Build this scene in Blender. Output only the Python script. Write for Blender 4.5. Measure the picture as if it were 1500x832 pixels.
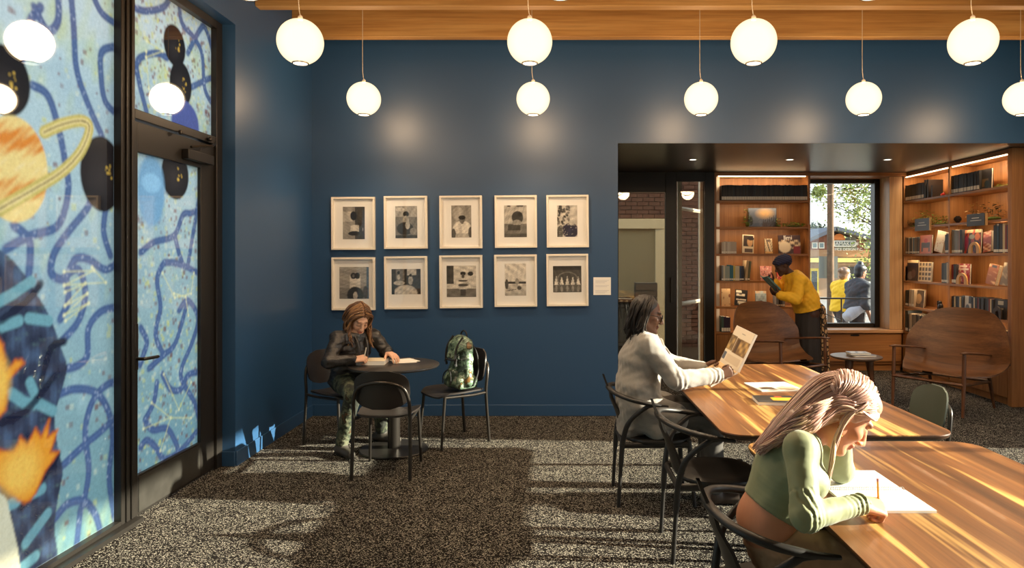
import bpy, bmesh, math, random
import numpy as np
from mathutils import Vector, Matrix, Quaternion
for _o in list(bpy.data.objects):
    bpy.data.objects.remove(_o)
SC = bpy.context.scene
COL = SC.collection
PI = math.pi
random.seed(7)

# ------------------------------------------------------------------ camera
CAM_H = 1.64            # eye height
FPX, VX, VY = 1000.0, 812.0, 376.0   # focal length and vanishing point in a 1500x832 frame
cam_data = bpy.data.cameras.new('camera')
cam = bpy.data.objects.new('camera', cam_data)
COL.objects.link(cam)
cam.location = (0, 0, CAM_H)
cam.rotation_euler = (PI / 2, 0, 0)
cam_data.sensor_width = 36.0
cam_data.lens = FPX / 1500.0 * 36.0
cam_data.shift_x = -(VX - 750.0) / 1500.0
cam_data.shift_y = -(416.0 - VY) / 1500.0
cam_data.clip_start = 0.05
cam_data.clip_end = 300
SC.camera = cam

# ------------------------------------------------------------------ world, sun, exposure
SC.view_settings.view_transform = 'Standard'
SC.view_settings.look = 'None'
SC.view_settings.gamma = 1.0
SC.view_settings.use_curve_mapping = False
SC.view_settings.exposure = 0.24
world = bpy.data.worlds.new('world')
SC.world = world
world.use_nodes = True
wn = world.node_tree
wn.nodes.clear()
w_out = wn.nodes.new('ShaderNodeOutputWorld')
w_bg = wn.nodes.new('ShaderNodeBackground')
w_tc = wn.nodes.new('ShaderNodeTexCoord')
w_sep = wn.nodes.new('ShaderNodeSeparateXYZ')
w_ramp = wn.nodes.new('ShaderNodeValToRGB')
w_ramp.color_ramp.elements[0].position = 0.0
w_ramp.color_ramp.elements[0].color = (0.86, 0.90, 0.92, 1)
w_ramp.color_ramp.elements[1].position = 0.7
w_ramp.color_ramp.elements[1].color = (0.62, 0.76, 0.94, 1)
wn.links.new(w_tc.outputs['Generated'], w_sep.inputs[0])
wn.links.new(w_sep.outputs['Z'], w_ramp.inputs[0])
wn.links.new(w_ramp.outputs[0], w_bg.inputs['Color'])
wn.links.new(w_bg.outputs[0], w_out.inputs[0])
w_bg.inputs['Strength'].default_value = 2.3

SUN_DIR = Vector((-0.95, 0.06, -0.305))
sun_data = bpy.data.lights.new('sun', 'SUN')
sun_data.energy = 21.5
sun_data.color = (1.0, 0.90, 0.72)
sun_data.angle = math.radians(0.7)
sun = bpy.data.objects.new('sun', sun_data)
COL.objects.link(sun)
sun.rotation_euler = SUN_DIR.to_track_quat('-Z', 'Y').to_euler()
sun.location = (9, -2, 6)
LAMP_W = 58.0           # each pendant bulb
STRIP_W = 5.0           # each shelf light strip
SPOT_W = 5.0            # each recessed downlight

# ------------------------------------------------------------------ pixel -> place helpers
def at(px, py, y):
    """point at depth y that the photograph shows at pixel (px, py)"""
    return Vector(((px - VX) / FPX * y, y, CAM_H - (py - VY) / FPX * y))
def on_z(px, py, z=0.0):
    """point at height z that the photograph shows at pixel (px, py)"""
    return at(px, py, (CAM_H - z) * FPX / (py - VY))
def V(*a):
    return Vector(a[0]) if len(a) == 1 else Vector(a)

# ------------------------------------------------------------------ objects and tags
def tag(o, label=None, cat=None, group=None, kind=None):
    if label: o['label'] = label
    if cat: o['category'] = cat
    if group: o['group'] = group
    if kind: o['kind'] = kind
    return o
def thing(name, label, cat, loc=(0, 0, 0), rotz=0.0, group=None):
    o = bpy.data.objects.new(name, None)
    COL.objects.link(o)
    o.empty_display_size = 0.1
    o.location = loc
    o.rotation_euler = (0, 0, rotz)
    return tag(o, label, cat, group)
def copy_tree(o, parent=None):
    c = o.copy()
    COL.objects.link(c)
    c.parent = parent
    for ch in list(o.children):
        copy_tree(ch, c)
    return c

class MB:
    """collects shapes for one mesh object"""
    def __init__(s):
        s.v = []; s.f = []; s.m = []
    def add(s, vs, fs, mi=0):
        n = len(s.v)
        s.v.extend([tuple(x) for x in vs])
        for f in fs:
            s.f.append(tuple(i + n for i in f)); s.m.append(mi)
        return s
    def box(s, x0, x1, y0, y1, z0, z1, mi=0):
        vs = [(x0, y0, z0), (x1, y0, z0), (x1, y1, z0), (x0, y1, z0), (x0, y0, z1), (x1, y0, z1), (x1, y1, z1), (x0, y1, z1)]
        return s.add(vs, [(0, 3, 2, 1), (4, 5, 6, 7), (0, 1, 5, 4), (1, 2, 6, 5), (2, 3, 7, 6), (3, 0, 4, 7)], mi)
    def obox(s, c, ax, ay, az, hx, hy, hz, mi=0):
        c = V(c); ax = V(ax) * hx; ay = V(ay) * hy; az = V(az) * hz
        vs = [c + ax * i + ay * j + az * k for k in (-1, 1) for (i, j) in ((-1, -1), (1, -1), (1, 1), (-1, 1))]
        return s.add(vs, [(0, 3, 2, 1), (4, 5, 6, 7), (0, 1, 5, 4), (1, 2, 6, 5), (2, 3, 7, 6), (3, 0, 4, 7)], mi)
    def tube(s, pts, rad, n=8, mi=0, cap=True, flat=1.0, up=None):
        pts = [V(p) for p in pts]
        if not hasattr(rad, '__len__'): rad = [rad] * len(pts)
        base = len(s.v); prev = None
        for i, p in enumerate(pts):
            t = (pts[min(i + 1, len(pts) - 1)] - pts[max(i - 1, 0)])
            if t.length < 1e-9: t = Vector((0, 0, 1))
            t.normalize()
            if up is not None: a = t.cross(V(up))
            elif prev is None: a = t.cross(Vector((0, 0, 1)) if abs(t.z) < 0.9 else Vector((0, 1, 0)))
            else: a = prev - t * prev.dot(t)
            if a.length < 1e-6: a = t.cross(Vector((1, 0, 0)))
            a.normalize(); prev = a
            b = t.cross(a)
            for k in range(n):
                w = 2 * PI * k / n
                s.v.append(tuple(p + a * (math.cos(w) * rad[i]) + b * (math.sin(w) * rad[i] * flat)))
        for i in range(len(pts) - 1):
            for k in range(n):
                k2 = (k + 1) % n
                s.f.append((base + i * n + k, base + i * n + k2, base + (i + 1) * n + k2, base + (i + 1) * n + k)); s.m.append(mi)
        if cap:
            s.f.append(tuple(base + k for k in reversed(range(n)))); s.m.append(mi)
            e = base + (len(pts) - 1) * n
            s.f.append(tuple(e + k for k in range(n))); s.m.append(mi)
        return s
    def lathe(s, prof, c=(0, 0, 0), n=24, mi=0, cap=True):
        c = V(c); base = len(s.v)
        for r, z in prof:
            for k in range(n):
                w = 2 * PI * k / n
                s.v.append((c.x + r * math.cos(w), c.y + r * math.sin(w), c.z + z))
        for i in range(len(prof) - 1):
            for k in range(n):
                k2 = (k + 1) % n
                s.f.append((base + i * n + k, base + i * n + k2, base + (i + 1) * n + k2, base + (i + 1) * n + k)); s.m.append(mi)
        if cap and prof[0][0] > 1e-4:
            s.f.append(tuple(base + k for k in reversed(range(n)))); s.m.append(mi)
        if cap and prof[-1][0] > 1e-4:
            e = base + (len(prof) - 1) * n
            s.f.append(tuple(e + k for k in range(n))); s.m.append(mi)
        return s
    def prism(s, poly, h, org=(0, 0, 0), ax=(1, 0, 0), ay=(0, 1, 0), mi=0):
        """polygon in the (ax, ay) plane, extruded by h along ax x ay"""
        org = V(org); ax = V(ax); ay = V(ay); az = ax.cross(ay).normalized() * h
        n = len(poly); lo = [org + ax * a + ay * b for a, b in poly]
        return s.add(lo + [p + az for p in lo], [tuple(reversed(range(n))), tuple(range(n, 2 * n))] +
                     [(i, (i + 1) % n, n + (i + 1) % n, n + i) for i in range(n)], mi)
    def grid(s, fn, nu, nv, mi=0, closed_u=False):
        base = len(s.v)
        for j in range(nv + 1):
            for i in range(nu + (0 if closed_u else 1)):
                s.v.append(tuple(fn(i / nu, j / nv)))
        w = nu if closed_u else nu + 1
        for j in range(nv):
            for i in range(nu):
                i2 = (i + 1) % w
                s.f.append((base + j * w + i, base + j * w + i2, base + (j + 1) * w + i2, base + (j + 1) * w + i)); s.m.append(mi)
        return s
    def ball(s, c, rx, ry=None, rz=None, nu=14, nv=9, mi=0):
        ry = ry or rx; rz = rz or rx; c = V(c)
        return s.grid(lambda u, v: c + Vector((rx * math.cos(2 * PI * u) * math.sin(PI * v), ry * math.sin(2 * PI * u) * math.sin(PI * v), -rz * math.cos(PI * v))), nu, nv, mi, True)

def link_mesh(name, me, mats, parent=None, recentre=True, smooth=None, bevel=0.0, segs=2, world=False):
    o = bpy.data.objects.new(name, me)
    COL.objects.link(o)
    for m in (mats if isinstance(mats, (list, tuple)) else [mats]):
        me.materials.append(m)
    if smooth is not None:
        me.polygons.foreach_set('use_smooth', [True] * len(me.polygons))
        if smooth < 170: me.set_sharp_from_angle(angle=math.radians(smooth))
    if parent is not None:
        o.parent = parent
        if world:                       # vertices were given in room coordinates
            top = parent
            while top.parent: top = top.parent
            mw = Matrix.Translation(top.location) @ top.rotation_euler.to_matrix().to_4x4()
            me.transform(mw.inverted())
    elif recentre and len(me.vertices):
        co = np.empty(len(me.vertices) * 3, np.float32); me.vertices.foreach_get('co', co); co = co.reshape(-1, 3)
        lo, hi = co.min(0), co.max(0)
        b = Vector((float(lo[0] + hi[0]) / 2, float(lo[1] + hi[1]) / 2, float(lo[2])))
        me.transform(Matrix.Translation(-b)); o.location = b
    if bevel > 0:
        md = o.modifiers.new('bevel', 'BEVEL'); md.width = bevel; md.segments = segs; md.limit_method = 'ANGLE'; md.angle_limit = math.radians(40)
        md.harden_normals = False
        if smooth is None:
            me.polygons.foreach_set('use_smooth', [True] * len(me.polygons)); me.set_sharp_from_angle(angle=math.radians(35))
    return o
def build(mb, name, mats, parent=None, smooth=None, bevel=0.0, segs=2, world=False, recentre=True):
    me = bpy.data.meshes.new(name)
    me.from_pydata(mb.v, [], mb.f)
    me.update()
    if any(mb.m): me.polygons.foreach_set('material_index', mb.m)
    return link_mesh(name, me, mats, parent, recentre, smooth, bevel, segs, world)
def struct(o):
    o['kind'] = 'structure'
    return o
def spline(pts, n=8):
    """Catmull-Rom through the points"""
    pts = [V(p) for p in pts]; out = []
    for i in range(len(pts) - 1):
        p0 = pts[max(i - 1, 0)]; p1 = pts[i]; p2 = pts[i + 1]; p3 = pts[min(i + 2, len(pts) - 1)]
        for k in range(n):
            t = k / n
            out.append(0.5 * ((2 * p1) + (p2 - p0) * t + (2 * p0 - 5 * p1 + 4 * p2 - p3) * t * t + (3 * p1 - p0 - 3 * p2 + p3) * t ** 3))
    out.append(pts[-1])
    return out
def round_rect(hx, hy, r, n=6):
    out = []
    for cx, cy, a0 in ((hx - r, hy - r, 0), (-hx + r, hy - r, 90), (-hx + r, -hy + r, 180), (hx - r, -hy + r, 270)):
        for k in range(n + 1):
            a = math.radians(a0 + 90 * k / n)
            out.append((cx + r * math.cos(a), cy + r * math.sin(a)))
    return out

# ------------------------------------------------------------------ materials
def lin(r, g, b):
    f = lambda c: (c / 255 / 12.92) if c / 255 <= 0.04045 else ((c / 255 + 0.055) / 1.055) ** 2.4
    return (f(r), f(g), f(b))
def _new(name):
    m = bpy.data.materials.new(name); m.use_nodes = True
    nt = m.node_tree; b = nt.nodes['Principled BSDF']
    return m, nt, b
def _coords(nt, scale=(1, 1, 1), kind='Object'):
    tc = nt.nodes.new('ShaderNodeTexCoord'); mp = nt.nodes.new('ShaderNodeMapping')
    mp.inputs['Scale'].default_value = scale
    nt.links.new(tc.outputs[kind], mp.inputs[0])
    return mp.outputs[0]
def _noise(nt, vec, scale, detail=3, rough=0.55):
    n = nt.nodes.new('ShaderNodeTexNoise'); n.inputs['Scale'].default_value = scale
    n.inputs['Detail'].default_value = detail; n.inputs['Roughness'].default_value = rough
    nt.links.new(vec, n.inputs['Vector'])
    return n.outputs['Fac']
def _ramp(nt, fac, stops, interp='LINEAR'):
    r = nt.nodes.new('ShaderNodeValToRGB'); r.color_ramp.interpolation = interp
    e = r.color_ramp.elements
    e[0].position, e[0].color = stops[0][0], (*stops[0][1], 1)
    e[1].position, e[1].color = stops[1][0], (*stops[1][1], 1)
    for p, c in stops[2:]:
        x = e.new(p); x.color = (*c, 1)
    nt.links.new(fac, r.inputs[0])
    return r.outputs[0]
def _bump(nt, b, fac, strength, dist=0.01):
    bp = nt.nodes.new('ShaderNodeBump'); bp.inputs['Strength'].default_value = strength; bp.inputs['Distance'].default_value = dist
    nt.links.new(fac, bp.inputs['Height']); nt.links.new(bp.outputs[0], b.inputs['Normal'])
def mat(name, c, rough=0.5, metal=0.0, spec=0.5, var=0.0, vscale=8.0, bump=0.0, bscale=60.0, coat=0.0, stretch=(1, 1, 1), sheen=0.0):
    m, nt, b = _new(name)
    b.inputs['Base Color'].default_value = (*c, 1); b.inputs['Roughness'].default_value = rough
    b.inputs['Metallic'].default_value = metal; b.inputs['Specular IOR Level'].default_value = spec
    b.inputs['Coat Weight'].default_value = coat; b.inputs['Sheen Weight'].default_value = sheen
    if var > 0:
        v = _coords(nt, stretch); f = _noise(nt, v, vscale)
        lo = tuple(x * (1 - var) for x in c); hi = tuple(min(1, x * (1 + var)) for x in c)
        nt.links.new(_ramp(nt, f, [(0.3, lo), (0.7, hi)]), b.inputs['Base Color'])
    if bump > 0:
        v = _coords(nt, stretch); _bump(nt, b, _noise(nt, v, bscale, 4), bump)
    return m
def wood(name, dark, mid, light, along='X', scale=1.0, rough=0.4, sap=None, coat=0.0, spec=0.5, planks=0.0):
    """grain runs along one axis of the object"""
    m, nt, b = _new(name)
    st = {'X': (0.35, 6, 6), 'Y': (6, 0.22, 6), 'Z': (6, 6, 0.35)}[along]
    v = _coords(nt, tuple(x * scale for x in st))
    f1 = _noise(nt, v, 1.6, 6, 0.62)
    col = _ramp(nt, f1, [(0.30, dark), (0.50, mid), (0.72, light)])
    st2 = {'X': (1, 40, 40), 'Y': (40, 1, 40), 'Z': (40, 40, 1)}[along]
    f2 = _noise(nt, _coords(nt, tuple(x * scale for x in st2)), 2.2, 3)
    mx = nt.nodes.new('ShaderNodeMixRGB'); mx.blend_type = 'MULTIPLY'; mx.inputs[0].default_value = 0.55
    nt.links.new(col, mx.inputs[1]); nt.links.new(_ramp(nt, f2, [(0.3, (0.55, 0.5, 0.45)), (0.6, (1, 1, 1))]), mx.inputs[2])
    out = mx.outputs[0]
    if sap:                         # broad pale sapwood bands between the boards
        st3 = {'X': (0.05, 1, 1), 'Y': (1, 0.05, 1), 'Z': (1, 1, 0.05)}[along]
        f3 = _noise(nt, _coords(nt, tuple(x * scale for x in st3)), 9.0, 3, 0.55)
        m2 = nt.nodes.new('ShaderNodeMixRGB'); nt.links.new(_ramp(nt, f3, [(0.535, (0, 0, 0)), (0.60, (1, 1, 1))]), m2.inputs[0])
        nt.links.new(out, m2.inputs[1])
        m3 = nt.nodes.new('ShaderNodeMixRGB'); m3.blend_type = 'MULTIPLY'; m3.inputs[0].default_value = 0.35
        m3.inputs[1].default_value = (*sap, 1); nt.links.new(_ramp(nt, f2, [(0.3, (0.55, 0.5, 0.45)), (0.6, (1, 1, 1))]), m3.inputs[2])
        nt.links.new(m3.outputs[0], m2.inputs[2]); out = m2.outputs[0]
    if planks > 0:                  # boards of differing tone side by side
        sx = nt.nodes.new('ShaderNodeSeparateXYZ'); nt.links.new(_coords(nt), sx.inputs[0])
        dv = nt.nodes.new('ShaderNodeMath'); dv.operation = 'DIVIDE'; dv.inputs[1].default_value = planks; nt.links.new(sx.outputs['Y' if along == 'X' else 'X'], dv.inputs[0])
        fl_ = nt.nodes.new('ShaderNodeMath'); fl_.operation = 'FLOOR'; nt.links.new(dv.outputs[0], fl_.inputs[0])
        wn_ = nt.nodes.new('ShaderNodeTexWhiteNoise'); wn_.noise_dimensions = '1D'; nt.links.new(fl_.outputs[0], wn_.inputs['W'])
        m4 = nt.nodes.new('ShaderNodeMixRGB'); m4.blend_type = 'MULTIPLY'; m4.inputs[0].default_value = 1.0
        nt.links.new(out, m4.inputs[1]); nt.links.new(_ramp(nt, wn_.outputs['Value'], [(0.0, (0.72, 0.70, 0.68)), (1.0, (1.25, 1.22, 1.15))]), m4.inputs[2]); out = m4.outputs[0]
    nt.links.new(out, b.inputs['Base Color'])
    b.inputs['Roughness'].default_value = rough; b.inputs['Coat Weight'].default_value = coat
    b.inputs['Specular IOR Level'].default_value = spec
    _bump(nt, b, f2, 0.08, 0.004)
    return m
def vcol(name, rough=0.5, spec=0.4, bump=0.0, sss=0.0):
    """colour from the mesh's own 'Col' attribute (flat print, skin)"""
    m, nt, b = _new(name)
    a = nt.nodes.new('ShaderNodeVertexColor'); a.layer_name = 'Col'
    nt.links.new(a.outputs['Color'], b.inputs['Base Color'])
    b.inputs['Roughness'].default_value = rough; b.inputs['Specular IOR Level'].default_value = spec
    if sss > 0:
        b.inputs['Subsurface Weight'].default_value = sss; b.inputs['Subsurface Radius'].default_value = (0.012, 0.005, 0.003); b.inputs['Subsurface Scale'].default_value = 0.5
    if bump > 0: _bump(nt, b, _noise(nt, _coords(nt), 120, 3), bump)
    return m
def emit(name, c, s):
    m = bpy.data.materials.new(name); m.use_nodes = True; nt = m.node_tree; nt.nodes.clear()
    o = nt.nodes.new('ShaderNodeOutputMaterial'); e = nt.nodes.new('ShaderNodeEmission')
    e.inputs[0].default_value = (*c, 1); e.inputs[1].default_value = s
    nt.links.new(e.outputs[0], o.inputs[0])
    return m
def glass_pane(name, tint=(1, 1, 1), refl=0.08, rough=0.0):
    """clear flat pane: lets light straight through and mirrors a little"""
    m = bpy.data.materials.new(name); m.use_nodes = True; nt = m.node_tree; nt.nodes.clear()
    o = nt.nodes.new('ShaderNodeOutputMaterial'); t = nt.nodes.new('ShaderNodeBsdfTransparent'); g = nt.nodes.new('ShaderNodeBsdfGlossy')
    mx = nt.nodes.new('ShaderNodeMixShader'); fr = nt.nodes.new('ShaderNodeLayerWeight'); fr.inputs[0].default_value = 0.5
    pw = nt.nodes.new('ShaderNodeMath'); pw.operation = 'POWER'; pw.inputs[1].default_value = 5.0
    ad = nt.nodes.new('ShaderNodeMath'); ad.operation = 'MULTIPLY_ADD'; ad.inputs[1].default_value = 1 - refl; ad.inputs[2].default_value = refl
    nt.links.new(fr.outputs['Facing'], pw.inputs[0])
    t.inputs[0].default_value = (*tint, 1); g.inputs['Roughness'].default_value = rough
    nt.links.new(pw.outputs[0], ad.inputs[0]); nt.links.new(ad.outputs[0], mx.inputs[0])
    nt.links.new(t.outputs[0], mx.inputs[1]); nt.links.new(g.outputs[0], mx.inputs[2]); nt.links.new(mx.outputs[0], o.inputs[0])
    return m
def globe_glass(name, c, s, clear):
    """lit opal glass: glows, and lets part of the bulb's light through"""
    m = bpy.data.materials.new(name); m.use_nodes = True; nt = m.node_tree; nt.nodes.clear()
    o = nt.nodes.new('ShaderNodeOutputMaterial'); t = nt.nodes.new('ShaderNodeBsdfTransparent'); e = nt.nodes.new('ShaderNodeEmission')
    mx = nt.nodes.new('ShaderNodeMixShader'); mx.inputs[0].default_value = clear
    lw = nt.nodes.new('ShaderNodeLayerWeight'); lw.inputs[0].default_value = 0.35
    nt.links.new(_ramp(nt, lw.outputs['Facing'], [(0.15, c), (0.95, (c[0] * 0.95, c[1] * 0.80, c[2] * 0.58))]), e.inputs[0])
    e.inputs[1].default_value = s
    nt.links.new(e.outputs[0], mx.inputs[1]); nt.links.new(t.outputs[0], mx.inputs[2]); nt.links.new(mx.outputs[0], o.inputs[0])
    return m
def carpet_mat(name):
    m, nt, b = _new(name)
    tc = nt.nodes.new('ShaderNodeTexCoord'); mp = nt.nodes.new('ShaderNodeMapping'); mp.inputs['Scale'].default_value = (0.75, 1.2, 1)
    nt.links.new(tc.outputs['Object'], mp.inputs[0])
    vo = nt.nodes.new('ShaderNodeTexVoronoi'); vo.inputs['Scale'].default_value = 250.0
    nt.links.new(mp.outputs[0], vo.inputs['Vector'])
    sp = nt.nodes.new('ShaderNodeSeparateColor'); nt.links.new(vo.outputs['Color'], sp.inputs[0])
    n1 = _noise(nt, _coords(nt), 9, 3)
    ad = nt.nodes.new('ShaderNodeMath'); ad.operation = 'MULTIPLY_ADD'; ad.inputs[1].default_value = 0.25
    nt.links.new(n1, ad.inputs[0]); nt.links.new(sp.outputs[0], ad.inputs[2])
    col = _ramp(nt, ad.outputs[0], [(0.70, lin(21, 17, 15)), (0.88, lin(34, 28, 25)), (0.955, lin(45, 39, 35)), (0.99, lin(180, 174, 160))])
    nt.links.new(col, b.inputs['Base Color'])
    b.inputs['Roughness'].default_value = 0.95; b.inputs['Specular IOR Level'].default_value = 0.1; b.inputs['Sheen Weight'].default_value = 0.0
    _bump(nt, b, vo.outputs['Distance'], 0.6, 0.01)
    return m
def film_mat(name):
    """printed window film: paint lit by daylight from behind and by the room in front, under glass"""
    m = bpy.data.materials.new(name); m.use_nodes = True; nt = m.node_tree; nt.nodes.clear()
    o = nt.nodes.new('ShaderNodeOutputMaterial'); a = nt.nodes.new('ShaderNodeVertexColor'); a.layer_name = 'Col'
    d = nt.nodes.new('ShaderNodeBsdfDiffuse'); t = nt.nodes.new('ShaderNodeBsdfTranslucent'); g = nt.nodes.new('ShaderNodeBsdfGlossy')
    g.inputs['Roughness'].default_value = 0.02
    sp = _noise(nt, _coords(nt), 55, 4, 0.7)
    mc = nt.nodes.new('ShaderNodeMixRGB'); mc.blend_type = 'OVERLAY'; mc.inputs[0].default_value = 0.25
    nt.links.new(a.outputs['Color'], mc.inputs[1]); nt.links.new(sp, mc.inputs[2])
    nt.links.new(mc.outputs[0], d.inputs[0]); nt.links.new(mc.outputs[0], t.inputs[0])
    m1 = nt.nodes.new('ShaderNodeMixShader'); m1.inputs[0].default_value = 0.72
    nt.links.new(d.outputs[0], m1.inputs[1]); nt.links.new(t.outputs[0], m1.inputs[2])
    fr = nt.nodes.new('ShaderNodeFresnel'); fr.inputs[0].default_value = 1.9
    m2 = nt.nodes.new('ShaderNodeMixShader'); nt.links.new(fr.outputs[0], m2.inputs[0])
    nt.links.new(m1.outputs[0], m2.inputs[1]); nt.links.new(g.outputs[0], m2.inputs[2]); nt.links.new(m2.outputs[0], o.inputs[0])
    return m
def pattern_mat(name, c1, c2, scale, rough=0.8):
    m, nt, b = _new(name)
    vo = nt.nodes.new('ShaderNodeTexVoronoi'); vo.inputs['Scale'].default_value = scale; vo.feature = 'DISTANCE_TO_EDGE'
    nt.links.new(_coords(nt), vo.inputs['Vector'])
    nt.links.new(_ramp(nt, vo.outputs['Distance'], [(0.10, c1), (0.16, c2)]), b.inputs['Base Color'])
    b.inputs['Roughness'].default_value = rough
    return m

BLUE = mat('blue_paint', lin(33, 71, 108), 0.42, spec=0.9, bump=0.02, bscale=240)
CARPET = carpet_mat('speckled_carpet')
BLACKMETAL = mat('black_aluminium', lin(40, 37, 34), 0.38, metal=0.3, spec=0.5)
DARKCEIL = mat('dark_ceiling_paint', lin(70, 68, 66), 0.32, spec=0.5)
TIMBER = wood('fir_timber', lin(152, 106, 54), lin(178, 132, 72), lin(196, 156, 96), 'X', 0.8, 0.5)
WALNUT = wood('walnut_table', lin(74, 46, 26), lin(116, 75, 42), lin(152, 104, 60), 'Y', 1.0, 0.33, sap=lin(214, 168, 100), coat=0.08, planks=0.093)
OAKZ = wood('oak_upright', lin(144, 94, 52), lin(170, 116, 66), lin(188, 134, 82), 'Z', 1.0, 0.45)
OAKX = wood('oak_level_x', lin(144, 94, 52), lin(170, 116, 66), lin(188, 134, 82), 'X', 1.0, 0.45)
OAKY = wood('oak_level_y', lin(144, 94, 52), lin(170, 116, 66), lin(188, 134, 82), 'Y', 1.0, 0.45)
SHELLWOOD = wood('walnut_shell', lin(82, 52, 30), lin(114, 75, 44), lin(138, 95, 58), 'Y', 1.0, 0.40)
CHAIRWOOD = wood('walnut_frame', lin(70, 42, 24), lin(96, 60, 36), lin(120, 78, 48), 'Z', 1.0, 0.4)
BLACKWOOD = mat('black_stained_wood', lin(29, 26, 24), 0.45, spec=0.5, var=0.2, vscale=20)
DARKPLY = mat('dark_shell_plastic', lin(38, 33, 30), 0.38, spec=0.5)
STEELDARK = mat('dark_steel_tube', lin(62, 58, 54), 0.3, metal=0.7)
WHITEPAINT = mat('white_paint', lin(232, 226, 214), 0.5)
FRAMEWOOD = mat('white_frame_lacquer', lin(238, 228, 210), 0.4)
PAPER = mat('white_paper', lin(240, 236, 226), 0.7)
MATBOARD = mat('mat_board', lin(252, 248, 240), 0.75)
PAGES = mat('page_block', lin(226, 214, 190), 0.8, var=0.1, vscale=60)
PRINT = vcol('photo_print', 0.55, 0.3)
COVERART = vcol('cover_print', 0.4, 0.5)
PICGLASS = glass_pane('picture_glass', (1, 1, 1), 0.05)
CLEAR = glass_pane('clear_glass', (0.96, 0.98, 0.97), 0.05)
TINT = glass_pane('tinted_glass', (0.74, 0.71, 0.63), 0.10)
FILM = film_mat('painted_window_film')
GLOBE = globe_glass('opal_glass', (1.0, 0.87, 0.63), 1.38, 0.28)
BULB = emit('lamp_opening', (1.0, 0.93, 0.80), 3.0)
LED = emit('led_strip', (1.0, 0.72, 0.42), 5.0)
CORD = mat('pale_cord', lin(210, 196, 170), 0.6)
CONCRETE = mat('pavement_concrete', lin(118, 115, 110), 0.9, var=0.2, vscale=3)
ASPHALT = mat('asphalt', lin(105, 105, 106), 0.9, var=0.2, vscale=3)
BRICKM = mat('brown_brick', lin(96, 62, 50), 0.9, var=0.35, vscale=6)
MORTAR = mat('mortar', lin(120, 108, 96), 0.95)
LEAF = mat('green_leaf', lin(122, 154, 58), 0.5, var=0.4, vscale=9)
# ------------------------------------------------------------------ flat print: colour per vertex on a fine grid
class Paint:
    """a picture in (x, y) units painted onto grid points"""
    def __init__(s, X, Y, base):
        s.X = X; s.Y = Y
        s.C = np.empty(X.shape + (3,), np.float32); s.C[:] = base
    def mix(s, a, c):
        a = np.clip(a, 0, 1)[..., None]
        c = np.asarray(c, np.float32)
        s.C = s.C * (1 - a) + c * a
    def ell(s, cx, cy, rx, ry, c, rot=0.0, soft=0.12, op=1.0):
        ca, sa = math.cos(rot), math.sin(rot)
        x = (s.X - cx) * ca + (s.Y - cy) * sa; y = -(s.X - cx) * sa + (s.Y - cy) * ca
        d = np.sqrt((x / rx) ** 2 + (y / ry) ** 2)
        s.mix((1 + soft / 2 - d) / soft * op, c)
    def ring(s, cx, cy, rx, ry, w, c, rot=0.0, soft=0.06, op=1.0):
        ca, sa = math.cos(rot), math.sin(rot)
        x = (s.X - cx) * ca + (s.Y - cy) * sa; y = -(s.X - cx) * sa + (s.Y - cy) * ca
        d = np.abs(np.sqrt((x / rx) ** 2 + (y / ry) ** 2) - 1)
        s.mix((w - d) / soft * op, c)
    def rect(s, x0, x1, y0, y1, c, op=1.0):
        s.mix(((s.X >= x0) & (s.X <= x1) & (s.Y >= y0) & (s.Y <= y1)).astype(np.float32) * op, c)
    def poly(s, pts, c, op=1.0):
        ins = np.zeros(s.X.shape, bool); n = len(pts)
        for i in range(n):
            x0, y0 = pts[i]; x1, y1 = pts[(i + 1) % n]
            if y0 == y1: continue
            cr = ((s.Y < y0) != (s.Y < y1)) & (s.X < (x1 - x0) * (s.Y - y0) / (y1 - y0) + x0)
            ins ^= cr
        s.mix(ins.astype(np.float32) * op, c)
    def line(s, pts, w, c, soft=0.3, op=1.0):
        for (x0, y0), (x1, y1) in zip(pts[:-1], pts[1:]):
            lo = (min(x0, x1) - 2 * w, min(y0, y1) - 2 * w); hi = (max(x0, x1) + 2 * w, max(y0, y1) + 2 * w)
            sel = (s.X > lo[0]) & (s.X < hi[0]) & (s.Y > lo[1]) & (s.Y < hi[1])
            if not sel.any(): continue
            dx, dy = x1 - x0, y1 - y0; l2 = dx * dx + dy * dy + 1e-12
            px = s.X[sel] - x0; py = s.Y[sel] - y0
            t = np.clip((px * dx + py * dy) / l2, 0, 1)
            d = np.hypot(px - t * dx, py - t * dy)
            a = np.clip((w - d) / (w * soft), 0, 1)[:, None] * op
            s.C[sel] = s.C[sel] * (1 - a) + np.asarray(c, np.float32) * a
    def dots(s, n, box, r0, r1, c, rng, op=1.0):
        for _ in range(n):
            x = rng.uniform(box[0], box[1]); y = rng.uniform(box[2], box[3]); r = rng.uniform(r0, r1)
            sel = (np.abs(s.X - x) < r) & (np.abs(s.Y - y) < r)
            if sel.any():
                k = op * rng.uniform(0.5, 1)
                s.C[sel] = s.C[sel] * (1 - k) + np.asarray(c, np.float32) * k
    def grain(s, amt, rng, cells=1):
        n = rng.normal(0, amt, s.X.shape).astype(np.float32)
        s.C *= (1 + n)[..., None]
def vnoise(x, y, z=0.0, seed=0):
    """smooth noise from summed sines, about -1..1"""
    r = np.random.RandomState(seed); o = 0
    for i in range(5):
        k = r.normal(0, 1, 3); k /= np.linalg.norm(k); f = 1.0 * 1.55 ** i
        o = o + np.sin((x * k[0] + y * k[1] + z * k[2]) * f * 2.2 + r.uniform(0, 6.28)) / 1.35 ** i
    return o / 2.6
def set_colors(me, cols):
    a = me.color_attributes.new('Col', 'FLOAT_COLOR', 'POINT')
    c = np.ones((len(me.vertices), 4), np.float32); c[:, :3] = np.clip(cols, 0, 1)
    a.data.foreach_set('color', c.ravel())
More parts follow.
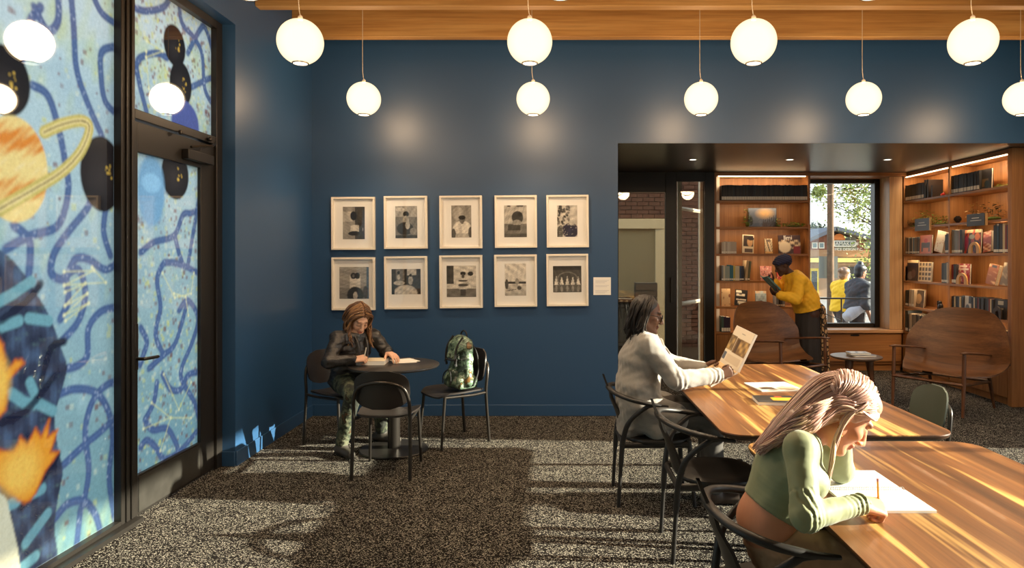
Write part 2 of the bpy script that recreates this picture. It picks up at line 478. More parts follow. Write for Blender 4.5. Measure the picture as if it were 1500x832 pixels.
def print_panel(name, org, ax, ay, w, h, nx, ny, painter, m, parent=None, world=False, aspect_units=True):
    """a flat printed sheet: painter(Paint) works in x 0..w/h*1, y 0..1 (y up)"""
    org = V(org); ax = V(ax).normalized(); ay = V(ay).normalized()
    gx, gy = np.meshgrid(np.linspace(0, 1, nx + 1), np.linspace(0, 1, ny + 1))
    p = Paint(gx * (w / h), gy, (0.8, 0.8, 0.8)); painter(p)
    A = np.array(ax); B = np.array(ay)
    co = np.array(org)[None, None] + gx[..., None] * w * A + gy[..., None] * h * B
    me = grid_mesh(name, co)
    set_colors(me, p.C.reshape(-1, 3))
    return link_mesh(name, me, m, parent, world=world)
def grid_mesh(name, co):
    ny, nx = co.shape[:2]
    idx = np.arange(nx * ny).reshape(ny, nx)
    q = np.stack([idx[:-1, :-1], idx[:-1, 1:], idx[1:, 1:], idx[1:, :-1]], -1).reshape(-1, 4)
    return np_mesh(name, co.reshape(-1, 3), q)
def np_mesh(name, co, quads):
    me = bpy.data.meshes.new(name)
    me.vertices.add(len(co)); me.vertices.foreach_set('co', np.ascontiguousarray(co, np.float32).ravel())
    n = len(quads)
    me.loops.add(n * 4); me.loops.foreach_set('vertex_index', np.ascontiguousarray(quads, np.int32).ravel())
    me.polygons.add(n); me.polygons.foreach_set('loop_start', np.arange(0, n * 4, 4, dtype=np.int32))
    me.update(calc_edges=True); me.validate()
    return me

# ------------------------------------------------------------------ soft solids for bodies and clothes
class Solid:
    """smooth union of tapered limbs and ellipsoids on a grid, meshed as one continuous surface"""
    def __init__(s):
        s.p = []; s.clips = []; s.warp = None
    def cone(s, a, b, ra, rb=None, k=0.02, lat=None, w=1.0, sub=False):
        """tapered limb a-b; lat/w widen the section along lat"""
        s.p.append(('c', np.array(a, float), np.array(b, float), ra, ra if rb is None else rb, k, None if lat is None else np.array(V(lat).normalized()), w, sub)); return s
    def ell(s, c, r, axes=None, k=0.02, sub=False):
        A = np.eye(3) if axes is None else np.array([list(V(a).normalized()) for a in axes])
        s.p.append(('e', np.array(c, float), np.array(r, float), A, k, sub)); return s
    def rbox(s, c, hs, rad, axes=None, k=0.02, sub=False):
        A = np.eye(3) if axes is None else np.array([list(V(a).normalized()) for a in axes])
        s.p.append(('b', np.array(c, float), np.array(hs, float), A, k, sub, rad)); return s
    def clip(s, pt, n):
        s.clips.append((np.array(pt, float), np.array(V(n).normalized()))); return s
    def mesh(s, name, h, pad=0.03):
        lo = np.full(3, 1e9); hi = -lo
        bb = []
        for p in s.p:
            if p[0] == 'c':
                r = max(p[3], p[4]) * max(1, p[7]); l = np.minimum(p[1], p[2]) - r; u = np.maximum(p[1], p[2]) + r; k = p[5]; sub = p[8]
            else:
                e = np.sqrt(((p[3] * p[2][:, None]) ** 2).sum(0)); l = p[1] - e; u = p[1] + e; k = p[4]; sub = p[5]
            bb.append((l, u, k))
            if not sub: lo = np.minimum(lo, l); hi = np.maximum(hi, u)
        lo -= pad; hi += pad
        n = np.ceil((hi - lo) / h).astype(int) + 1
        ax = [lo[i] + h * np.arange(n[i]) for i in range(3)]
        F = np.full(n, 0.25, np.float32)
        for p, (l, u, k) in zip(s.p, bb):
            m = k + 2 * h + 0.012
            i0 = np.clip(np.floor((l - m - lo) / h).astype(int), 0, n - 1); i1 = np.clip(np.ceil((u + m - lo) / h).astype(int) + 1, 1, n)
            if (i1 <= i0).any(): continue
            x = ax[0][i0[0]:i1[0], None, None]; y = ax[1][None, i0[1]:i1[1], None]; z = ax[2][None, None, i0[2]:i1[2]]
            if p[0] == 'c':
                a, b, ra, rb, k, lat, w, sub = p[1:]
                qx, qy, qz = x - a[0], y - a[1], z - a[2]; d = b - a
                if lat is not None:
                    dt = (qx * lat[0] + qy * lat[1] + qz * lat[2]) * (1 - 1 / w)
                    qx = qx - dt * lat[0]; qy = qy - dt * lat[1]; qz = qz - dt * lat[2]
                    d = d - lat * d.dot(lat) * (1 - 1 / w)
                t = np.clip((qx * d[0] + qy * d[1] + qz * d[2]) / (d.dot(d) + 1e-12), 0, 1)
                D = np.sqrt((qx - t * d[0]) ** 2 + (qy - t * d[1]) ** 2 + (qz - t * d[2]) ** 2) - (ra + (rb - ra) * t)
            elif p[0] == 'b':
                c, r, A, k, sub, rad = p[1:]
                qx, qy, qz = x - c[0], y - c[1], z - c[2]
                q = [np.abs(qx * A[i][0] + qy * A[i][1] + qz * A[i][2]) - (r[i] - rad) for i in range(3)]
                D = np.sqrt(np.maximum(q[0], 0) ** 2 + np.maximum(q[1], 0) ** 2 + np.maximum(q[2], 0) ** 2) + np.minimum(np.maximum(np.maximum(q[0], q[1]), q[2]), 0) - rad
            else:
                c, r, A, k, sub = p[1:]
                qx, qy, qz = x - c[0], y - c[1], z - c[2]
                k0 = 0; k1 = 0
                for i in range(3):
                    q = qx * A[i][0] + qy * A[i][1] + qz * A[i][2]
                    k0 = k0 + (q / r[i]) ** 2; k1 = k1 + (q / r[i] ** 2) ** 2
                k0 = np.sqrt(k0); k1 = np.sqrt(k1) + 1e-9
                D = k0 * (k0 - 1) / k1
            sl = (slice(i0[0], i1[0]), slice(i0[1], i1[1]), slice(i0[2], i1[2]))
            G = F[sl]; D = D.astype(np.float32)
            if sub:
                hh = np.clip(0.5 - 0.5 * (G + D) / k, 0, 1)
                F[sl] = G * (1 - hh) - D * hh + k * hh * (1 - hh)
            else:
                hh = np.clip(0.5 + 0.5 * (G - D) / k, 0, 1)
                F[sl] = G * (1 - hh) + D * hh - k * hh * (1 - hh)
        gx, gy, gz = ax[0][:, None, None], ax[1][None, :, None], ax[2][None, None, :]
        if s.warp is not None:
            near = np.abs(F) < 0.05
            I = np.nonzero(near)
            F[I] += s.warp(ax[0][I[0]], ax[1][I[1]], ax[2][I[2]]).astype(np.float32)
        for pt, nn in s.clips:
            F = np.maximum(F, ((gx - pt[0]) * nn[0] + (gy - pt[1]) * nn[1] + (gz - pt[2]) * nn[2]).astype(np.float32))
        F[0] = F[-1] = 0.2; F[:, 0] = F[:, -1] = 0.2; F[:, :, 0] = F[:, :, -1] = 0.2
        return surface_nets(name, F, lo, h)
def surface_nets(name, F, lo, h):
    S = F < 0
    n = F.shape
    cnt = np.zeros((n[0] - 1, n[1] - 1, n[2] - 1), np.int8)
    for a in (0, 1):
        for b in (0, 1):
            for c in (0, 1):
                cnt += S[a:n[0] - 1 + a, b:n[1] - 1 + b, c:n[2] - 1 + c]
    act = (cnt > 0) & (cnt < 8)
    I = np.argwhere(act)
    vid = np.full(cnt.shape, -1, np.int32); vid[act] = np.arange(len(I))
    cor = [(a, b, c) for a in (0, 1) for b in (0, 1) for c in (0, 1)]
    val = [F[I[:, 0] + a, I[:, 1] + b, I[:, 2] + c] for a, b, c in cor]
    acc = np.zeros((len(I), 3)); num = np.zeros(len(I))
    for i in range(8):
        for j in range(i + 1, 8):
            if sum(abs(cor[i][q] - cor[j][q]) for q in range(3)) != 1: continue
            m = (val[i] < 0) != (val[j] < 0)
            t = np.where(m, val[i] / (val[i] - val[j] + 1e-20), 0)
            pa = np.array(cor[i]); pb = np.array(cor[j])
            acc += np.where(m[:, None], pa + t[:, None] * (pb - pa), 0); num += m
    co = lo + h * (I + acc / np.maximum(num, 1)[:, None])
    quads = []
    for axis in range(3):
        o1, o2 = [(1, 2), (2, 0), (0, 1)][axis]
        sh = [slice(None)] * 3; sh2 = [slice(None)] * 3
        sh[axis] = slice(0, -1); sh2[axis] = slice(1, None)
        A = S[tuple(sh)]; B = S[tuple(sh2)]
        E = np.argwhere(A != B)
        ok = (E[:, o1] > 0) & (E[:, o2] > 0) & (E[:, o1] < n[o1] - 1) & (E[:, o2] < n[o2] - 1)
        E = E[ok]
        if not len(E): continue
        ins = A[tuple(E.T)]
        def cell(d1, d2):
            c = E.copy(); c[:, o1] += d1; c[:, o2] += d2
            return vid[tuple(c.T)]
        q = np.stack([cell(-1, -1), cell(0, -1), cell(0, 0), cell(-1, 0)], -1)
        q[~ins] = q[~ins][:, ::-1]
        quads.append(q)
    return np_mesh(name, co, np.concatenate(quads))
def solid_obj(s, name, h, mats, parent, colour=None):
    me = s.mesh(name, h)
    if colour is not None:
        co = np.empty(len(me.vertices) * 3, np.float32); me.vertices.foreach_get('co', co)
        set_colors(me, colour(co.reshape(-1, 3)))
    return link_mesh(name, me, mats, parent, smooth=180, world=True)
def text_mesh(txt, size, org, ax, ay, name, m, parent=None, world=False, depth=0.0, spacing=1.0):
    cu = bpy.data.curves.new('txt', 'FONT'); cu.body = txt; cu.size = size; cu.extrude = depth; cu.space_character = spacing
    cu.align_x = 'CENTER'; cu.align_y = 'CENTER'
    o = bpy.data.objects.new('txt', cu); COL.objects.link(o)
    dg = bpy.context.evaluated_depsgraph_get()
    me = bpy.data.meshes.new_from_object(o.evaluated_get(dg))
    bpy.data.objects.remove(o)
    ax = V(ax).normalized(); ay = V(ay).normalized(); az = ax.cross(ay)
    M = Matrix((ax, ay, az)).transposed().to_4x4(); M.translation = V(org)
    me.transform(M)
    return link_mesh(name, me, m, parent, world=world)
# ================================================================== THE ROOM
LX, BY, RX, FY = -2.50, 7.04, 5.70, -3.0     # left wall, back wall, right wall, wall behind the camera
HD, CEIL = 2.81, 4.45                         # head of the alcove opening, deck height
NY, NX0, NX1, NC = 9.60, 0.60, 5.42, 2.83     # alcove: back plane, left side, right side, ceiling
OPX = 0.655                                   # left edge of the alcove opening
WIN_E = 5.80                                  # last window ends here
WIN_H = 2.95                                  # head of the windows on the sunny side

fl = MB(); fl.box(LX - 0.3, RX + 0.1, FY, 10.2, -0.2, 0.0)
struct(build(fl, 'floor', CARPET, recentre=False))
# back wall with the alcove opening
w = MB(); w.box(LX - 0.3, OPX, BY, BY + 0.2, 0, CEIL); w.box(OPX, RX + 0.2, BY, BY + 0.2, HD, CEIL); w.box(5.36, RX + 0.2, BY, BY + 0.2, 0, HD)
struct(build(w, 'wall_back', BLUE, recentre=False))
JAMB, RECTOP = 5.35, 3.46
w = MB(); w.box(LX - 0.3, LX, JAMB, BY, 0, CEIL); w.box(LX - 0.3, LX, FY, JAMB, RECTOP, CEIL)
struct(build(w, 'wall_left', BLUE, recentre=False))
b = MB(); b.box(LX, LX + 0.014, JAMB, BY, 0, 0.115); b.box(LX - 0.1, LX, JAMB - 0.014, JAMB, 0, 0.115)
struct(build(b, 'baseboard_left', BLUE, recentre=False, bevel=0.003))
b = MB(); b.box(LX + 0.014, OPX, BY - 0.014, BY, 0, 0.115)
struct(build(b, 'baseboard_back', BLUE, recentre=False, bevel=0.003))
# sunny side: windows from floor to WIN_H with slim mullions, solid above
w = MB(); w.box(RX, RX + 0.2, FY, BY, WIN_H, CEIL); w.box(RX, RX + 0.2, WIN_E, BY + 0.5, 0, WIN_H); w.box(RX, RX + 0.2, FY, -2.7, 0, WIN_H)
struct(build(w, 'wall_right', BLUE, recentre=False))
wf = MB(); wf.box(RX + 0.05, RX + 0.15, -2.7, WIN_E, 0, 0.09); wf.box(RX + 0.05, RX + 0.15, -2.7, WIN_E, WIN_H - 0.05, WIN_H)
for y in (-2.7, -1.3, 0.1, 1.5, 2.9, 4.3, WIN_E - 0.07):
    wf.box(RX + 0.05, RX + 0.15, y, y + 0.07, 0.09, WIN_H - 0.05)
win1 = struct(build(wf, 'window_1', BLACKMETAL, recentre=False))
g = MB(); g.box(RX + 0.09, RX + 0.10, -2.7, WIN_E, 0.09, WIN_H - 0.05)
build(g, 'window_pane', CLEAR, win1)
w = MB(); w.box(LX - 0.3, RX + 0.2, FY - 0.2, FY, 0, CEIL)
struct(build(w, 'wall_front', mat('pale_wall', lin(190, 180, 165), 0.8), recentre=False))
# ceiling deck and fir beams
c = MB(); c.box(LX - 0.3, RX + 0.2, FY - 0.2, BY + 0.2, CEIL, CEIL + 0.15)
struct(build(c, 'ceiling', TIMBER, recentre=False))
BEAM_Z = 3.735
for i, y in enumerate((5.70, 6.50, 4.90, 4.10, 3.30, 2.50, 1.70, 0.9, 0.1)):
    m = MB(); m.box(LX, RX, y, y + 0.10, BEAM_Z, CEIL)
    struct(build(m, 'trim_%d' % (i + 1), TIMBER, recentre=False, bevel=0.004))
# ------------------------------------------------------------------ alcove shell
w = MB(); w.box(NX0 - 0.1, NX0, BY + 0.2, NY + 0.1, 0, NC)
struct(build(w, 'wall_alcove_left', DARKCEIL, recentre=False))
w = MB(); w.box(5.36, RX + 0.2, BY + 0.2, 10.3, 0, 3.0)
struct(build(w, 'wall_alcove_right', DARKCEIL, recentre=False))
c = MB(); c.box(NX0 - 0.1, RX + 0.2, BY + 0.2, 10.3, NC, NC + 0.1); c.box(OPX, RX, BY, BY + 0.2, HD - 0.001, HD + 0.001)
struct(build(c, 'ceiling_alcove', DARKCEIL, recentre=False))
# window wall of the alcove: wall round the window, black frame, pane
WX0, WX1, WZ0, WZ1, WY = 3.66, 4.80, 0.60, 2.78, 10.10
w = MB(); w.box(2.2, WX0, WY, WY + 0.2, 0, 3.0); w.box(WX1, 5.5, WY, WY + 0.2, 0, 3.0); w.box(WX0, WX1, WY, WY + 0.2, 0, WZ0); w.box(WX0, WX1, WY, WY + 0.2, WZ1, 3.0)
struct(build(w, 'wall_alcove_back', OAKZ, recentre=False))
f = MB(); t = 0.055
f.box(WX0, WX0 + t, WY - 0.01, WY + 0.1, WZ0, WZ1); f.box(WX1 - 0.075, WX1, WY - 0.03, WY + 0.1, WZ0, WZ1)
f.box(WX0 + t, WX1 - 0.075, WY - 0.01, WY + 0.1, WZ0, WZ0 + t); f.box(WX0 + t, WX1 - 0.075, WY - 0.01, WY + 0.1, WZ1 - t, WZ1)
win2 = struct(build(f, 'window_2', BLACKMETAL, recentre=False))
g = MB(); g.box(WX0 + t, WX1 - 0.075, WY + 0.05, WY + 0.06, WZ0 + t, WZ1 - t)
build(g, 'window_pane', CLEAR, win2)
# oak lining of the window bay
j = MB(); j.box(WX1 + 0.002, 4.985, 9.78, WY - 0.002, 0.6, 2.8); 
struct(build(j, 'trim_10', wood('pale_oak_jamb', lin(176, 136, 96), lin(196, 156, 112), lin(212, 174, 130), 'Z'), recentre=False))
j = MB(); j.box(3.61, 4.985, 9.66, WY - 0.002, 2.785, NC)
struct(build(j, 'trim_11', OAKX, recentre=False))
# window bench
bench = thing('window_bench', 'oak window bench with drawer front under the alcove window', 'bench', (4.3, 9.9, 0))
m = MB(); m.box(3.612, 4.985, 9.80, WY - 0.004, 0.10, 0.55)
build(m, 'carcass', OAKX, bench, world=True)
m = MB(); m.box(3.63, 4.97, 9.77, 9.80, 0.14, 0.53); dr = build(m, 'drawer_front', OAKX, bench, world=True, bevel=0.003)
m = MB(); m.box(4.24, 4.36, 9.762, 9.775, 0.505, 0.528); build(m, 'pull', BLACKMETAL, dr, world=True)
m = MB(); m.box(3.612, 4.985, 9.74, WY - 0.004, 0.55, 0.595); build(m, 'seat_board', wood('bench_top', lin(186, 140, 98), lin(204, 160, 118), lin(222, 182, 138), 'X'), bench, world=True, bevel=0.004)
m = MB(); m.box(3.612, 4.985, 9.84, WY - 0.004, 0.0, 0.10); build(m, 'plinth', OAKX, bench, world=True)

# ------------------------------------------------------------------ glazed entrance at the left of the alcove
d1 = MB()
Y0, Y1 = NY, NY + 0.09
def fr(px0, px1, z0, z1, y0=Y0, y1=Y1, mb=None):
    (mb or d1).box((px0 - VX) / FPX * NY, (px1 - VX) / FPX * NY, y0, y1, z0, z1)
fr(876, 906, 0, NC); fr(975, 991, 0, NC); fr(1033, 1047, 0, NC)
fr(906, 975, 2.55, NC); fr(991, 1033, 2.70, NC); fr(906, 975, 0, 0.26); fr(991, 1033, 0, 0.16)
door1 = struct(build(d1, 'door_1', BLACKMETAL, recentre=False, bevel=0.004))
g = MB(); fr(906, 975, 0.26, 2.55, NY + 0.05, NY + 0.056, g)
build(g, 'glass_pane', TINT, door1)
g = MB(); fr(991, 1033, 0.16, 2.70, NY + 0.05, NY + 0.056, g)
build(g, 'glass_pane', TINT, door1)
g = MB(); fr(982, 985, 1.0, 1.35, NY - 0.045, NY - 0.02, g); fr(982, 985, 1.02, 1.05, NY - 0.04, NY, g); fr(982, 985, 1.3, 1.33, NY - 0.04, NY, g)
build(g, 'door_handle', STEELDARK, door1)
# vestibule glazing that runs outward behind the second pane
vest = MB()
for y in (9.95, 10.75):
    x = 1.80 if y < 10 else 2.28
    vest.box(x, x + 0.06, y, y + 0.06, -0.1, 2.9)
vest.box(2.30, 2.36, 9.75, 9.83, -0.1, 2.9)
vest.tube([(1.83, 9.98, 0.95), (2.31, 10.78, 0.95)], 0.03, 6); vest.tube([(1.83, 9.98, 2.35), (2.31, 10.78, 2.35)], 0.03, 6)
struct(build(vest, 'window_3', mat('mullion_sun_tint', lin(226, 222, 212), 0.3), recentre=False))  # pale colour carries the sunlight that should fall on these mullions

# ------------------------------------------------------------------ storefront with the painted film on the left
SX = -2.60            # face of the frame
fm = MB()
def sf(y0, y1, z0, z1, x0=SX - 0.12, x1=SX, mi=0):
    fm.box(x0, x1, y0, y1, z0, z1, mi)
sf(4.10, 4.235, 0.0, RECTOP); sf(5.26, JAMB, 0.0, RECTOP)
sf(-0.5, 4.10, 0.0, 0.05); sf(-0.5, 4.10, RECTOP - 0.06, RECTOP); sf(4.235, 5.26, RECTOP - 0.06, RECTOP); sf(4.235, 5.26, 2.50, 2.56)
sf(2.0, 2.10, 0.05, RECTOP - 0.06); sf(-0.6, -0.5, 0, RECTOP)
fm.box(SX, SX + 0.055, -0.5, 4.235, 0.0, 0.028); fm.box(SX, SX + 0.012, 4.135, 4.15, 0.03, RECTOP); fm.box(SX, SX + 0.012, 4.185, 4.2, 0.03, RECTOP)
fm.box(LX - 0.3, LX - 0.1, FY, -0.6, 0, RECTOP)
win4 = struct(build(fm, 'window_4', BLACKMETAL, recentre=False, bevel=0.004))
# door leaf: stiles, rails, kick plate, hinge cover, lever, closer
DX0, DX1 = SX - 0.08, SX - 0.02
door2 = thing('door_2', None, None, (SX - 0.05, 4.75, 0)); door2['kind'] = 'structure'
m = MB(); m.box(DX0, DX1, 4.24, 4.295, 0.012, 2.49); m.box(DX0, DX1, 5.06, 5.255, 0.012, 2.49); m.box(DX0, DX1, 4.295, 5.06, 2.30, 2.49); m.box(DX0, DX1, 4.295, 5.06, 0.012, 0.265)
build(m, 'door_frame', BLACKMETAL, door2, world=True, bevel=0.003)
m = MB(); m.box(DX1, DX1 + 0.004, 4.30, 5.04, 0.03, 0.25); build(m, 'kick_plate', mat('scuffed_plate', lin(66, 64, 60), 0.35, metal=0.5, var=0.3, vscale=6), door2, world=True)
m = MB(); m.box(DX1, DX1 + 0.008, 4.256, 4.288, 0.93, 1.22); hp = build(m, 'lock_plate', BLACKMETAL, door2, world=True, bevel=0.002)
m = MB(); m.tube([(DX1, 4.272, 1.0), (DX1 + 0.055, 4.272, 1.0), (DX1 + 0.06, 4.29, 1.0), (DX1 + 0.06, 4.41, 0.995)], 0.011, 8)
build(m, 'lever', BLACKMETAL, hp, world=True, smooth=50)
m = MB(); m.box(DX1, DX1 + 0.05, 4.80, 5.16, 2.33, 2.40); cl = build(m, 'closer', BLACKMETAL, door2, world=True, bevel=0.005)
m = MB(); m.tube([(DX1 + 0.04, 4.85, 2.42), (DX1 + 0.09, 5.05, 2.46), (SX + 0.02, 5.2, 2.50)], 0.01, 6); m.ball((SX + 0.015, 5.12, 2.52), 0.018); m.ball((SX + 0.015, 4.72, 2.5), 0.016)
build(m, 'closer_arm', STEELDARK, cl, world=True)

# ------------------------------------------------------------------ painted film (flat print on the glass)
GX = SX - 0.045
def wallpt(px, py):          # where the line of sight through a pixel meets the glass: (y, z)
    y = GX / ((px - VX) / FPX)
    return (y, CAM_H - (py - VY) / FPX * y)
def wl(pts): return [wallpt(*p) for p in pts]
def wspl(pts, n=7): return [(p.x, p.y) for p in spline([(a, b, 0) for a, b in wl(pts)], n)]
ROPE = lin(80, 104, 148); BLK = lin(38, 34, 34); GOLD = lin(238, 196, 84)
SKY1, SKY2 = np.array(lin(200, 222, 226)), np.array(lin(128, 170, 174))
def pe(P, px, py, rx, ry, c, **k):      # an ellipse given in photo pixels
    y, z = wallpt(px, py); P.ell(y, z, abs(wallpt(px + rx, py)[0] - wallpt(px - rx, py)[0]) / 2, ry * y / FPX, c, **k)
def mural(P):
    rng = np.random.RandomState(3)
    t = np.clip((P.Y - 0.3) / 2.9, 0, 1)[..., None]
    P.C = (SKY2 * (1 - t) + SKY1 * t).astype(np.float32)
    n = vnoise(P.X * 2.2, P.Y * 1.6, seed=5); n2 = vnoise(P.X * 5, P.Y * 4, seed=9)
    P.mix(np.clip(n - 0.25, 0, 1) * 0.7, lin(126, 168, 192)); P.mix(np.clip(n2 - 0.25, 0, 1) * 0.9, lin(196, 212, 140)); P.mix(np.clip(-n2 - 0.5, 0, 1) * 0.6, lin(205, 236, 240))
    box = (P.X.min(), P.X.max(), P.Y.min(), P.Y.max())
    P.dots(380, box, 0.006, 0.015, lin(222, 232, 205), rng, 0.6); P.dots(200, box, 0.006, 0.018, lin(214, 216, 120), rng, 0.6); P.dots(240, box, 0.006, 0.016, lin(124, 76, 72), rng, 0.75)
    ropes = [[(103, -20), (108, 40), (112, 100), (128, 150), (150, 200)], [(135, -10), (150, 20), (178, 40)], [(176, 68), (150, 75), (148, 110), (155, 150), (178, 172)],
             [(48, 125), (70, 140), (85, 185), (95, 235), (100, 280), (85, 330), (45, 345), (8, 365)], [(20, 330), (42, 350), (44, 380), (40, 420)],
             [(132, 290), (128, 305), (100, 340), (80, 370), (75, 400), (95, 408), (110, 380), (130, 380), (155, 395), (176, 380)],
             [(155, 305), (152, 340), (162, 375)], [(95, 405), (115, 395), (125, 430), (115, 470), (90, 500)], [(97, 408), (100, 440), (88, 468)],
             [(178, 450), (150, 455), (130, 480), (128, 520), (115, 535), (98, 540)], [(178, 560), (160, 562), (140, 580), (128, 610), (125, 640), (130, 690), (122, 740)],
             [(80, 580), (110, 570), (140, 575), (158, 600), (165, 640), (160, 700), (168, 760)], [(178, 602), (150, 630), (120, 655), (92, 682)], [(80, 760), (100, 738), (125, 735), (142, 760), (150, 800)], [(118, 745), (112, 800), (108, 832)],
             [(60, 10), (45, 30), (40, 60), (30, 90)], [(85, -10), (85, 30), (70, 45), (50, 10)],
             # door and transom
             [(198, 12), (215, 16), (240, 10), (252, -10)], [(262, -10), (266, 32), (284, 55), (296, 80), (300, 130), (313, 155)], [(275, 78), (292, 45), (300, 40), (310, 70), (314, 100)], [(198, 105), (205, 85), (230, 78), (245, 85)], [(280, 128), (300, 118), (315, 112)], [(200, 100), (206, 130), (215, 165)],
             [(206, 370), (225, 355), (255, 345), (268, 315), (280, 312), (300, 305)], [(256, 345), (262, 370), (268, 388)], [(240, 385), (255, 385), (275, 392), (300, 405)], [(238, 388), (230, 410), (235, 450), (228, 490), (240, 520)],
             [(206, 480), (215, 500), (210, 520), (205, 535)], [(218, 540), (240, 520), (258, 500), (275, 440)], [(262, 455), (275, 440), (290, 465), (282, 500), (266, 540), (268, 560), (285, 590), (292, 620)], [(290, 545), (275, 550), (265, 570), (250, 570), (238, 548)],
             [(214, 620), (225, 630), (245, 628), (258, 650), (262, 665)], [(206, 655), (215, 645), (228, 655), (240, 672), (262, 662), (290, 630)], [(298, 260), (290, 300), (275, 390)], [(230, 560), (225, 590), (212, 615)]]
    for r in ropes:
        q = wspl(r); P.line(q, 0.028, ROPE, 0.3, 0.85); P.line(q, 0.010, lin(104, 130, 170), 0.8, 0.35)
    for r in ropes:
        q = wspl(r, 4)
        for (a_, b_) in q:
            if rng.rand() < 0.45: P.dots(2, (a_ - 0.025, a_ + 0.025, b_ - 0.025, b_ + 0.025), 0.004, 0.007, lin(196, 212, 226), rng, 0.6)
    # dark ovals
    for px, py, rx, ry, rot in ((8, 118, 38, 52, 0), (150, 255, 31, 55, 0), (256, 67, 16, 30, 0.1), (265, 124, 16, 34, -0.1), (257, 256, 20, 36, 0)):
        pe(P, px, py, rx, ry, BLK, rot=rot, soft=0.05); pe(P, px - rx * 0.1, py + ry * 0.1, rx * 0.55, ry * 0.5, lin(58, 52, 50), soft=0.9, op=0.6)
        y, z = wallpt(px + rx * 0.3, py); P.dots(9, (y - 0.03, y + 0.03, z - 0.05, z + 0.05), 0.004, 0.008, GOLD, rng)
    pe(P, 272, 182, 20, 34, lin(84, 98, 160), soft=0.1); pe(P, 222, 280, 20, 55, lin(126, 174, 206), soft=0.2, op=0.9); pe(P, 222, 268, 14, 14, lin(150, 200, 230), soft=0.3)
    # ringed planet
    cy, cz = wallpt(22, 248); R = 78 * cy / FPX
    ry = abs(wallpt(72, 248)[0] - wallpt(-30, 248)[0]) / 2
    dd = np.sqrt(((P.X - cy) / ry) ** 2 + ((P.Y - cz) / R) ** 2)
    band = vnoise((P.X - cy) * 5, (P.Y - cz) * 17 - (P.X - cy) * 9, seed=21)
    base = np.array(lin(244, 218, 140)) * np.ones_like(P.C)
    a = np.clip(band * 1.5 - 0.25, 0, 1)[..., None]; base = base * (1 - a) + np.array(lin(226, 138, 50)) * a
    a = np.clip(-band * 1.4 - 0.2, 0, 1)[..., None]; base = base * (1 - a) + np.array(lin(252, 240, 200)) * a
    a = np.clip((1.02 - dd) / 0.04, 0, 1)[..., None]; P.C = P.C * (1 - a) + base.astype(np.float32) * a
    ringpts = wspl([(-20, 318), (10, 300), (45, 280), (90, 252), (118, 222), (131, 188), (120, 177), (92, 182), (64, 194)], 9)
    P.line(ringpts, 0.038, lin(206, 190, 104), 0.3); P.line(ringpts, 0.020, lin(240, 220, 150), 0.6); P.line(ringpts, 0.006, lin(120, 104, 60), 0.5, 0.8)
    # seated blue figure with flames
    fig = wspl([(-60, 340), (0, 366), (28, 392), (50, 425), (72, 462), (90, 510), (98, 540), (88, 580), (80, 610), (84, 650), (92, 690), (85, 730), (80, 770), (76, 850), (-60, 850)], 5)
    P.poly(fig, lin(60, 68, 88))
    sel = np.zeros(P.X.shape, bool); Q = Paint(P.X, P.Y, (0, 0, 0)); Q.poly(fig, (1, 1, 1)); msk = Q.C[..., 0]
    nn = vnoise(P.X * 16, P.Y * 16, seed=31); n3 = vnoise(P.X * 42, P.Y * 42, seed=32)
    P.mix(msk * np.clip(nn, 0, 1) * 0.9, lin(88, 112, 142)); P.mix(msk * np.clip(-nn - 0.2, 0, 1), lin(28, 30, 52)); P.mix(msk * np.clip(n3 - 0.5, 0, 1), lin(110, 140, 130))
    for q in ([(-20, 452), (20, 430), (46, 412)], [(4, 478), (28, 470)], [(42, 466), (72, 470)], [(16, 576), (36, 590), (50, 592)], [(44, 560), (50, 575)], [(58, 592), (78, 602)], [(10, 742), (62, 716)], [(38, 795), (70, 752)], [(28, 835), (52, 815)]):
        P.line(wl(q), 0.032, lin(118, 170, 178), 0.2)
    for q in ([(0, 470), (40, 440), (60, 415)], [(60, 560), (75, 510), (95, 500)], [(0, 620), (40, 600), (80, 550)], [(30, 745), (70, 690), (85, 665)]):
        P.line(wspl(q), 0.028, lin(32, 36, 56), 0.5, 0.65)
    for fl_ in ([(-30, 640), (8, 600), (10, 560), (35, 532), (22, 528), (8, 545), (4, 505), (-30, 480)],
                [(-20, 655), (20, 662), (30, 640), (40, 652), (52, 628), (60, 640), (72, 615), (70, 640), (84, 630), (74, 662), (86, 662), (66, 690), (52, 722), (36, 736), (16, 722), (-20, 690)]):
        pl = wspl(fl_ + fl_[:1], 2)
        P.poly(pl, lin(244, 164, 54)); P.line(pl, 0.016, lin(214, 106, 40), 0.9, 0.6)
    pe(P, 30, 690, 28, 32, lin(253, 200, 92), soft=0.9); pe(P, -2, 560, 16, 34, lin(253, 200, 92), soft=0.9)
    P.poly(wspl([(-60, 700), (0, 722), (14, 750), (26, 850), (-60, 850)], 4), lin(226, 220, 186))
    # constellations
    for q in ([(95, 428), (125, 415), (95, 448), (128, 430), (94, 462), (130, 444), (96, 470)], [(94, 398), (138, 396), (94, 418), (155, 414), (135, 392)], [(214, 75), (218, 130)], [(215, 60), (238, 75), (214, 84)],
              [(238, 400), (256, 436), (280, 430), (284, 400)], [(240, 548), (262, 600), (280, 560)], [(222, 590), (250, 612), (280, 612)], [(250, 612), (235, 660)], [(210, 628), (250, 612)], [(255, 430), (272, 435), (276, 462)]):
        q = wl(q); P.line(q, 0.005, lin(232, 232, 160), 0.5, 0.8)
        for (a_, b_) in q: P.ell(a_, b_, 0.011, 0.011, lin(240, 240, 190), soft=0.4)
    P.grain(0.05, rng); P.C *= 0.84
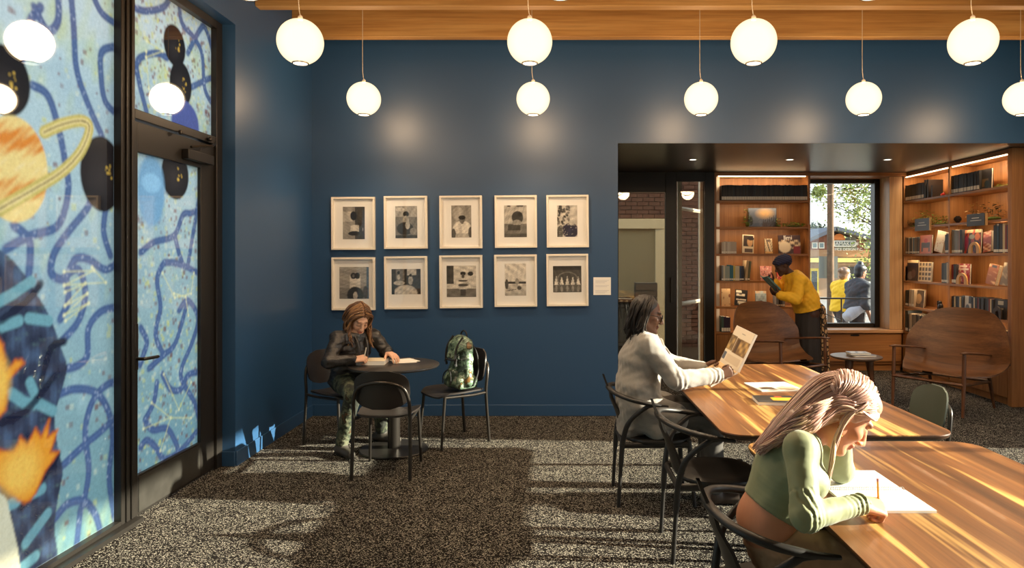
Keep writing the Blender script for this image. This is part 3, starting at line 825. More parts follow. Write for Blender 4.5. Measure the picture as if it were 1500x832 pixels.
def film(name, y0, y1, z0, z1, x, parent, step=0.0065):
    nx, nz = int((y1 - y0) / step), int((z1 - z0) / step)
    gy, gz = np.meshgrid(np.linspace(y0, y1, nx + 1), np.linspace(z0, z1, nz + 1))
    P = Paint(gy, gz, (0, 0, 0)); mural(P)
    for ax in (0, 1): P.C = (np.roll(P.C, 1, ax) + 2 * P.C + np.roll(P.C, -1, ax)) / 4
    co = np.stack([np.full_like(gy, x), gy, gz], -1)
    me = grid_mesh(name, co); set_colors(me, P.C.reshape(-1, 3))
    o = link_mesh(name, me, FILM, parent, world=parent is door2, recentre=False)
    return o
film('painted_pane', 2.10, 4.10, 0.05, RECTOP - 0.06, GX, win4)
film('painted_pane', -0.5, 2.0, 0.05, RECTOP - 0.06, GX, win4, 0.03)
film('painted_transom', 4.235, 5.26, 2.56, RECTOP - 0.06, GX, win4)
film('painted_glass', 4.295, 5.06, 0.265, 2.30, GX, door2)

# ------------------------------------------------------------------ pendant globes
def pendant(x, y, z, label, group='opal globe pendants'):
    r = 0.153
    t = thing('pendant_globe', label, 'pendant lamp', (x, y, z), 0, group)
    m = MB(); prof = []
    for i in range(23):
        a = -1.16 + (PI / 2 + 1.16) * i / 22
        prof.append((max(r * math.cos(a), 0.012 if i > 21 else 0), r * math.sin(a)))
    # opening at the bottom is 0.1 across
    prof = [(r * math.cos(-1.22 + (2.70) * i / 24), r * math.sin(-1.22 + 2.70 * i / 24)) for i in range(25)]
    n = 40; base = len(m.v)
    for q, zz in prof:
        for k in range(n): m.v.append((q * math.cos(2 * PI * k / n), q * math.sin(2 * PI * k / n), zz))
    for i in range(len(prof) - 1):
        for k in range(n):
            m.f.append((i * n + k, i * n + (k + 1) % n, (i + 1) * n + (k + 1) % n, (i + 1) * n + k)); m.m.append(0)
    gl = build(m, 'globe', GLOBE, t, smooth=180)
    zb = prof[0][1]; rb = prof[0][0]
    m = MB(); m.lathe([(rb + 0.002, zb - 0.006), (rb + 0.003, zb + 0.004), (rb - 0.004, zb + 0.004), (rb - 0.005, zb - 0.006), (rb + 0.002, zb - 0.006)], n=24, cap=False); build(m, 'rim', mat('rim_metal', lin(150, 140, 120), 0.4, metal=0.6) if 'rim_metal' not in bpy.data.materials else bpy.data.materials['rim_metal'], t, smooth=50)
    m = MB(); m.lathe([(0.001, zb - 0.003), (rb - 0.006, zb - 0.003), (rb - 0.006, zb)], n=20); build(m, 'lamp_opening', BULB, t)
    m = MB(); zt = prof[-1][1]
    m.lathe([(0.016, zt - 0.005), (0.016, zt + 0.018), (0.006, zt + 0.03)], n=14); build(m, 'cap', FRAMEWOOD, t, smooth=50)
    m = MB(); m.tube(spline([(0, 0, zt + 0.02), (-0.008, 0, zt + 0.07), (-0.012, 0, zt + 0.16), (-0.012, 0, (CEIL - z) * 0.6), (-0.012, 0, CEIL - z)], 5), 0.0028, 6); build(m, 'cord', CORD, t, smooth=60)
    L = bpy.data.lights.new('bulb', 'POINT'); L.energy = LAMP_W; L.color = (1.0, 0.67, 0.39); L.shadow_soft_size = 0.14
    lo = bpy.data.objects.new('bulb', L); COL.objects.link(lo); lo.parent = t
    L = bpy.data.lights.new('bulb_beam', 'SPOT'); L.energy = LAMP_W * 0.6; L.color = (1.0, 0.78, 0.52); L.shadow_soft_size = 0.045; L.spot_size = 2.4; L.spot_blend = 0.7
    lo = bpy.data.objects.new('bulb_beam', L); COL.objects.link(lo); lo.parent = t; lo.location = (0, 0, zb - 0.02)
    return t
RY1, RY2 = 6.25, 4.64
for px, w_ in ((533, 'beside the first framed photographs'), (781, 'before the fourth framed photograph'), (1027, 'before the glazed alcove entrance'), (1265, 'before the alcove window'), (1497, 'before the side-wall bookcase')):
    p = at(px, 145, RY1); pendant(p.x, RY1, 3.085, 'lit opal globe pendant by the wall, ' + w_)
for px, w_ in ((440, 'next to the glazed mural door'), (776, 'between the mural door and the tables'), (1104, 'over the magazine table'), (1425, 'beyond the long tables towards the lounge chairs')):
    p = at(px, 60, RY2); pendant(p.x, RY2, 3.10, 'lit opal globe pendant in the second row, ' + w_)
for x in (-1.55, 0.03, 1.6, 3.1):
    pendant(x, 3.45, 3.10, 'lit opal globe pendant in the third row out from the photo wall')

# recessed downlights of the alcove
for px in (1015, 1157, 1300):
    y = 8.35; x = (px - VX) / FPX * y
    t = thing('downlight', 'small round recessed downlight in the dark alcove ceiling', 'downlight', (x, y, NC), 0, 'alcove downlights')
    m = MB(); m.lathe([(0.055, 0.0), (0.055, -0.006), (0.042, -0.006), (0.042, 0.0)], n=20, cap=False); build(m, 'trim_ring', WHITEPAINT, t, smooth=40)
    m = MB(); m.lathe([(0.001, -0.003), (0.041, -0.003), (0.041, -0.001)], n=20); build(m, 'lens', BULB, t)
    L = bpy.data.lights.new('downlight_lamp', 'SPOT'); L.energy = SPOT_W * 2; L.color = (1.0, 0.80, 0.58); L.spot_size = 1.6; L.spot_blend = 0.6; L.shadow_soft_size = 0.03
    lo = bpy.data.objects.new('downlight_lamp', L); COL.objects.link(lo); lo.parent = t; lo.location = (0, 0, -0.03)
# ================================================================== FURNITURE
# ------------------------------------------------------------------ framed photographs on the back wall
def gray(v): return tuple(np.array(lin(v, v * 0.965, v * 0.90)))
def ph_seated_back(p):
    p.C[:] = gray(150); p.rect(0.38, 1, 0, 1, gray(70)); p.rect(0, 0.3, 0.55, 0.85, gray(190)); p.ell(0.33, 0.72, 0.10, 0.14, gray(30)); p.ell(0.38, 0.30, 0.24, 0.14, gray(210)); p.ell(0.36, 0.18, 0.2, 0.07, gray(45)); p.ell(0.12, 0.35, 0.12, 0.18, gray(160)); p.rect(0.5, 0.6, 0, 0.5, gray(60))
def ph_chair_child(p):
    p.C[:] = gray(120); p.rect(0, 1, 0.66, 1, gray(165)); p.ell(0.33, 0.75, 0.09, 0.09, gray(35)); p.ell(0.33, 0.55, 0.10, 0.15, gray(165)); p.ell(0.3, 0.3, 0.26, 0.2, gray(50)); p.ell(0.38, 0.4, 0.07, 0.12, gray(180)); p.ell(0.15, 0.9, 0.14, 0.06, gray(205)); p.rect(0, 1, 0, 0.1, gray(60)); p.ell(0.55, 0.22, 0.1, 0.1, gray(140))
def ph_portrait(p):
    p.C[:] = gray(150); p.ell(0.2, 0.75, 0.18, 0.2, gray(175)); p.ell(0.33, 0.3, 0.28, 0.22, gray(225)); p.ell(0.33, 0.02, 0.3, 0.12, gray(190)); p.rect(0.30, 0.37, 0.42, 0.5, gray(120)); p.ell(0.33, 0.55, 0.085, 0.11, gray(120)); p.ell(0.33, 0.62, 0.11, 0.07, gray(40)); p.ell(0.06, 0.12, 0.07, 0.16, gray(80)); p.ell(0.6, 0.15, 0.08, 0.18, gray(90))
def ph_group(p):
    p.C[:] = gray(185); p.rect(0, 1, 0, 0.42, gray(120)); p.ell(0.42, 0.62, 0.18, 0.2, gray(60)); p.ell(0.4, 0.45, 0.14, 0.1, gray(160)); p.rect(0.12, 0.5, 0.22, 0.38, gray(70)); p.ell(0.5, 0.72, 0.07, 0.07, gray(40)); p.rect(0.1, 0.2, 0.95, 1, gray(60)); p.rect(0.4, 0.6, 0.95, 1, gray(60)); p.rect(0, 1, 0, 0.12, gray(90))
def ph_plants(p):
    rng = np.random.RandomState(5); p.C[:] = gray(205)
    for _ in range(46): p.ell(rng.uniform(0, 0.38), rng.uniform(0.25, 1.0), 0.05, 0.035, gray(rng.randint(50, 150)), rot=rng.uniform(0, 3))
    p.ell(0.42, 0.2, 0.26, 0.24, lin(44, 42, 66)); p.ell(0.46, 0.45, 0.09, 0.09, gray(190)); p.ell(0.08, 0.1, 0.1, 0.25, gray(90)); p.dots(30, (0, .6, 0, .5), 0.01, 0.02, gray(170), rng)
def ph_glasses(p):
    p.C[:] = gray(165); p.rect(0, 1, 0, 0.36, gray(130)); p.rect(0.86, 1, 0, 1, lin(90, 110, 130)); p.rect(0.32, 0.66, 0.32, 0.74, gray(222)); p.ell(0.44, 0.72, 0.09, 0.10, gray(44)); p.ell(0.56, 0.72, 0.09, 0.10, gray(40)); p.ell(0.44, 0.72, 0.04, 0.05, gray(110)); p.ell(0.5, 0.12, 0.26, 0.26, gray(48)); p.ell(0.5, 0.1, 0.07, 0.12, gray(200)); p.ell(0.82, 0.2, 0.08, 0.2, gray(80))
def ph_table(p):
    p.C[:] = gray(60); p.rect(0.18, 0.5, 0.55, 1, gray(120)); p.rect(0.62, 0.98, 0.75, 1, gray(190)); p.ell(0.55, 0.05, 0.46, 0.32, gray(205)); p.ell(0.3, 0.45, 0.22, 0.09, gray(190)); p.ell(0.75, 0.55, 0.09, 0.18, gray(170)); p.ell(0.75, 0.75, 0.05, 0.06, gray(40)); p.ell(0.28, 0.86, 0.05, 0.07, gray(40)); p.ell(0.28, 0.68, 0.06, 0.1, gray(190)); p.rect(0, 0.12, 0, 0.3, gray(40))
def ph_couple(p):
    p.C[:] = gray(215); p.rect(0, 0.22, 0.42, 1, gray(70)); p.rect(0, 1, 0, 0.27, gray(120)); p.ell(0.52, 0.42, 0.2, 0.2, gray(215)); p.ell(0.52, 0.38, 0.17, 0.05, gray(90)); p.ell(0.52, 0.52, 0.15, 0.03, gray(80)); p.ell(0.52, 0.75, 0.09, 0.06, gray(40)); p.ell(0.52, 0.67, 0.05, 0.07, gray(90)); p.ell(0.76, 0.74, 0.09, 0.07, gray(36)); p.rect(0.44, 0.6, 0.05, 0.25, gray(70)); p.rect(0.3, 0.37, 0.3, 0.6, gray(225))
def ph_field(p):
    p.C[:] = gray(222); p.rect(0, 1, 0, 0.34, gray(196)); p.rect(0.0, 1, 0.37, 0.44, gray(60)); p.ell(0.38, 0.44, 0.06, 0.1, gray(150)); p.ell(0.06, 0.36, 0.05, 0.16, gray(80)); p.ell(0.45, 0.24, 0.07, 0.06, gray(80)); p.line([(0.05, 0.15), (0.35, 0.2)], 0.012, gray(90)); p.rect(0, 1, 0, 0.08, gray(180))
def ph_dancers(p):
    p.C[:] = gray(80); p.ring(0.55, 0.5, 0.38, 0.26, 0.1, gray(130)); p.rect(0, 1.1, 0, 0.3, gray(96))
    for i in range(5): p.poly([(0.04 + 0.21 * i, 0.28), (0.20 + 0.21 * i, 0.28), (0.12 + 0.21 * i, 0.62)], gray(228)); p.ell(0.12 + 0.21 * i, 0.14, 0.05, 0.12, gray(150), op=0.7)
    p.rect(0, 1.1, 0.85, 1, gray(50))
PH = [  # frame left, right, top, bottom pixels; print left, right, top, bottom pixels; painter; words
    ((487, 550.5, 289, 366), (503, 535, 303, 350.5), ph_seated_back, 'a seated figure before a wall'),
    ((564, 627, 287.5, 364.5), (580, 612, 302, 349), ph_chair_child, 'a child in a patterned chair'),
    ((645, 707, 287, 364), (662, 691, 301, 348), ph_portrait, 'a woman in a white blouse'),
    ((725.5, 787, 286.5, 363), (739, 772, 301, 347.5), ph_group, 'a huddled group outdoors'),
    ((801, 862.5, 286, 362.5), (816.5, 846, 301, 347), ph_plants, 'tall plants beside a dark figure'),
    ((487.5, 550.5, 377, 454), (498, 541, 391, 437.5), ph_glasses, 'a figure in a white shirt'),
    ((564.5, 627, 375.5, 452.5), (574.5, 617, 394, 431), ph_table, 'a table laid in a dark room'),
    ((645, 707.5, 374, 451), (655, 698, 389, 435), ph_couple, 'two figures in hats and a wide skirt'),
    ((725, 787, 373, 449), (740, 771, 386, 433), ph_field, 'people on an open pale field'),
    ((801, 862, 372, 448), (810.5, 852, 389.5, 428), ph_dancers, 'a row of dancers in white under an arch')]
for i, (F, Pq, fn, words) in enumerate(PH):
    row = 'upper' if i < 5 else 'lower'
    k = BY / FPX
    x0, x1 = (F[0] - VX) * k, (F[1] - VX) * k; z1, z0 = CAM_H - (F[2] - VY) * k, CAM_H - (F[3] - VY) * k
    cx, cz = (x0 + x1) / 2, (z0 + z1) / 2
    t = thing('framed_photo', 'white framed monochrome photo of %s, %s row' % (words, row), 'framed photo', (cx, BY, z0), 0, 'framed photographs on the blue wall')
    t.rotation_euler = (0, math.radians(-0.55 if i % 5 else -0.2), 0)
    hw, hh = (x1 - x0) / 2, z1 - z0; fw = 0.021; D = 0.042
    m = MB()
    m.box(-hw, -hw + fw, -D, 0, 0, hh); m.box(hw - fw, hw, -D, 0, 0, hh); m.box(-hw + fw, hw - fw, -D, 0, hh - fw, hh); m.box(-hw + fw, hw - fw, -D, 0, 0, fw)
    build(m, 'frame', FRAMEWOOD, t, bevel=0.002)
    m = MB(); m.box(-hw + fw, hw - fw, -0.014, -0.004, fw, hh - fw); mt = build(m, 'mat_board', MATBOARD, t)
    px0, px1 = (Pq[0] - VX) * k - cx, (Pq[1] - VX) * k - cx; pz1, pz0 = CAM_H - (Pq[2] - VY) * k - z0, CAM_H - (Pq[3] - VY) * k - z0
    def fn2(p, fn=fn, i=i):
        fn(p); r = np.random.RandomState(i); p.C *= (1 + 0.35 * vnoise(p.X * 14, p.Y * 14, seed=40 + i))[..., None]; p.grain(0.10, r)
    print_panel('print', (px0, -0.0152, pz0), (1, 0, 0), (0, 0, 1), px1 - px0, pz1 - pz0, 44, 58, fn2, PRINT, t)
    m = MB(); m.box(-hw + fw, hw - fw, -D + 0.008, -D + 0.010, fw, hh - fw); build(m, 'glazing', PICGLASS, t)
# wall label
k = BY / FPX
t = thing('wall_label', 'small white text panel beside the framed photographs', 'label', ((882 - VX) * k, BY, CAM_H - (432 - VY) * k))
m = MB(); m.box(-0.09, 0.09, -0.006, 0, 0, 0.182); build(m, 'panel', PAPER, t)
m = MB()
for r in range(3):
    for q in range(3 if r != 1 else 2): m.box(-0.07, 0.07 - 0.02 * q, -0.0068, -0.006, 0.148 - r * 0.052 - q * 0.012, 0.151 - r * 0.052 - q * 0.012)
build(m, 'text_lines', mat('pale_grey_ink', lin(190, 186, 190), 0.8), t)

# ------------------------------------------------------------------ long walnut tables
def long_table(name, label, x0, x1, y0, y1, rot=0.0):
    z = 0.74
    t = thing(name, label, 'table', ((x0 + x1) / 2, (y0 + y1) / 2, 0), rot)
    hx, hy = (x1 - x0) / 2, (y1 - y0) / 2
    m = MB(); o = round_rect(hx, hy, 0.12, 8); n = len(o)
    rings = [(0.965, z - 0.034), (0.992, z - 0.022), (1.0, z - 0.006), (0.998, z)]
    sh = lambda s, zz: [(a - math.copysign((1 - s) * hx, a), b - math.copysign((1 - s) * hx, b), zz) for a, b in o]
    vs = []
    for s_, zz in rings: vs += sh(s_, zz)
    fs = [tuple(reversed(range(n)))] + [tuple((len(rings) - 1) * n + i for i in range(n))]
    mi = [1, 0]
    for r in range(len(rings) - 1):
        for i in range(n): fs.append((r * n + i, r * n + (i + 1) % n, (r + 1) * n + (i + 1) % n, (r + 1) * n + i)); mi.append(1 if r < 2 else 0)
    m.v = vs; m.f = fs; m.m = mi
    build(m, 'tabletop', [WALNUT, mat('walnut_edge', lin(60, 38, 22), 0.4)], t, smooth=30)
    m = MB(); m.box(-0.30, 0.30, -hy + 0.35, hy - 0.35, z - 0.075, z - 0.036); build(m, 'underframe', BLACKMETAL, t)
    for sx in (-1, 1):
        for sy in (-1, 1):
            m = MB(); bx, by = sx * (hx - 0.30), sy * (hy - 0.42)
            m.tube([(bx * 0.8, by * 0.95, z - 0.06), (bx + sx * 0.04, by + sy * 0.06, 0.0)], [0.028, 0.017], 10)
            build(m, 'leg', BLACKMETAL, t, smooth=50)
    return t
T_NEAR = long_table('long_table', 'long walnut reading table with the open spiral notebook on it', 0.916, 2.03, 1.05, 3.33)
T_FAR = long_table('long_table', 'long walnut reading table with magazines lying on it', 0.86, 2.05, 3.44, 5.72)

# ------------------------------------------------------------------ black elbow chairs at the long tables
def elbow_chair(label, x, y, rot=0.0):
    t = thing('elbow_chair', label, 'chair', (x, y, 0), rot, 'black elbow chairs at the walnut tables')
    m = MB()
    def seat(u, v):
        a = 2 * PI * u; r = v
        cx = math.copysign(abs(math.cos(a)) ** 0.75, math.cos(a)) * 0.225; cy = math.copysign(abs(math.sin(a)) ** 0.75, math.sin(a)) * (0.235)
        return (cx * r + 0.01, cy * r, 0.452 - 0.018 * (1 - r * r) - (0.012 * max(0, r - 0.85) / 0.15))
    m.grid(seat, 28, 7, 0, True)
    m.grid(lambda u, v: (lambda q: (q[0], q[1], q[2] - 0.022))(seat(1 - u, v)), 28, 7, 0, True)
    rim = lambda u, v: (lambda q: (q[0] * (1 + 0.02 * math.sin(PI * v)), q[1] * (1 + 0.02 * math.sin(PI * v)), q[2] - 0.022 * v))(seat(1 - u, 1))
    m.grid(rim, 28, 3, 0, True)
    build(m, 'seat', BLACKWOOD, t, smooth=50)
    for s in (-1, 1):
        m = MB(); m.tube(spline([(-0.265, 0.205 * s, 0), (-0.25, 0.208 * s, 0.25), (-0.235, 0.215 * s, 0.44), (-0.195, 0.245 * s, 0.57), (-0.095, 0.278 * s, 0.665), (-0.03, 0.284 * s, 0.682)], 5), [0.0125] * 6 + [0.017] * 9 + [0.015] * 6 + [0.012] * 5, 10)
        build(m, 'leg', BLACKWOOD, t, smooth=60)
        m = MB(); m.tube([(0.235, 0.205 * s, 0), (0.215, 0.2 * s, 0.25), (0.2, 0.195 * s, 0.435)], [0.0125, 0.017, 0.016], 10)
        build(m, 'leg', BLACKWOOD, t, smooth=60)
        m = MB(); m.tube([(-0.24, 0.208 * s, 0.405), (0.205, 0.195 * s, 0.405)], 0.016, 8, flat=1.3); build(m, 'side_rail', BLACKWOOD, t, smooth=60)
    m = MB(); m.tube([(-0.235, -0.205, 0.40), (-0.235, 0.205, 0.40)], 0.014, 8, flat=1.4); build(m, 'back_rail', BLACKWOOD, t, smooth=60)
    m = MB(); m.tube([(0.2, -0.19, 0.41), (0.2, 0.19, 0.41)], 0.014, 8, flat=1.4); build(m, 'front_rail', BLACKWOOD, t, smooth=60)
    pts = spline([(0.05, -0.275, 0.672), (-0.06, -0.288, 0.690), (-0.18, -0.262, 0.712), (-0.275, -0.17, 0.735), (-0.315, 0, 0.748), (-0.275, 0.17, 0.735), (-0.18, 0.262, 0.712), (-0.06, 0.288, 0.690), (0.05, 0.275, 0.672)], 6)
    n = len(pts); m = MB(); m.tube(pts, [0.010 + 0.009 * min(1, 6 * min(i, n - 1 - i) / n) for i in range(n)], 10, flat=0.8, up=(0, 0, 1))
    build(m, 'arm_rail', BLACKWOOD, t, smooth=60)
    m = MB()
    prof = [(-0.205, 0.445, 0.105), (-0.222, 0.52, 0.10), (-0.245, 0.60, 0.088), (-0.272, 0.68, 0.062), (-0.295, 0.74, 0.036), (-0.315, 0.79, 0.024), (-0.330, 0.835, 0.014)]
    def sp(off):
        def f(u, v):
            q = v * (len(prof) - 1); i = min(int(q), len(prof) - 2); fr_ = q - i
            x, z, wd = [prof[i][j] * (1 - fr_) + prof[i + 1][j] * fr_ for j in range(3)]
            yy = (u * 2 - 1) * wd
            return (x - off - 0.9 * (0.105 ** 2 - yy * yy) if False else x - off - 0.035 * (1 - (yy / 0.105) ** 2) + 0.035 * (1 if wd < 0.06 else wd / 0.105) * 0.6, yy, z)
        return f
    m.grid(sp(0.0), 8, 12); m.grid(lambda u, v: sp(0.013)(1 - u, v), 8, 12)
    for uu in (0, 1):
        m.grid(lambda u, v, uu=uu: [a + (b_ - a) * (u if uu == 0 else 1 - u) for a, b_ in zip(sp(0.0)(uu, v), sp(0.013)(uu, v))][:3], 1, 12)
    build(m, 'splat', BLACKWOOD, t, smooth=50)
    return t
CH_MAN = elbow_chair('black elbow chair carrying the person in the grey coat', 0.685, 4.68)
CH_EMPTY = elbow_chair('empty black elbow chair pushed in at the walnut table', 0.90, 3.86)
CH_NEAR = elbow_chair('black elbow chair carrying the person in the green top', 0.87, 2.47)

# ------------------------------------------------------------------ cafe table and cafe chairs
TC = on_z(577, 659)
t = thing('cafe_table', 'round black cafe table on a disc base by the blue wall', 'table', (TC.x, TC.y, 0))
m = MB(); m.lathe([(0.33, 0.702), (0.372, 0.706), (0.382, 0.716), (0.380, 0.727), (0.372, 0.731)], n=56); build(m, 'tabletop', mat('black_laminate', lin(50, 47, 45), 0.32, spec=0.5), t, smooth=35)
m = MB(); m.lathe([(0.052, 0.02), (0.052, 0.70)], n=24); m.lathe([(0.16, 0.69), (0.16, 0.702)], n=24); build(m, 'column', STEELDARK, t, smooth=40)
m = MB(); m.lathe([(0.285, 0.0), (0.288, 0.008), (0.28, 0.016), (0.06, 0.024)], n=56); build(m, 'base', BLACKMETAL, t, smooth=30)
def cafe_chair(label, x, y, rot, shell=None, tube=None, group='dark shell cafe chairs', name='cafe_chair'):
    shell = shell or DARKPLY; tube = tube or STEELDARK
    t = thing(name, label, 'chair', (x, y, 0), rot, group)
    m = MB()
    def seat(u, v):
        X = 0.22 - 0.44 * v; hw = 0.20 + 0.025 * math.sin(PI * min(v * 1.3, 1)); e = 1 - max(0, abs(v - 0.5) - 0.36) ** 2 * 9
        Yy = (u * 2 - 1) * hw * e
        return (X, Yy, 0.462 - 0.02 * math.sin(PI * min(1, v * 1.05)) * (1 - (u * 2 - 1) ** 2) - 0.03 * max(0, 0.18 - v) / 0.18 + 0.012 * abs(u * 2 - 1) ** 3)
    m.grid(seat, 12, 12); m.grid(lambda u, v: (lambda q: (q[0], q[1], q[2] - 0.014))(seat(1 - u, v)), 12, 12)
    for uu in (0, 1): m.grid(lambda u, v, uu=uu: (lambda q: (q[0], q[1], q[2] - 0.014 * (1 - u if uu else u)))(seat(uu, v)), 1, 12)
    for vv in (0, 1): m.grid(lambda u, v, vv=vv: (lambda q: (q[0], q[1], q[2] - 0.014 * (v if vv else 1 - v)))(seat(u, vv)), 12, 1)
    build(m, 'seat', shell, t, smooth=50)
    m = MB()
    def back(u, v):
        Z = 0.515 + 0.29 * v; e = (1 - abs(2 * v - 1) ** 3.2) ** 0.40 if 0 < v < 1 else 0.32
        Yy = (u * 2 - 1) * 0.205 * max(e, 0.32); return (-0.215 - 0.05 * v - 0.045 * (1 - (Yy / 0.205) ** 2) + 0.03, Yy, Z)
    m.grid(back, 14, 14); m.grid(lambda u, v: (lambda q: (q[0] - 0.012, q[1], q[2]))(back(1 - u, v)), 14, 14)
    for uu in (0, 1): m.grid(lambda u, v, uu=uu: (lambda q: (q[0] - 0.012 * (1 - u if uu else u), q[1], q[2]))(back(uu, v)), 1, 14)
    for vv in (0, 1): m.grid(lambda u, v, vv=vv: (lambda q: (q[0] - 0.012 * (v if vv else 1 - v), q[1], q[2]))(back(u, vv)), 14, 1)
    build(m, 'backrest', shell, t, smooth=50)
    pts = spline([(-0.255, -0.215, 0), (-0.235, -0.212, 0.25), (-0.225, -0.208, 0.46), (-0.245, -0.2, 0.60), (-0.27, -0.15, 0.69), (-0.285, 0, 0.722), (-0.27, 0.15, 0.69), (-0.245, 0.2, 0.60), (-0.225, 0.208, 0.46), (-0.235, 0.212, 0.25), (-0.255, 0.215, 0)], 5)
    m = MB(); m.tube(pts, 0.0135, 10); build(m, 'back_frame', tube, t, smooth=60)
    for s in (-1, 1):
        m = MB(); m.tube([(0.215, 0.205 * s, 0), (0.175, 0.19 * s, 0.445)], [0.011, 0.014], 10); build(m, 'leg', tube, t, smooth=60)
        m = MB(); m.tube([(0.175, 0.19 * s, 0.435), (-0.10, 0.2 * s, 0.43), (-0.225, 0.208 * s, 0.44)], 0.012, 8); build(m, 'side_rail', tube, t, smooth=60)
    return t
cafe_chair('dark cafe chair with its back to the room at the round table', -1.272, 5.255, PI / 2)
cafe_chair('dark cafe chair holding the camouflage backpack', -0.91, 6.07, math.atan2(-0.61, -0.79))
cafe_chair('dark cafe chair carrying the person in the black leather jacket', -1.86, 6.0, math.atan2(-0.55, 0.83))
GREENSHELL = mat('grey_green_shell', lin(72, 78, 68), 0.45)
cafe_chair('grey green shell chair tucked behind the long table with magazines', 2.20, 4.42, PI, GREENSHELL, STEELDARK)

# ------------------------------------------------------------------ lounge chairs with big oval shells
def lounge(label, x, y, rot):
    t = thing('lounge_chair', label, 'lounge chair', (x, y, 0), rot, 'oval walnut lounge chairs')
    # local: faces +X; profile from seat front up to the top of the back
    prof = spline([(0.34, 0, 0.405), (0.15, 0, 0.355), (-0.08, 0, 0.345), (-0.26, 0, 0.43), (-0.36, 0, 0.62), (-0.43, 0, 0.84), (-0.49, 0, 1.06)], 6)
    n = len(prof) - 1
    def sh(off):
        def f(u, v):
            q = v * n; i = min(int(q), n - 1); c = prof[i].lerp(prof[i + 1], q - i)
            tg = (prof[i + 1] - prof[i]).normalized(); nn = Vector((-tg.z, 0, tg.x))
            hw = 0.56 * max(0.0, 1 - abs(2 * ((v * 0.985 + 0.0075) ** 1.25) - 1) ** 2.2) ** 0.5
            yy = (u * 2 - 1) * hw
            lift = 0.34 * (yy * yy) * (0.5 + 0.7 * min(1, v * 1.6))
            fwd = lift if v > 0.45 else 0
            return (c.x + fwd * min(1, (v - 0.45) * 4 if v > 0.45 else 0) + nn.x * off, yy, c.z + lift * (0.35 if v > 0.5 else 0.8) + nn.z * off)
        return f
    m = MB(); m.grid(sh(0.0), 26, 34); m.grid(lambda u, v: sh(-0.016)(1 - u, v), 26, 34)
    for uu in (0, 1): m.grid(lambda u, v, uu=uu: [a + (b_ - a) * (1 - u if uu else u) for a, b_ in zip(sh(0)(uu, v), sh(-0.016)(uu, v))], 1, 34)
    build(m, 'shell', SHELLWOOD, t, smooth=50)
    for s in (-1, 1):
        m = MB(); m.tube([(0.36, 0.37 * s, 0), (0.34, 0.37 * s, 0.36), (0.33, 0.37 * s, 0.645)], [0.015, 0.021, 0.018], 10); build(m, 'leg', CHAIRWOOD, t, smooth=60)
        m = MB(); m.tube([(-0.40, 0.33 * s, 0), (-0.30, 0.32 * s, 0.36), (-0.27, 0.32 * s, 0.44)], [0.014, 0.021, 0.018], 10); build(m, 'leg', CHAIRWOOD, t, smooth=60)
        m = MB(); m.tube([(0.34, 0.37 * s, 0.33), (-0.31, 0.32 * s, 0.29)], 0.015, 8, flat=1.6, up=(0, 1, 0)); build(m, 'side_rail', CHAIRWOOD, t, smooth=60)
        m = MB(); m.tube([(0.40, 0.375 * s, 0.655), (0.30, 0.372 * s, 0.652), (0.0, 0.365 * s, 0.62), (-0.27, 0.35 * s, 0.585)], [0.016, 0.027, 0.026, 0.017], 10, flat=0.5, up=(0, 0, 1)); build(m, 'arm', CHAIRWOOD, t, smooth=60)
    m = MB(); m.tube([(0.34, -0.37, 0.325), (0.34, 0.37, 0.325)], 0.016, 8, flat=1.8, up=(1, 0, 0)); build(m, 'front_rail', CHAIRWOOD, t, smooth=60)
    m = MB(); m.tube([(-0.30, -0.32, 0.30), (-0.30, 0.32, 0.30)], 0.015, 8, flat=1.6, up=(1, 0, 0)); build(m, 'back_rail', CHAIRWOOD, t, smooth=60)
    return t
lounge('walnut lounge chair with an oval shell beside the side-wall bookcase', 4.25, 7.45, math.atan2(-0.55, -0.83))
lounge('walnut lounge chair with an oval shell behind the magazine table', 2.80, 8.40, math.radians(-62))

# side table with books
SP = at(1254, 521, 8.0)
t = thing('side_table', 'small round walnut side table between the lounge chairs', 'side table', (SP.x, SP.y, 0))
m = MB(); m.lathe([(0.25, SP.z - 0.03), (0.282, SP.z - 0.018), (0.288, SP.z - 0.006), (0.283, SP.z)], n=40); build(m, 'tabletop', wood('grey_walnut', lin(84, 66, 52), lin(110, 88, 70), lin(130, 106, 86), 'X', 1, 0.3), t, smooth=35)
for a in (95, 215, 335):
    ca, sa = math.cos(math.radians(a)), math.sin(math.radians(a))
    m = MB(); m.tube([(0.14 * ca, 0.14 * sa, SP.z - 0.025), (0.16 * ca, 0.16 * sa, 0.25), (0.20 * ca, 0.20 * sa, 0)], [0.05, 0.03, 0.017], 10); build(m, 'leg', CHAIRWOOD, t, smooth=60)
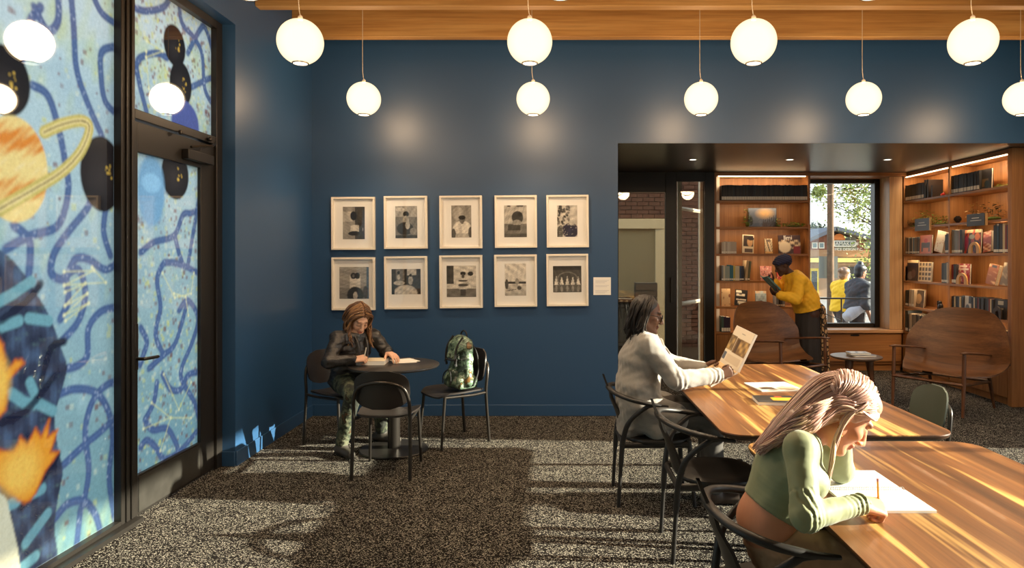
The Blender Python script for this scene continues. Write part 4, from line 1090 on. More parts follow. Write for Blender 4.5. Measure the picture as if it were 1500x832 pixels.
# ================================================================== BOOKCASES AND BOOKS
SH = [2.43, 2.06, 1.68, 1.30, 0.935, 0.575]      # shelf tops
def bookcase(name, label, loc, rot, width, depth, bays, ptop, wx, wy):
    """local: front at y = 0, opens towards -Y, x 0..width"""
    t = thing(name, label, 'bookcase', loc, rot)
    e = 0.03
    m = MB(); m.box(0, width, depth - 0.015, depth, 0, ptop); build(m, 'back_panel', OAKZ, t)
    for x in (0, width - e): m = MB(); m.box(x, x + e, 0, depth - 0.015, 0, ptop); build(m, 'side_panel', OAKZ, t, bevel=0.002)
    m = MB(); m.box(e, width - e, 0, depth - 0.015, ptop - 0.05, ptop); build(m, 'top_board', wx, t, bevel=0.002)
    m = MB(); m.box(e, width - e, 0.02, depth - 0.015, 0.0, SH[-1] - 0.028); bc = build(m, 'base_cabinet', OAKZ, t)
    bw = (width - e) / bays
    for b_ in range(bays):
        x0 = e + b_ * bw; x1 = (b_ + 1) * bw
        if b_: m = MB(); m.box(x0 - e, x0, 0, depth - 0.015, SH[-1] - 0.028, ptop - 0.05); build(m, 'divider', OAKZ, t, bevel=0.002)
        m = MB(); m.box(x0 + 0.004, x1 - 0.004, 0.0, 0.02, 0.08, SH[-1] - 0.035); build(m, 'cabinet_door', OAKZ, t, bevel=0.002)
        for z in SH: m = MB(); m.box(x0, x1, 0, depth - 0.015, z - 0.028, z); build(m, 'shelf', wx, t, bevel=0.002)
        m = MB(); m.box(x0 + 0.03, x1 - 0.03, 0.012, 0.030, ptop - 0.062, ptop - 0.05); build(m, 'light_strip', LED, t)
        for zz, pw in [(ptop - 0.066, 1.0)] + [(z - 0.034, 0.35) for z in SH[:-1]]:
            L = bpy.data.lights.new('shelf_light', 'AREA'); L.shape = 'RECTANGLE'; L.size = (x1 - x0) * 0.82; L.size_y = 0.02; L.energy = STRIP_W * pw; L.color = (1.0, 0.72, 0.44)
            lo = bpy.data.objects.new('shelf_light', L); COL.objects.link(lo); lo.parent = t; lo.location = ((x0 + x1) / 2, 0.035, zz); lo.rotation_euler = (math.radians(22), 0, 0)
    return t
BX0, BX1 = 2.25, 3.60
bookcase('bookcase', 'oak bookcase with lit shelves beside the alcove window', (BX0, NY, 0), 0, BX1 - BX0, 0.35, 1, NC - 0.002, OAKX, OAKX)
RBX, RBY0, RBY1 = 5.0, 9.80, 7.50
bookcase('bookcase', 'oak two-bay bookcase with lit shelves along the side wall', (RBX, RBY0, 0), -PI / 2, RBY0 - RBY1, 0.35, 2, NC - 0.002, OAKX, OAKX)
m = MB(); m.box(4.985, 5.36, 7.44, 7.495, 0, NC - 0.002)
struct(build(m, 'trim_12', OAKZ, recentre=False, bevel=0.003))

_pal = {}
def colr(r, g, b):
    k = (r, g, b)
    if k not in _pal: _pal[k] = mat('cover_%d_%d_%d' % k, lin(r, g, b), 0.5)
    return _pal[k]
_bm = {}
WLAB = mat('spine_label', lin(240, 234, 220), 0.6)
def book_mesh(w, h, d, lab):
    m = MB(); c = 0.0025
    m.box(0, c, 0, d, 0, h); m.box(w - c, w, 0, d, 0, h); m.box(c, w - c, 0, c, 0, h)
    m.box(c, w - c, c, d - 0.004, 0.003, h - 0.003, 1)
    if lab: m.box(0.0015, w - 0.0015, -0.0008, 0, 0.012, 0.012 + lab, 2)
    return m
def book(place, w, h, d, col, lab, label, group, tilt=0.0, z=0.0):
    """place = (x, y, rotz) of the spine's left foot"""
    m = book_mesh(w, h, d, lab)
    o = build(m, 'book', [col, PAGES, WLAB], None, recentre=False)
    o.location = (place[0], place[1], z + 0.0012 + w * math.sin(abs(tilt)))
    o.rotation_euler = (0, tilt, place[2])
    return tag(o, label, 'book', group)
def on_left(px, inset=0.02):      # left bookcase: pixel -> foot of a spine
    y = NY + inset; return ((px - VX) / FPX * y, y, 0.0)
def on_right(px, inset=0.02):     # side-wall bookcase
    x = RBX + inset; y = min(max(x * FPX / (px - VX), 7.536), 9.765)
    if 8.625 < y < 8.675: y = 8.63 if px >= 1391.5 else 8.67     # keep clear of the divider
    return (x, y, -PI / 2)
rb = random.Random(11)
def row(side, px0, px1, z, h, cols, label, group, lab=0.03, wavg=0.022, d=0.16, hj=0.06, inset=0.02, tilt=0.0):
    """a run of upright books between two pixel columns of a shelf"""
    fn = on_left if side == 'L' else on_right
    a, b_ = fn(px0, inset), fn(px1, inset)
    L = abs(b_[0] - a[0]) if side == 'L' else abs(b_[1] - a[1])
    n = max(1, int(round(L / wavg))); ws = [wavg * rb.uniform(0.7, 1.3) for _ in range(n)]
    k = (L - 0.0008 * n) / sum(ws); s = 0
    for i, w in enumerate(ws):
        w *= k; c = colr(*cols[rb.randrange(len(cols))]) if cols is not None else None
        dd = rb.uniform(0, 0.006)
        pl = (a[0] + s, a[1] + dd, 0.0) if side == 'L' else (a[0] + dd, a[1] - s, -PI / 2)
        book(pl, w, h * (1 - hj * rb.random()), d, c, lab, label, group, tilt, z)
        s += w + 0.0008
DARKS = [(34, 30, 28), (44, 38, 34), (28, 28, 32), (52, 46, 40), (40, 42, 44), (30, 26, 24)]
MIX = [(196, 186, 168), (120, 44, 38), (40, 62, 92), (206, 198, 180), (58, 54, 52), (96, 104, 88), (176, 132, 78), (220, 212, 196), (36, 40, 50)]
COLS = [(190, 176, 84), (46, 74, 104), (120, 122, 124), (204, 196, 170), (40, 104, 124), (32, 40, 60), (196, 92, 48), (150, 160, 150)]
PALE = [(214, 204, 184), (196, 184, 168), (206, 198, 184), (184, 170, 152)]
# --- bookcase beside the window
row('L', 1057, 1183, SH[0], 0.222, DARKS, 'dark bound volume with a white spine label, top shelf beside the window', 'dark volumes on the top shelf beside the window', 0.045, 0.0235, 0.17, 0.04)
row('L', 1057, 1079, SH[2], 0.175, PALE, 'pale paperback in the short row beside the dark portrait cover', 'pale paperbacks beside the portrait cover', 0.02, 0.026, 0.13)
row('L', 1057, 1090, SH[3], 0.225, COLS, 'colourful picture book in the row beside the pink cover', 'picture books beside the pink cover', 0.02, 0.03, 0.18, 0.12)
book(on_left(1091), 0.035, 0.285, 0.2, colr(196, 176, 140), 0.02, 'tall tan book leaning at the end of the picture book row', None, 0.10, SH[3])
book(on_left(1095), 0.03, 0.275, 0.2, colr(110, 112, 84), 0.02, 'tall olive book leaning at the end of the picture book row', None, 0.10, SH[3])
row('L', 1057, 1070, SH[5], 0.222, [(40, 56, 60), (52, 40, 62), (30, 42, 56), (70, 96, 88)], 'dark teal and purple book on the lowest shelf beside the glazed entrance', 'dark books on the lowest shelf beside the entrance', 0.05, 0.028, 0.18)
row('L', 1137, 1150, SH[4], 0.19, [(150, 152, 156), (80, 84, 96), (40, 40, 44)], 'grey book behind the person in the yellow jacket', 'grey books behind the yellow jacket', 0.02, 0.03, 0.15)
def face_out(side, px0, px1, z, h, painter, label, lean=0.16, th=0.02, inset=0.06, cover=(60, 54, 50), roll=0.0, name='display_book'):
    fn = on_left if side == 'L' else on_right
    a, b_ = fn(px0, inset), fn(px1, inset)
    w = abs(b_[0] - a[0]) if side == 'L' else abs(b_[1] - a[1])
    t = thing(name, label, 'book', ((a[0] + b_[0]) / 2, (a[1] + b_[1]) / 2, z + 0.0015 + th * math.sin(lean) + w / 2 * math.sin(abs(roll))), a[2], 'books displayed face out')
    t.rotation_euler = (-lean, roll, a[2])
    m = MB(); m.box(-w / 2, w / 2, 0, 0.003, 0, h); m.box(-w / 2, w / 2, th - 0.003, th, 0, h); m.box(-w / 2, -w / 2 + 0.003, 0.003, th - 0.003, 0, h); m.box(-w / 2 + 0.003, w / 2 - 0.004, 0.003, th - 0.003, 0.003, h - 0.003, 1)
    build(m, 'cover', [colr(*cover), PAGES], t)
    print_panel('cover_art', (-w / 2, -0.0006, 0), (1, 0, 0), (0, 0, 1), w, h, 26, 34, painter, COVERART, t)
    return t
def cv(base, items):
    def f(p):
        p.C[:] = lin(*base)
        W = p.X.max()
        for it in items:
            k = it[0]
            if k == 'r': p.rect(it[1] * W, it[2] * W, it[3], it[4], lin(*it[5]))
            elif k == 'e': p.ell(it[1] * W, it[2], it[3] * W, it[4], lin(*it[5]), soft=0.2)
            elif k == 'n': p.mix(np.clip(vnoise(p.X * it[2], p.Y * it[2], seed=it[3]) * 1.6, 0, 1), lin(*it[1]))
            elif k == 'd': p.dots(it[1], (0, W, 0, 1), 0.015, 0.05, lin(*it[2]), np.random.RandomState(it[3]))
    return f
jb = face_out('L', 1087, 1104, SH[2], 0.265, cv((226, 206, 170), [('r', 0.08, 0.95, 0.36, 0.97, (62, 48, 40)), ('e', 0.66, 0.62, 0.24, 0.26, (206, 160, 110)), ('r', 0.2, 0.9, 0.03, 0.24, (92, 74, 60)), ('e', 0.72, 0.8, 0.3, 0.1, (40, 30, 28))]), 'display book with a dark portrait on a cream cover', 0.14, roll=0.06)
face_out('L', 1121, 1132, SH[2], 0.215, cv((232, 206, 164), [('n', (44, 40, 44), 12, 3), ('r', 0, 1, 0, 0.14, (220, 170, 100)), ('e', 0.5, 0.86, 0.3, 0.08, (120, 100, 90))]), 'narrow cream display book with dark figures on its cover', 0.16)
jm = face_out('L', 1141, 1173, SH[2], 0.265, cv((70, 46, 44), [('n', (232, 206, 168), 7, 8), ('e', 0.28, 0.35, 0.28, 0.3, (240, 222, 190)), ('r', 0.68, 0.98, 0, 0.4, (140, 40, 40)), ('r', 0, 1, 0.74, 1, (60, 40, 38))]), 'large display book with a guitar player in pale tones', 0.12)
w_ = (1173 - 1141) / FPX * (NY + 0.06)
text_mesh('Jimi', 0.085, (0.0 - 0.02, -0.0015, 0.225), (1, 0, 0), (0, 0, 1), 'title', PAPER, jm)
face_out('L', 1114, 1131, SH[3], 0.205, cv((224, 150, 136), [('d', 26, (120, 60, 60), 4), ('d', 20, (240, 200, 180), 5)]), 'pink display book covered in small dark lettering', 0.14)
face_out('L', 1138, 1153, SH[3], 0.20, cv((214, 76, 52), [('d', 22, (240, 190, 150), 6)]), 'red display book with pale lettering', 0.14)
face_out('L', 1057, 1070, SH[4], 0.25, cv((224, 186, 136), [('d', 8, (180, 130, 90), 7), ('e', 0.9, 0.6, 0.1, 0.1, (150, 90, 60))]), 'plain cream display book with a dark spot', 0.06)
face_out('L', 1076, 1094, SH[4], 0.225, cv((34, 30, 28), [('r', 0.05, 0.5, 0.8, 0.95, (226, 214, 190)), ('r', 0.1, 0.8, 0.6, 0.74, (226, 214, 190)), ('r', 0.1, 0.9, 0.34, 0.42, (226, 214, 190)), ('r', 0.2, 0.95, 0.06, 0.28, (230, 220, 196)), ('d', 26, (34, 30, 28), 9)]), 'black display book with bold white lettering', 0.14, roll=0.10)
face_out('L', 1107, 1123, SH[4], 0.215, cv((150, 166, 172), [('r', 0, 1, 0.85, 1, (206, 176, 140)), ('e', 0.52, 0.22, 0.24, 0.16, (70, 62, 70)), ('n', (186, 198, 200), 4, 2)]), 'pale blue display book with a small dark figure', 0.10)
# --- side-wall bookcase
row('R', 1323, 1353, SH[0], 0.225, DARKS, 'dark bound volume with a white label, top shelf next to the red ornament', 'dark volumes next to the red ornament', 0.045, 0.026, 0.17, 0.03)
book(on_right(1354), 0.03, 0.25, 0.2, colr(38, 30, 26), 0, 'large plain dark brown volume ending the row near the red ornament', None, 0, SH[0])
book(on_right(1358), 0.03, 0.245, 0.2, colr(46, 36, 30), 0, 'large dark volume behind the small dark book near the red ornament', None, 0, SH[0])
book(on_right(1364), 0.028, 0.16, 0.13, colr(40, 38, 36), 0, 'small dark book ending the row near the red ornament', None, 0, SH[0])
row('R', 1393, 1434, SH[0], 0.232, DARKS, 'dark bound volume with a white label, top shelf next to the moss', 'dark volumes on the top shelf next to the moss', 0.045, 0.025, 0.17, 0.03)
face_out('R', 1437, 1452, SH[0], 0.235, cv((40, 34, 30), [('r', 0.1, 0.7, 0.12, 0.5, (110, 84, 50)), ('e', 0.55, 0.25, 0.25, 0.18, (30, 44, 40))]), 'dark display book with a brown picture on the top shelf', 0.03, inset=0.05)
row('R', 1323, 1346, SH[2], 0.235, [(120, 108, 92), (150, 136, 116), (90, 84, 78), (196, 184, 160), (84, 116, 136), (70, 66, 64)], 'muted paperback in the row beside the orange cover', 'muted paperbacks beside the orange cover', 0.02, 0.026, 0.15)
face_out('R', 1347, 1364, SH[2], 0.25, cv((206, 112, 72), [('r', 0.15, 0.85, 0.1, 0.6, (90, 72, 60)), ('e', 0.5, 0.7, 0.16, 0.12, (196, 60, 40)), ('r', 0.3, 0.75, 0.08, 0.3, (214, 120, 70))]), 'orange display book with a small building', 0.05, inset=0.03)
face_out('R', 1368, 1380, SH[2], 0.275, cv((218, 202, 168), [('d', 22, (196, 150, 110), 2)]), 'white speckled book leaning towards the divider', 0.1, th=0.03, inset=0.05, cover=(226, 214, 190), roll=0.20)
row('R', 1384, 1390, SH[2], 0.25, [(50, 52, 50), (40, 42, 48)], 'dark book against the divider beside the white speckled book', 'dark books against the divider', 0.03, 0.022, 0.15)
row('R', 1393, 1409, SH[2], 0.30, [(60, 64, 70), (206, 190, 160), (176, 120, 90), (120, 128, 130), (150, 140, 124)], 'tall slim book beside the large jewel-coloured cover', 'tall slim books beside the jewel-coloured cover', 0.03, 0.021, 0.2, 0.08)
face_out('R', 1410, 1436, SH[2], 0.285, cv((52, 26, 24), [('r', 0, 1, 0.86, 1, (230, 206, 150)), ('n', (200, 76, 40), 6, 11), ('e', 0.2, 0.45, 0.12, 0.3, (150, 50, 80)), ('e', 0.5, 0.7, 0.16, 0.1, (150, 150, 130)), ('e', 0.8, 0.7, 0.14, 0.16, (214, 120, 60))]), 'large display book with a jewel-coloured dark cover', 0.04, inset=0.05)
face_out('R', 1440, 1452, SH[2], 0.245, cv((150, 70, 50), [('r', 0, 1, 0.72, 0.9, (196, 110, 90)), ('n', (226, 180, 140), 8, 4)]), 'reddish book leaning beside the tall volumes', 0.1, th=0.03, roll=-0.14, inset=0.05)
row('R', 1455, 1478, SH[2], 0.335, [(206, 184, 140), (46, 44, 44), (120, 48, 42), (44, 66, 84), (58, 50, 46)], 'tall volume at the end by the oak post', 'tall volumes by the oak post', 0.03, 0.032, 0.22, 0.10)
row('R', 1322, 1325, SH[3], 0.21, PALE, 'pale slim book beside the dark portrait cover on the side wall', 'pale slim books beside the dark portrait', 0, 0.03)
face_out('R', 1325, 1344, SH[3], 0.29, cv((64, 48, 46), [('r', 0, 1, 0.86, 1, (226, 200, 150)), ('r', 0.1, 0.9, 0.64, 0.84, (40, 34, 50)), ('e', 0.3, 0.25, 0.25, 0.2, (130, 120, 116)), ('e', 0.6, 0.35, 0.2, 0.2, (110, 80, 70))]), 'display book with a dark shadowy portrait and pale top band', 0.05, inset=0.04)
face_out('R', 1345, 1364, SH[3], 0.265, cv((226, 194, 140), [('r', 0.06 + 0.235 * i, 0.22 + 0.235 * i, 0.06 + 0.245 * j, 0.22 + 0.245 * j, (104, 78, 50)) for i in range(4) for j in range(4)]), 'cream display book with a grid of small dark pictures', 0.05, inset=0.04)
row('R', 1379, 1390, SH[3], 0.265, [(206, 190, 166), (90, 96, 96), (60, 62, 66), (200, 176, 150)], 'slim book against the divider beside the gap', 'slim books against the divider', 0.03, 0.03, 0.17)
row('R', 1393, 1400, SH[3], 0.25, [(120, 28, 40), (40, 36, 38)], 'dark red or black book beside the red cover', 'books beside the red cover', 0.04, 0.03, 0.17)
face_out('R', 1401, 1420, SH[3], 0.25, cv((176, 44, 40), [('r', 0.1, 0.9, 0.7, 0.78, (240, 210, 180)), ('r', 0.2, 0.8, 0.84, 0.92, (240, 210, 180)), ('n', (236, 206, 170), 6, 20), ('r', 0, 1, 0.0, 0.1, (120, 40, 36))]), 'red display book with white title lettering', 0.04, inset=0.05)
face_out('R', 1443, 1457, SH[3], 0.235, cv((150, 92, 60), [('n', (232, 190, 140), 8, 5), ('r', 0.3, 0.8, 0.84, 0.96, (60, 60, 66))]), 'thick tan book leaning in the gap beside the post', 0.16, th=0.045, inset=0.06, roll=0.14, cover=(206, 160, 100))
face_out('R', 1464, 1476, SH[3], 0.26, cv((120, 104, 84), [('n', (170, 150, 120), 6, 6)]), 'thick grey brown book leaning by the oak post', 0.16, th=0.05, inset=0.06, roll=0.10, cover=(206, 176, 120))
row('R', 1323, 1330, SH[4], 0.235, [(60, 62, 56), (50, 46, 42)], 'dark book leaning in the shelf beside the window bench', 'dark leaning books', 0.03, 0.025, 0.17, tilt=0.04)
row('R', 1331, 1338, SH[4], 0.245, [(210, 196, 170), (190, 170, 140)], 'white spined book leaning beside the brown photo cover', 'white leaning books', 0.03, 0.025, 0.17, tilt=0.08)
face_out('R', 1338, 1352, SH[4], 0.235, cv((70, 54, 42), [('e', 0.5, 0.5, 0.3, 0.3, (190, 150, 104)), ('n', (110, 86, 62), 5, 9)]), 'brown photo book displayed beside the dark figurine', 0.08, inset=0.05)
row('R', 1394, 1410, SH[4], 0.215, [(60, 52, 46), (206, 176, 120), (50, 54, 62), (40, 38, 38)], 'dark or tan book beside the black and white face cover', 'books beside the face cover', 0.03, 0.028, 0.17)
face_out('R', 1409, 1422, SH[4], 0.225, cv((190, 182, 170), [('r', 0, 0.3, 0, 1, (50, 48, 50)), ('e', 0.6, 0.3, 0.25, 0.25, (80, 80, 84)), ('r', 0.7, 1, 0.6, 1, (44, 44, 46))]), 'display book with a black and white face', 0.04, inset=0.03)
row('R', 1423, 1454, SH[4], 0.225, [(120, 50, 46), (50, 48, 50), (206, 188, 150), (36, 36, 40), (70, 76, 84), (40, 36, 34)], 'dark book in the long row behind the lounge chair', 'long row of dark books behind the lounge chair', 0.03, 0.024, 0.17)
face_out('R', 1456, 1475, SH[4], 0.22, cv((40, 36, 34), [('r', 0.3, 0.7, 0.72, 0.92, (170, 160, 140)), ('r', 0.3, 0.7, 0.5, 0.56, (150, 140, 120))]), 'black display book with a small pale title', 0.03, inset=0.03)
row('R', 1323, 1330, SH[5], 0.30, [(60, 78, 76), (44, 50, 52)], 'green grey book on the low shelf beside the window bench', 'green grey books on the low shelf', 0.04, 0.03, 0.2)
row('R', 1331, 1352, SH[5], 0.265, [(190, 176, 150), (50, 48, 50), (150, 136, 116), (70, 64, 60)], 'book on the low shelf partly hidden by the lounge shell', 'low shelf books beside the lounge shell', 0.03, 0.026, 0.18)
face_out('R', 1463, 1470, SH[5], 0.24, cv((206, 170, 110), [('e', 0.4, 0.5, 0.2, 0.2, (240, 220, 170))]), 'tan book leaning on the low shelf by the oak post', 0.12, inset=0.05, roll=0.08)
row('R', 1472, 1478, SH[5], 0.235, [(60, 52, 46), (50, 46, 44)], 'dark book on the low shelf by the oak post', 'dark low shelf books by the post', 0.04, 0.03, 0.17)
# arch bookends, ornaments, placards
def arch_end(px0, px1, z, h, label):
    a, b_ = on_right(px0, 0.012), on_right(px1, 0.012); w = abs(b_[1] - a[1])
    m = MB(); n = 14; out = [(-w / 2, 0)]; 
    out += [(-w / 2 * math.cos(PI * i / n), h - w / 2 + w / 2 * math.sin(PI * i / n)) for i in range(n + 1)]; out += [(w / 2, 0), (w * 0.22, 0)]
    out += [(w * 0.22 * math.cos(PI * i / n), h * 0.42 + w * 0.22 * math.sin(PI * i / n)) for i in range(n + 1)]; out += [(-w * 0.22, 0)]
    m.prism(out, -0.018, (0, 0, 0), (1, 0, 0), (0, 0, 1))
    o = build(m, 'arch_bookend', mat('pale_beech', lin(214, 166, 104), 0.5), None, recentre=False)
    o.location = (a[0] - 0.006, (a[1] + b_[1]) / 2, z + 0.001); o.rotation_euler = (0, 0, -PI / 2)
    return tag(o, label, 'bookend', 'arch bookends')
arch_end(1419, 1435, SH[2], 0.135, 'pale wooden arch bookend in front of the jewel-coloured cover')
arch_end(1401, 1417, SH[3], 0.14, 'pale wooden arch bookend in front of the red cover')
ar3 = arch_end(1455, 1467, SH[4], 0.14, 'dark arch bookend in front of the black cover'); ar3.data.materials[0] = mat('dark_arch', lin(60, 48, 38), 0.5)
SIGN = mat('slate_sign', lin(74, 76, 80), 0.5)
for px0, px1, py0, py1, lb in ((1340, 1361, 320, 338, 'small slate shelf placard below the fern'), (1416, 1443, 313, 331, 'small slate shelf placard below the pale flowers')):
    a, b_ = on_right(px0, -0.03), on_right(px1, -0.03); yc = (a[1] + b_[1]) / 2; w = abs(a[1] - b_[1])
    z0 = CAM_H - (py1 - VY) / FPX * yc; z1 = CAM_H - (py0 - VY) / FPX * yc
    t = thing('shelf_placard', lb, 'sign', (RBX, yc, z0), -PI / 2, 'slate shelf placards')
    m = MB(); m.box(-w / 2, w / 2, -0.03, -0.024, 0, z1 - z0); build(m, 'plate', SIGN, t, bevel=0.002)
    m = MB(); m.box(-w * 0.22, w * 0.18, -0.031, -0.03, (z1 - z0) * 0.62, (z1 - z0) * 0.68); m.box(-w * 0.3, w * 0.3, -0.031, -0.03, (z1 - z0) * 0.42, (z1 - z0) * 0.47); build(m, 'text_lines', PAPER, t)
    m = MB(); m.box(w / 2 - 0.012, w / 2 + 0.006, -0.03, -0.002, 0.0, z1 - z0); build(m, 'holder', mat('clear_holder', lin(196, 160, 110), 0.2), t)
def leaf_cluster(seed, n, sx, sy, sz, size, droop=0.3):
    r = random.Random(seed); m = MB()
    for _ in range(n):
        c = Vector((r.uniform(-sx, sx), r.uniform(-sy, sy), 0)); c.z = 0.02 + sz * (1 - (c.x / sx) ** 2 * 0.7) * r.uniform(0.1, 1)
        a = r.uniform(0, 2 * PI); dr = Vector((math.cos(a), math.sin(a), r.uniform(-droop, 0.6))).normalized(); sd = dr.cross(Vector((0, 0, 1))).normalized()
        s = size * r.uniform(0.6, 1.2)
        m.add([c, c + dr * s * 0.5 + sd * s * 0.28, c + dr * s - Vector((0, 0, s * 0.15)), c + dr * s * 0.5 - sd * s * 0.28], [(0, 1, 2, 3)])
    return m
def shelf_plant(side, px0, px1, z, h, seed, label, col, n=70, size=0.05, name='shelf_plant', mossy=False, inset=0.13):
    fn = on_left if side == 'L' else on_right; a, b_ = fn(px0, inset), fn(px1, inset)
    w = abs(b_[0] - a[0]) if side == 'L' else abs(b_[1] - a[1])
    t = thing(name, label, 'plant', ((a[0] + b_[0]) / 2, (a[1] + b_[1]) / 2, z), a[2], 'plants on the shelves')
    rz_ = max(0.012, h * 0.12); m = MB(); m.ball((0, 0, rz_ + 0.001), w / 2 * 0.85, 0.07, rz_, 12, 6); o = build(m, 'moss_bed', mat('moss_%d' % seed, lin(96, 112, 44), 0.9, var=0.4, vscale=40, bump=0.6, bscale=150), t, smooth=60); 
    f = build(leaf_cluster(seed, n, w / 2, 0.08, h, size), 'foliage', col, t); f['kind'] = 'stuff'
    m = MB(); rr = random.Random(seed)
    for _ in range(6): x = rr.uniform(-w / 3, w / 3); m.tube([(x, 0, 0.003), (x * 1.2 + 0.01, rr.uniform(-.03, .03), h * 0.7)], 0.002, 5)
    build(m, 'stems', mat('stem_%d' % seed, lin(80, 70, 40), 0.7), t)
    return t
shelf_plant('R', 1326, 1342, SH[1], 0.09, 3, 'low dark green moss clump on the plant shelf near the window bench', mat('leaf_dark', lin(58, 76, 34), 0.6, var=0.4), 60, 0.04)
shelf_plant('R', 1344, 1368, SH[1], 0.19, 4, 'bushy fern behind the slate placard', LEAF, 150, 0.055)
shelf_plant('R', 1369, 1389, SH[1], 0.11, 5, 'trailing green plant beside the shelf divider', LEAF, 80, 0.045)
shelf_plant('R', 1393, 1400, SH[1], 0.06, 6, 'small moss clump beside the pine cone', LEAF, 30, 0.03)
shelf_plant('R', 1424, 1436, SH[1], 0.22, 7, 'pale dried flowers behind the slate placard', mat('dried_flower', lin(196, 164, 108), 0.6, var=0.3), 60, 0.06)
shelf_plant('R', 1444, 1466, SH[1], 0.20, 8, 'dark twiggy plant beside the oak post', mat('leaf_brown', lin(70, 62, 40), 0.6, var=0.3), 60, 0.06)
shelf_plant('R', 1455, 1478, SH[0], 0.03, 9, 'flat moss strip at the end of the top shelf', LEAF, 40, 0.03)
shelf_plant('L', 1147, 1178, SH[1], 0.05, 10, 'low trailing greenery in front of the landscape picture', LEAF, 110, 0.045, inset=0.05)
shelf_plant('L', 1092, 1098, SH[1], 0.30, 12, 'tall ivy climbing beside the landscape picture', LEAF, 34, 0.06, inset=0.07)
shelf_plant('L', 1137, 1144, SH[1], 0.13, 13, 'short ivy at the foot of the landscape picture', LEAF, 30, 0.05, inset=0.07)
a = on_right(1403, 0.06); m = MB()
for k_ in range(7):
    for q in range(9): an = 2 * PI * q / 9 + k_ * 0.35; rr_ = 0.036 * math.sin(PI * (k_ + 0.8) / 8); m.ball((a[0] + rr_ * math.cos(an), a[1] + rr_ * math.sin(an), SH[1] + 0.012 + k_ * 0.012), 0.012, 0.012, 0.007, 6, 4)
tag(build(m, 'pine_cone', mat('cone_brown', lin(44, 34, 28), 0.7), smooth=60), 'dark pine cone on the plant shelf', 'pine cone')
a = on_right(1383, 0.06); m = MB(); m.ball((a[0], a[1] + 0.03, SH[0] + 0.019), 0.02, 0.045, 0.018); m.ball((a[0], a[1] + 0.01, SH[0] + 0.035), 0.012, 0.02, 0.012)
tag(build(m, 'ornament', mat('red_glaze', lin(196, 50, 30), 0.3), smooth=60), 'small red ornament on the top shelf', 'ornament')
a = on_right(1377, 0.06); t = thing('figurine', 'small dark seated figurine on the shelf beside the photo book', 'figurine', (a[0], a[1], SH[4] + 0.001))
FIG = mat('figurine_black', lin(34, 32, 32), 0.35)
m = MB(); m.box(-0.035, 0.035, -0.05, 0.05, 0, 0.012); m.ball((0, -0.012, 0.05), 0.032, 0.042, 0.045); m.ball((0, 0.0, 0.10), 0.022, 0.024, 0.026); m.tube([(0, 0.02, 0.03), (0, 0.06, 0.08), (0, 0.05, 0.12)], [0.012, 0.01, 0.007], 8); build(m, 'body', FIG, t, smooth=60)
m = MB(); m.tube([(0, 0.045, 0.012), (0, 0.05, 0.12)], 0.012, 8); build(m, 'silver_column', STEELDARK, t, smooth=60)
# landscape picture between the ivy
def land(p):
    p.C[:] = lin(110, 118, 132); p.mix(np.clip(1 - np.hypot((p.X - 0.9) / 0.6, (p.Y - 0.7) / 0.35), 0, 1) * 1.3, lin(236, 190, 130)); p.rect(0, 2, 0, 0.2, lin(92, 104, 124))
    for i in range(9): p.poly([(0.72 + i * 0.11, 0.0), (0.90 + i * 0.11, 0.0), (0.81 + i * 0.11, 0.42 + 0.045 * i)], lin(86 - i * 4, 72 - i * 3, 66 - i * 2), 0.8)
    p.ell(0.12, 0.3, 0.12, 0.25, lin(64, 68, 58), op=0.7); p.mix(np.clip(vnoise(p.X * 6, p.Y * 6, seed=3), 0, 1) * 0.3, lin(150, 150, 160))
a, b_ = on_left(1096, 0.10), on_left(1138, 0.10)
t = thing('landscape_picture', 'framed landscape picture of misty trees standing on the shelf', 'picture', ((a[0] + b_[0]) / 2, a[1], SH[1] + 0.002)); w = b_[0] - a[0]
t.rotation_euler = (-0.06, 0, 0)
m = MB(); m.box(-w / 2, w / 2, 0, 0.02, 0, 0.275); build(m, 'frame', colr(70, 60, 50), t)
print_panel('print', (-w / 2 + 0.006, -0.001, 0.006), (1, 0, 0), (0, 0, 1), w - 0.012, 0.263, 50, 34, land, COVERART, t)

# ------------------------------------------------------------------ things on the tables
def flat_book(name, label, c, rot, w, l, th, painter, cat='book', z=0.7405, cover=(40, 38, 36), group=None, nx=40):
    t = thing(name, label, cat, (c[0], c[1], z), rot, group)
    m = MB(); m.box(-w / 2, w / 2, -l / 2, l / 2, 0, 0.0015); m.box(-w / 2 + 0.002, w / 2 - 0.002, -l / 2 + 0.001, l / 2 - 0.002, 0.0015, th - 0.0015, 1); m.box(-w / 2, w / 2, -l / 2, l / 2, th - 0.0015, th)
    build(m, 'cover', [colr(*cover), PAPER], t)
    print_panel('cover_art', (-w / 2, -l / 2, th + 0.0004), (1, 0, 0), (0, 1, 0), w, l, nx, nx, painter, COVERART, t)
    return t
P1_ = on_z(1133, 566, 0.745)
flat_book('magazine', 'white open magazine lying flat on the far walnut table', (P1_.x, P1_.y), 0.12, 0.30, 0.30, 0.006, cv((238, 234, 224), [('n', (150, 140, 126), 7, 14), ('r', 0.0, 0.45, 0.55, 1, (236, 232, 222)), ('r', 0.1, 0.4, 0.2, 0.4, (96, 82, 66)), ('r', 0.5, 0.9, 0.1, 0.4, (190, 176, 150))]), 'magazine', cover=(236, 232, 224))
P2_ = on_z(1145, 586, 0.75)
flat_book('picture_book', 'black and yellow picture book lying on the far walnut table', (P2_.x - 0.015, P2_.y - 0.01), -0.10, 0.30, 0.21, 0.018, cv((44, 42, 40), [('r', 0.35, 1.0, 0.30, 0.72, (214, 160, 40)), ('r', 0.45, 0.6, 0.7, 0.95, (150, 70, 40)), ('r', 0.05, 0.3, 0.05, 0.3, (60, 58, 56))]), cover=(226, 222, 210))
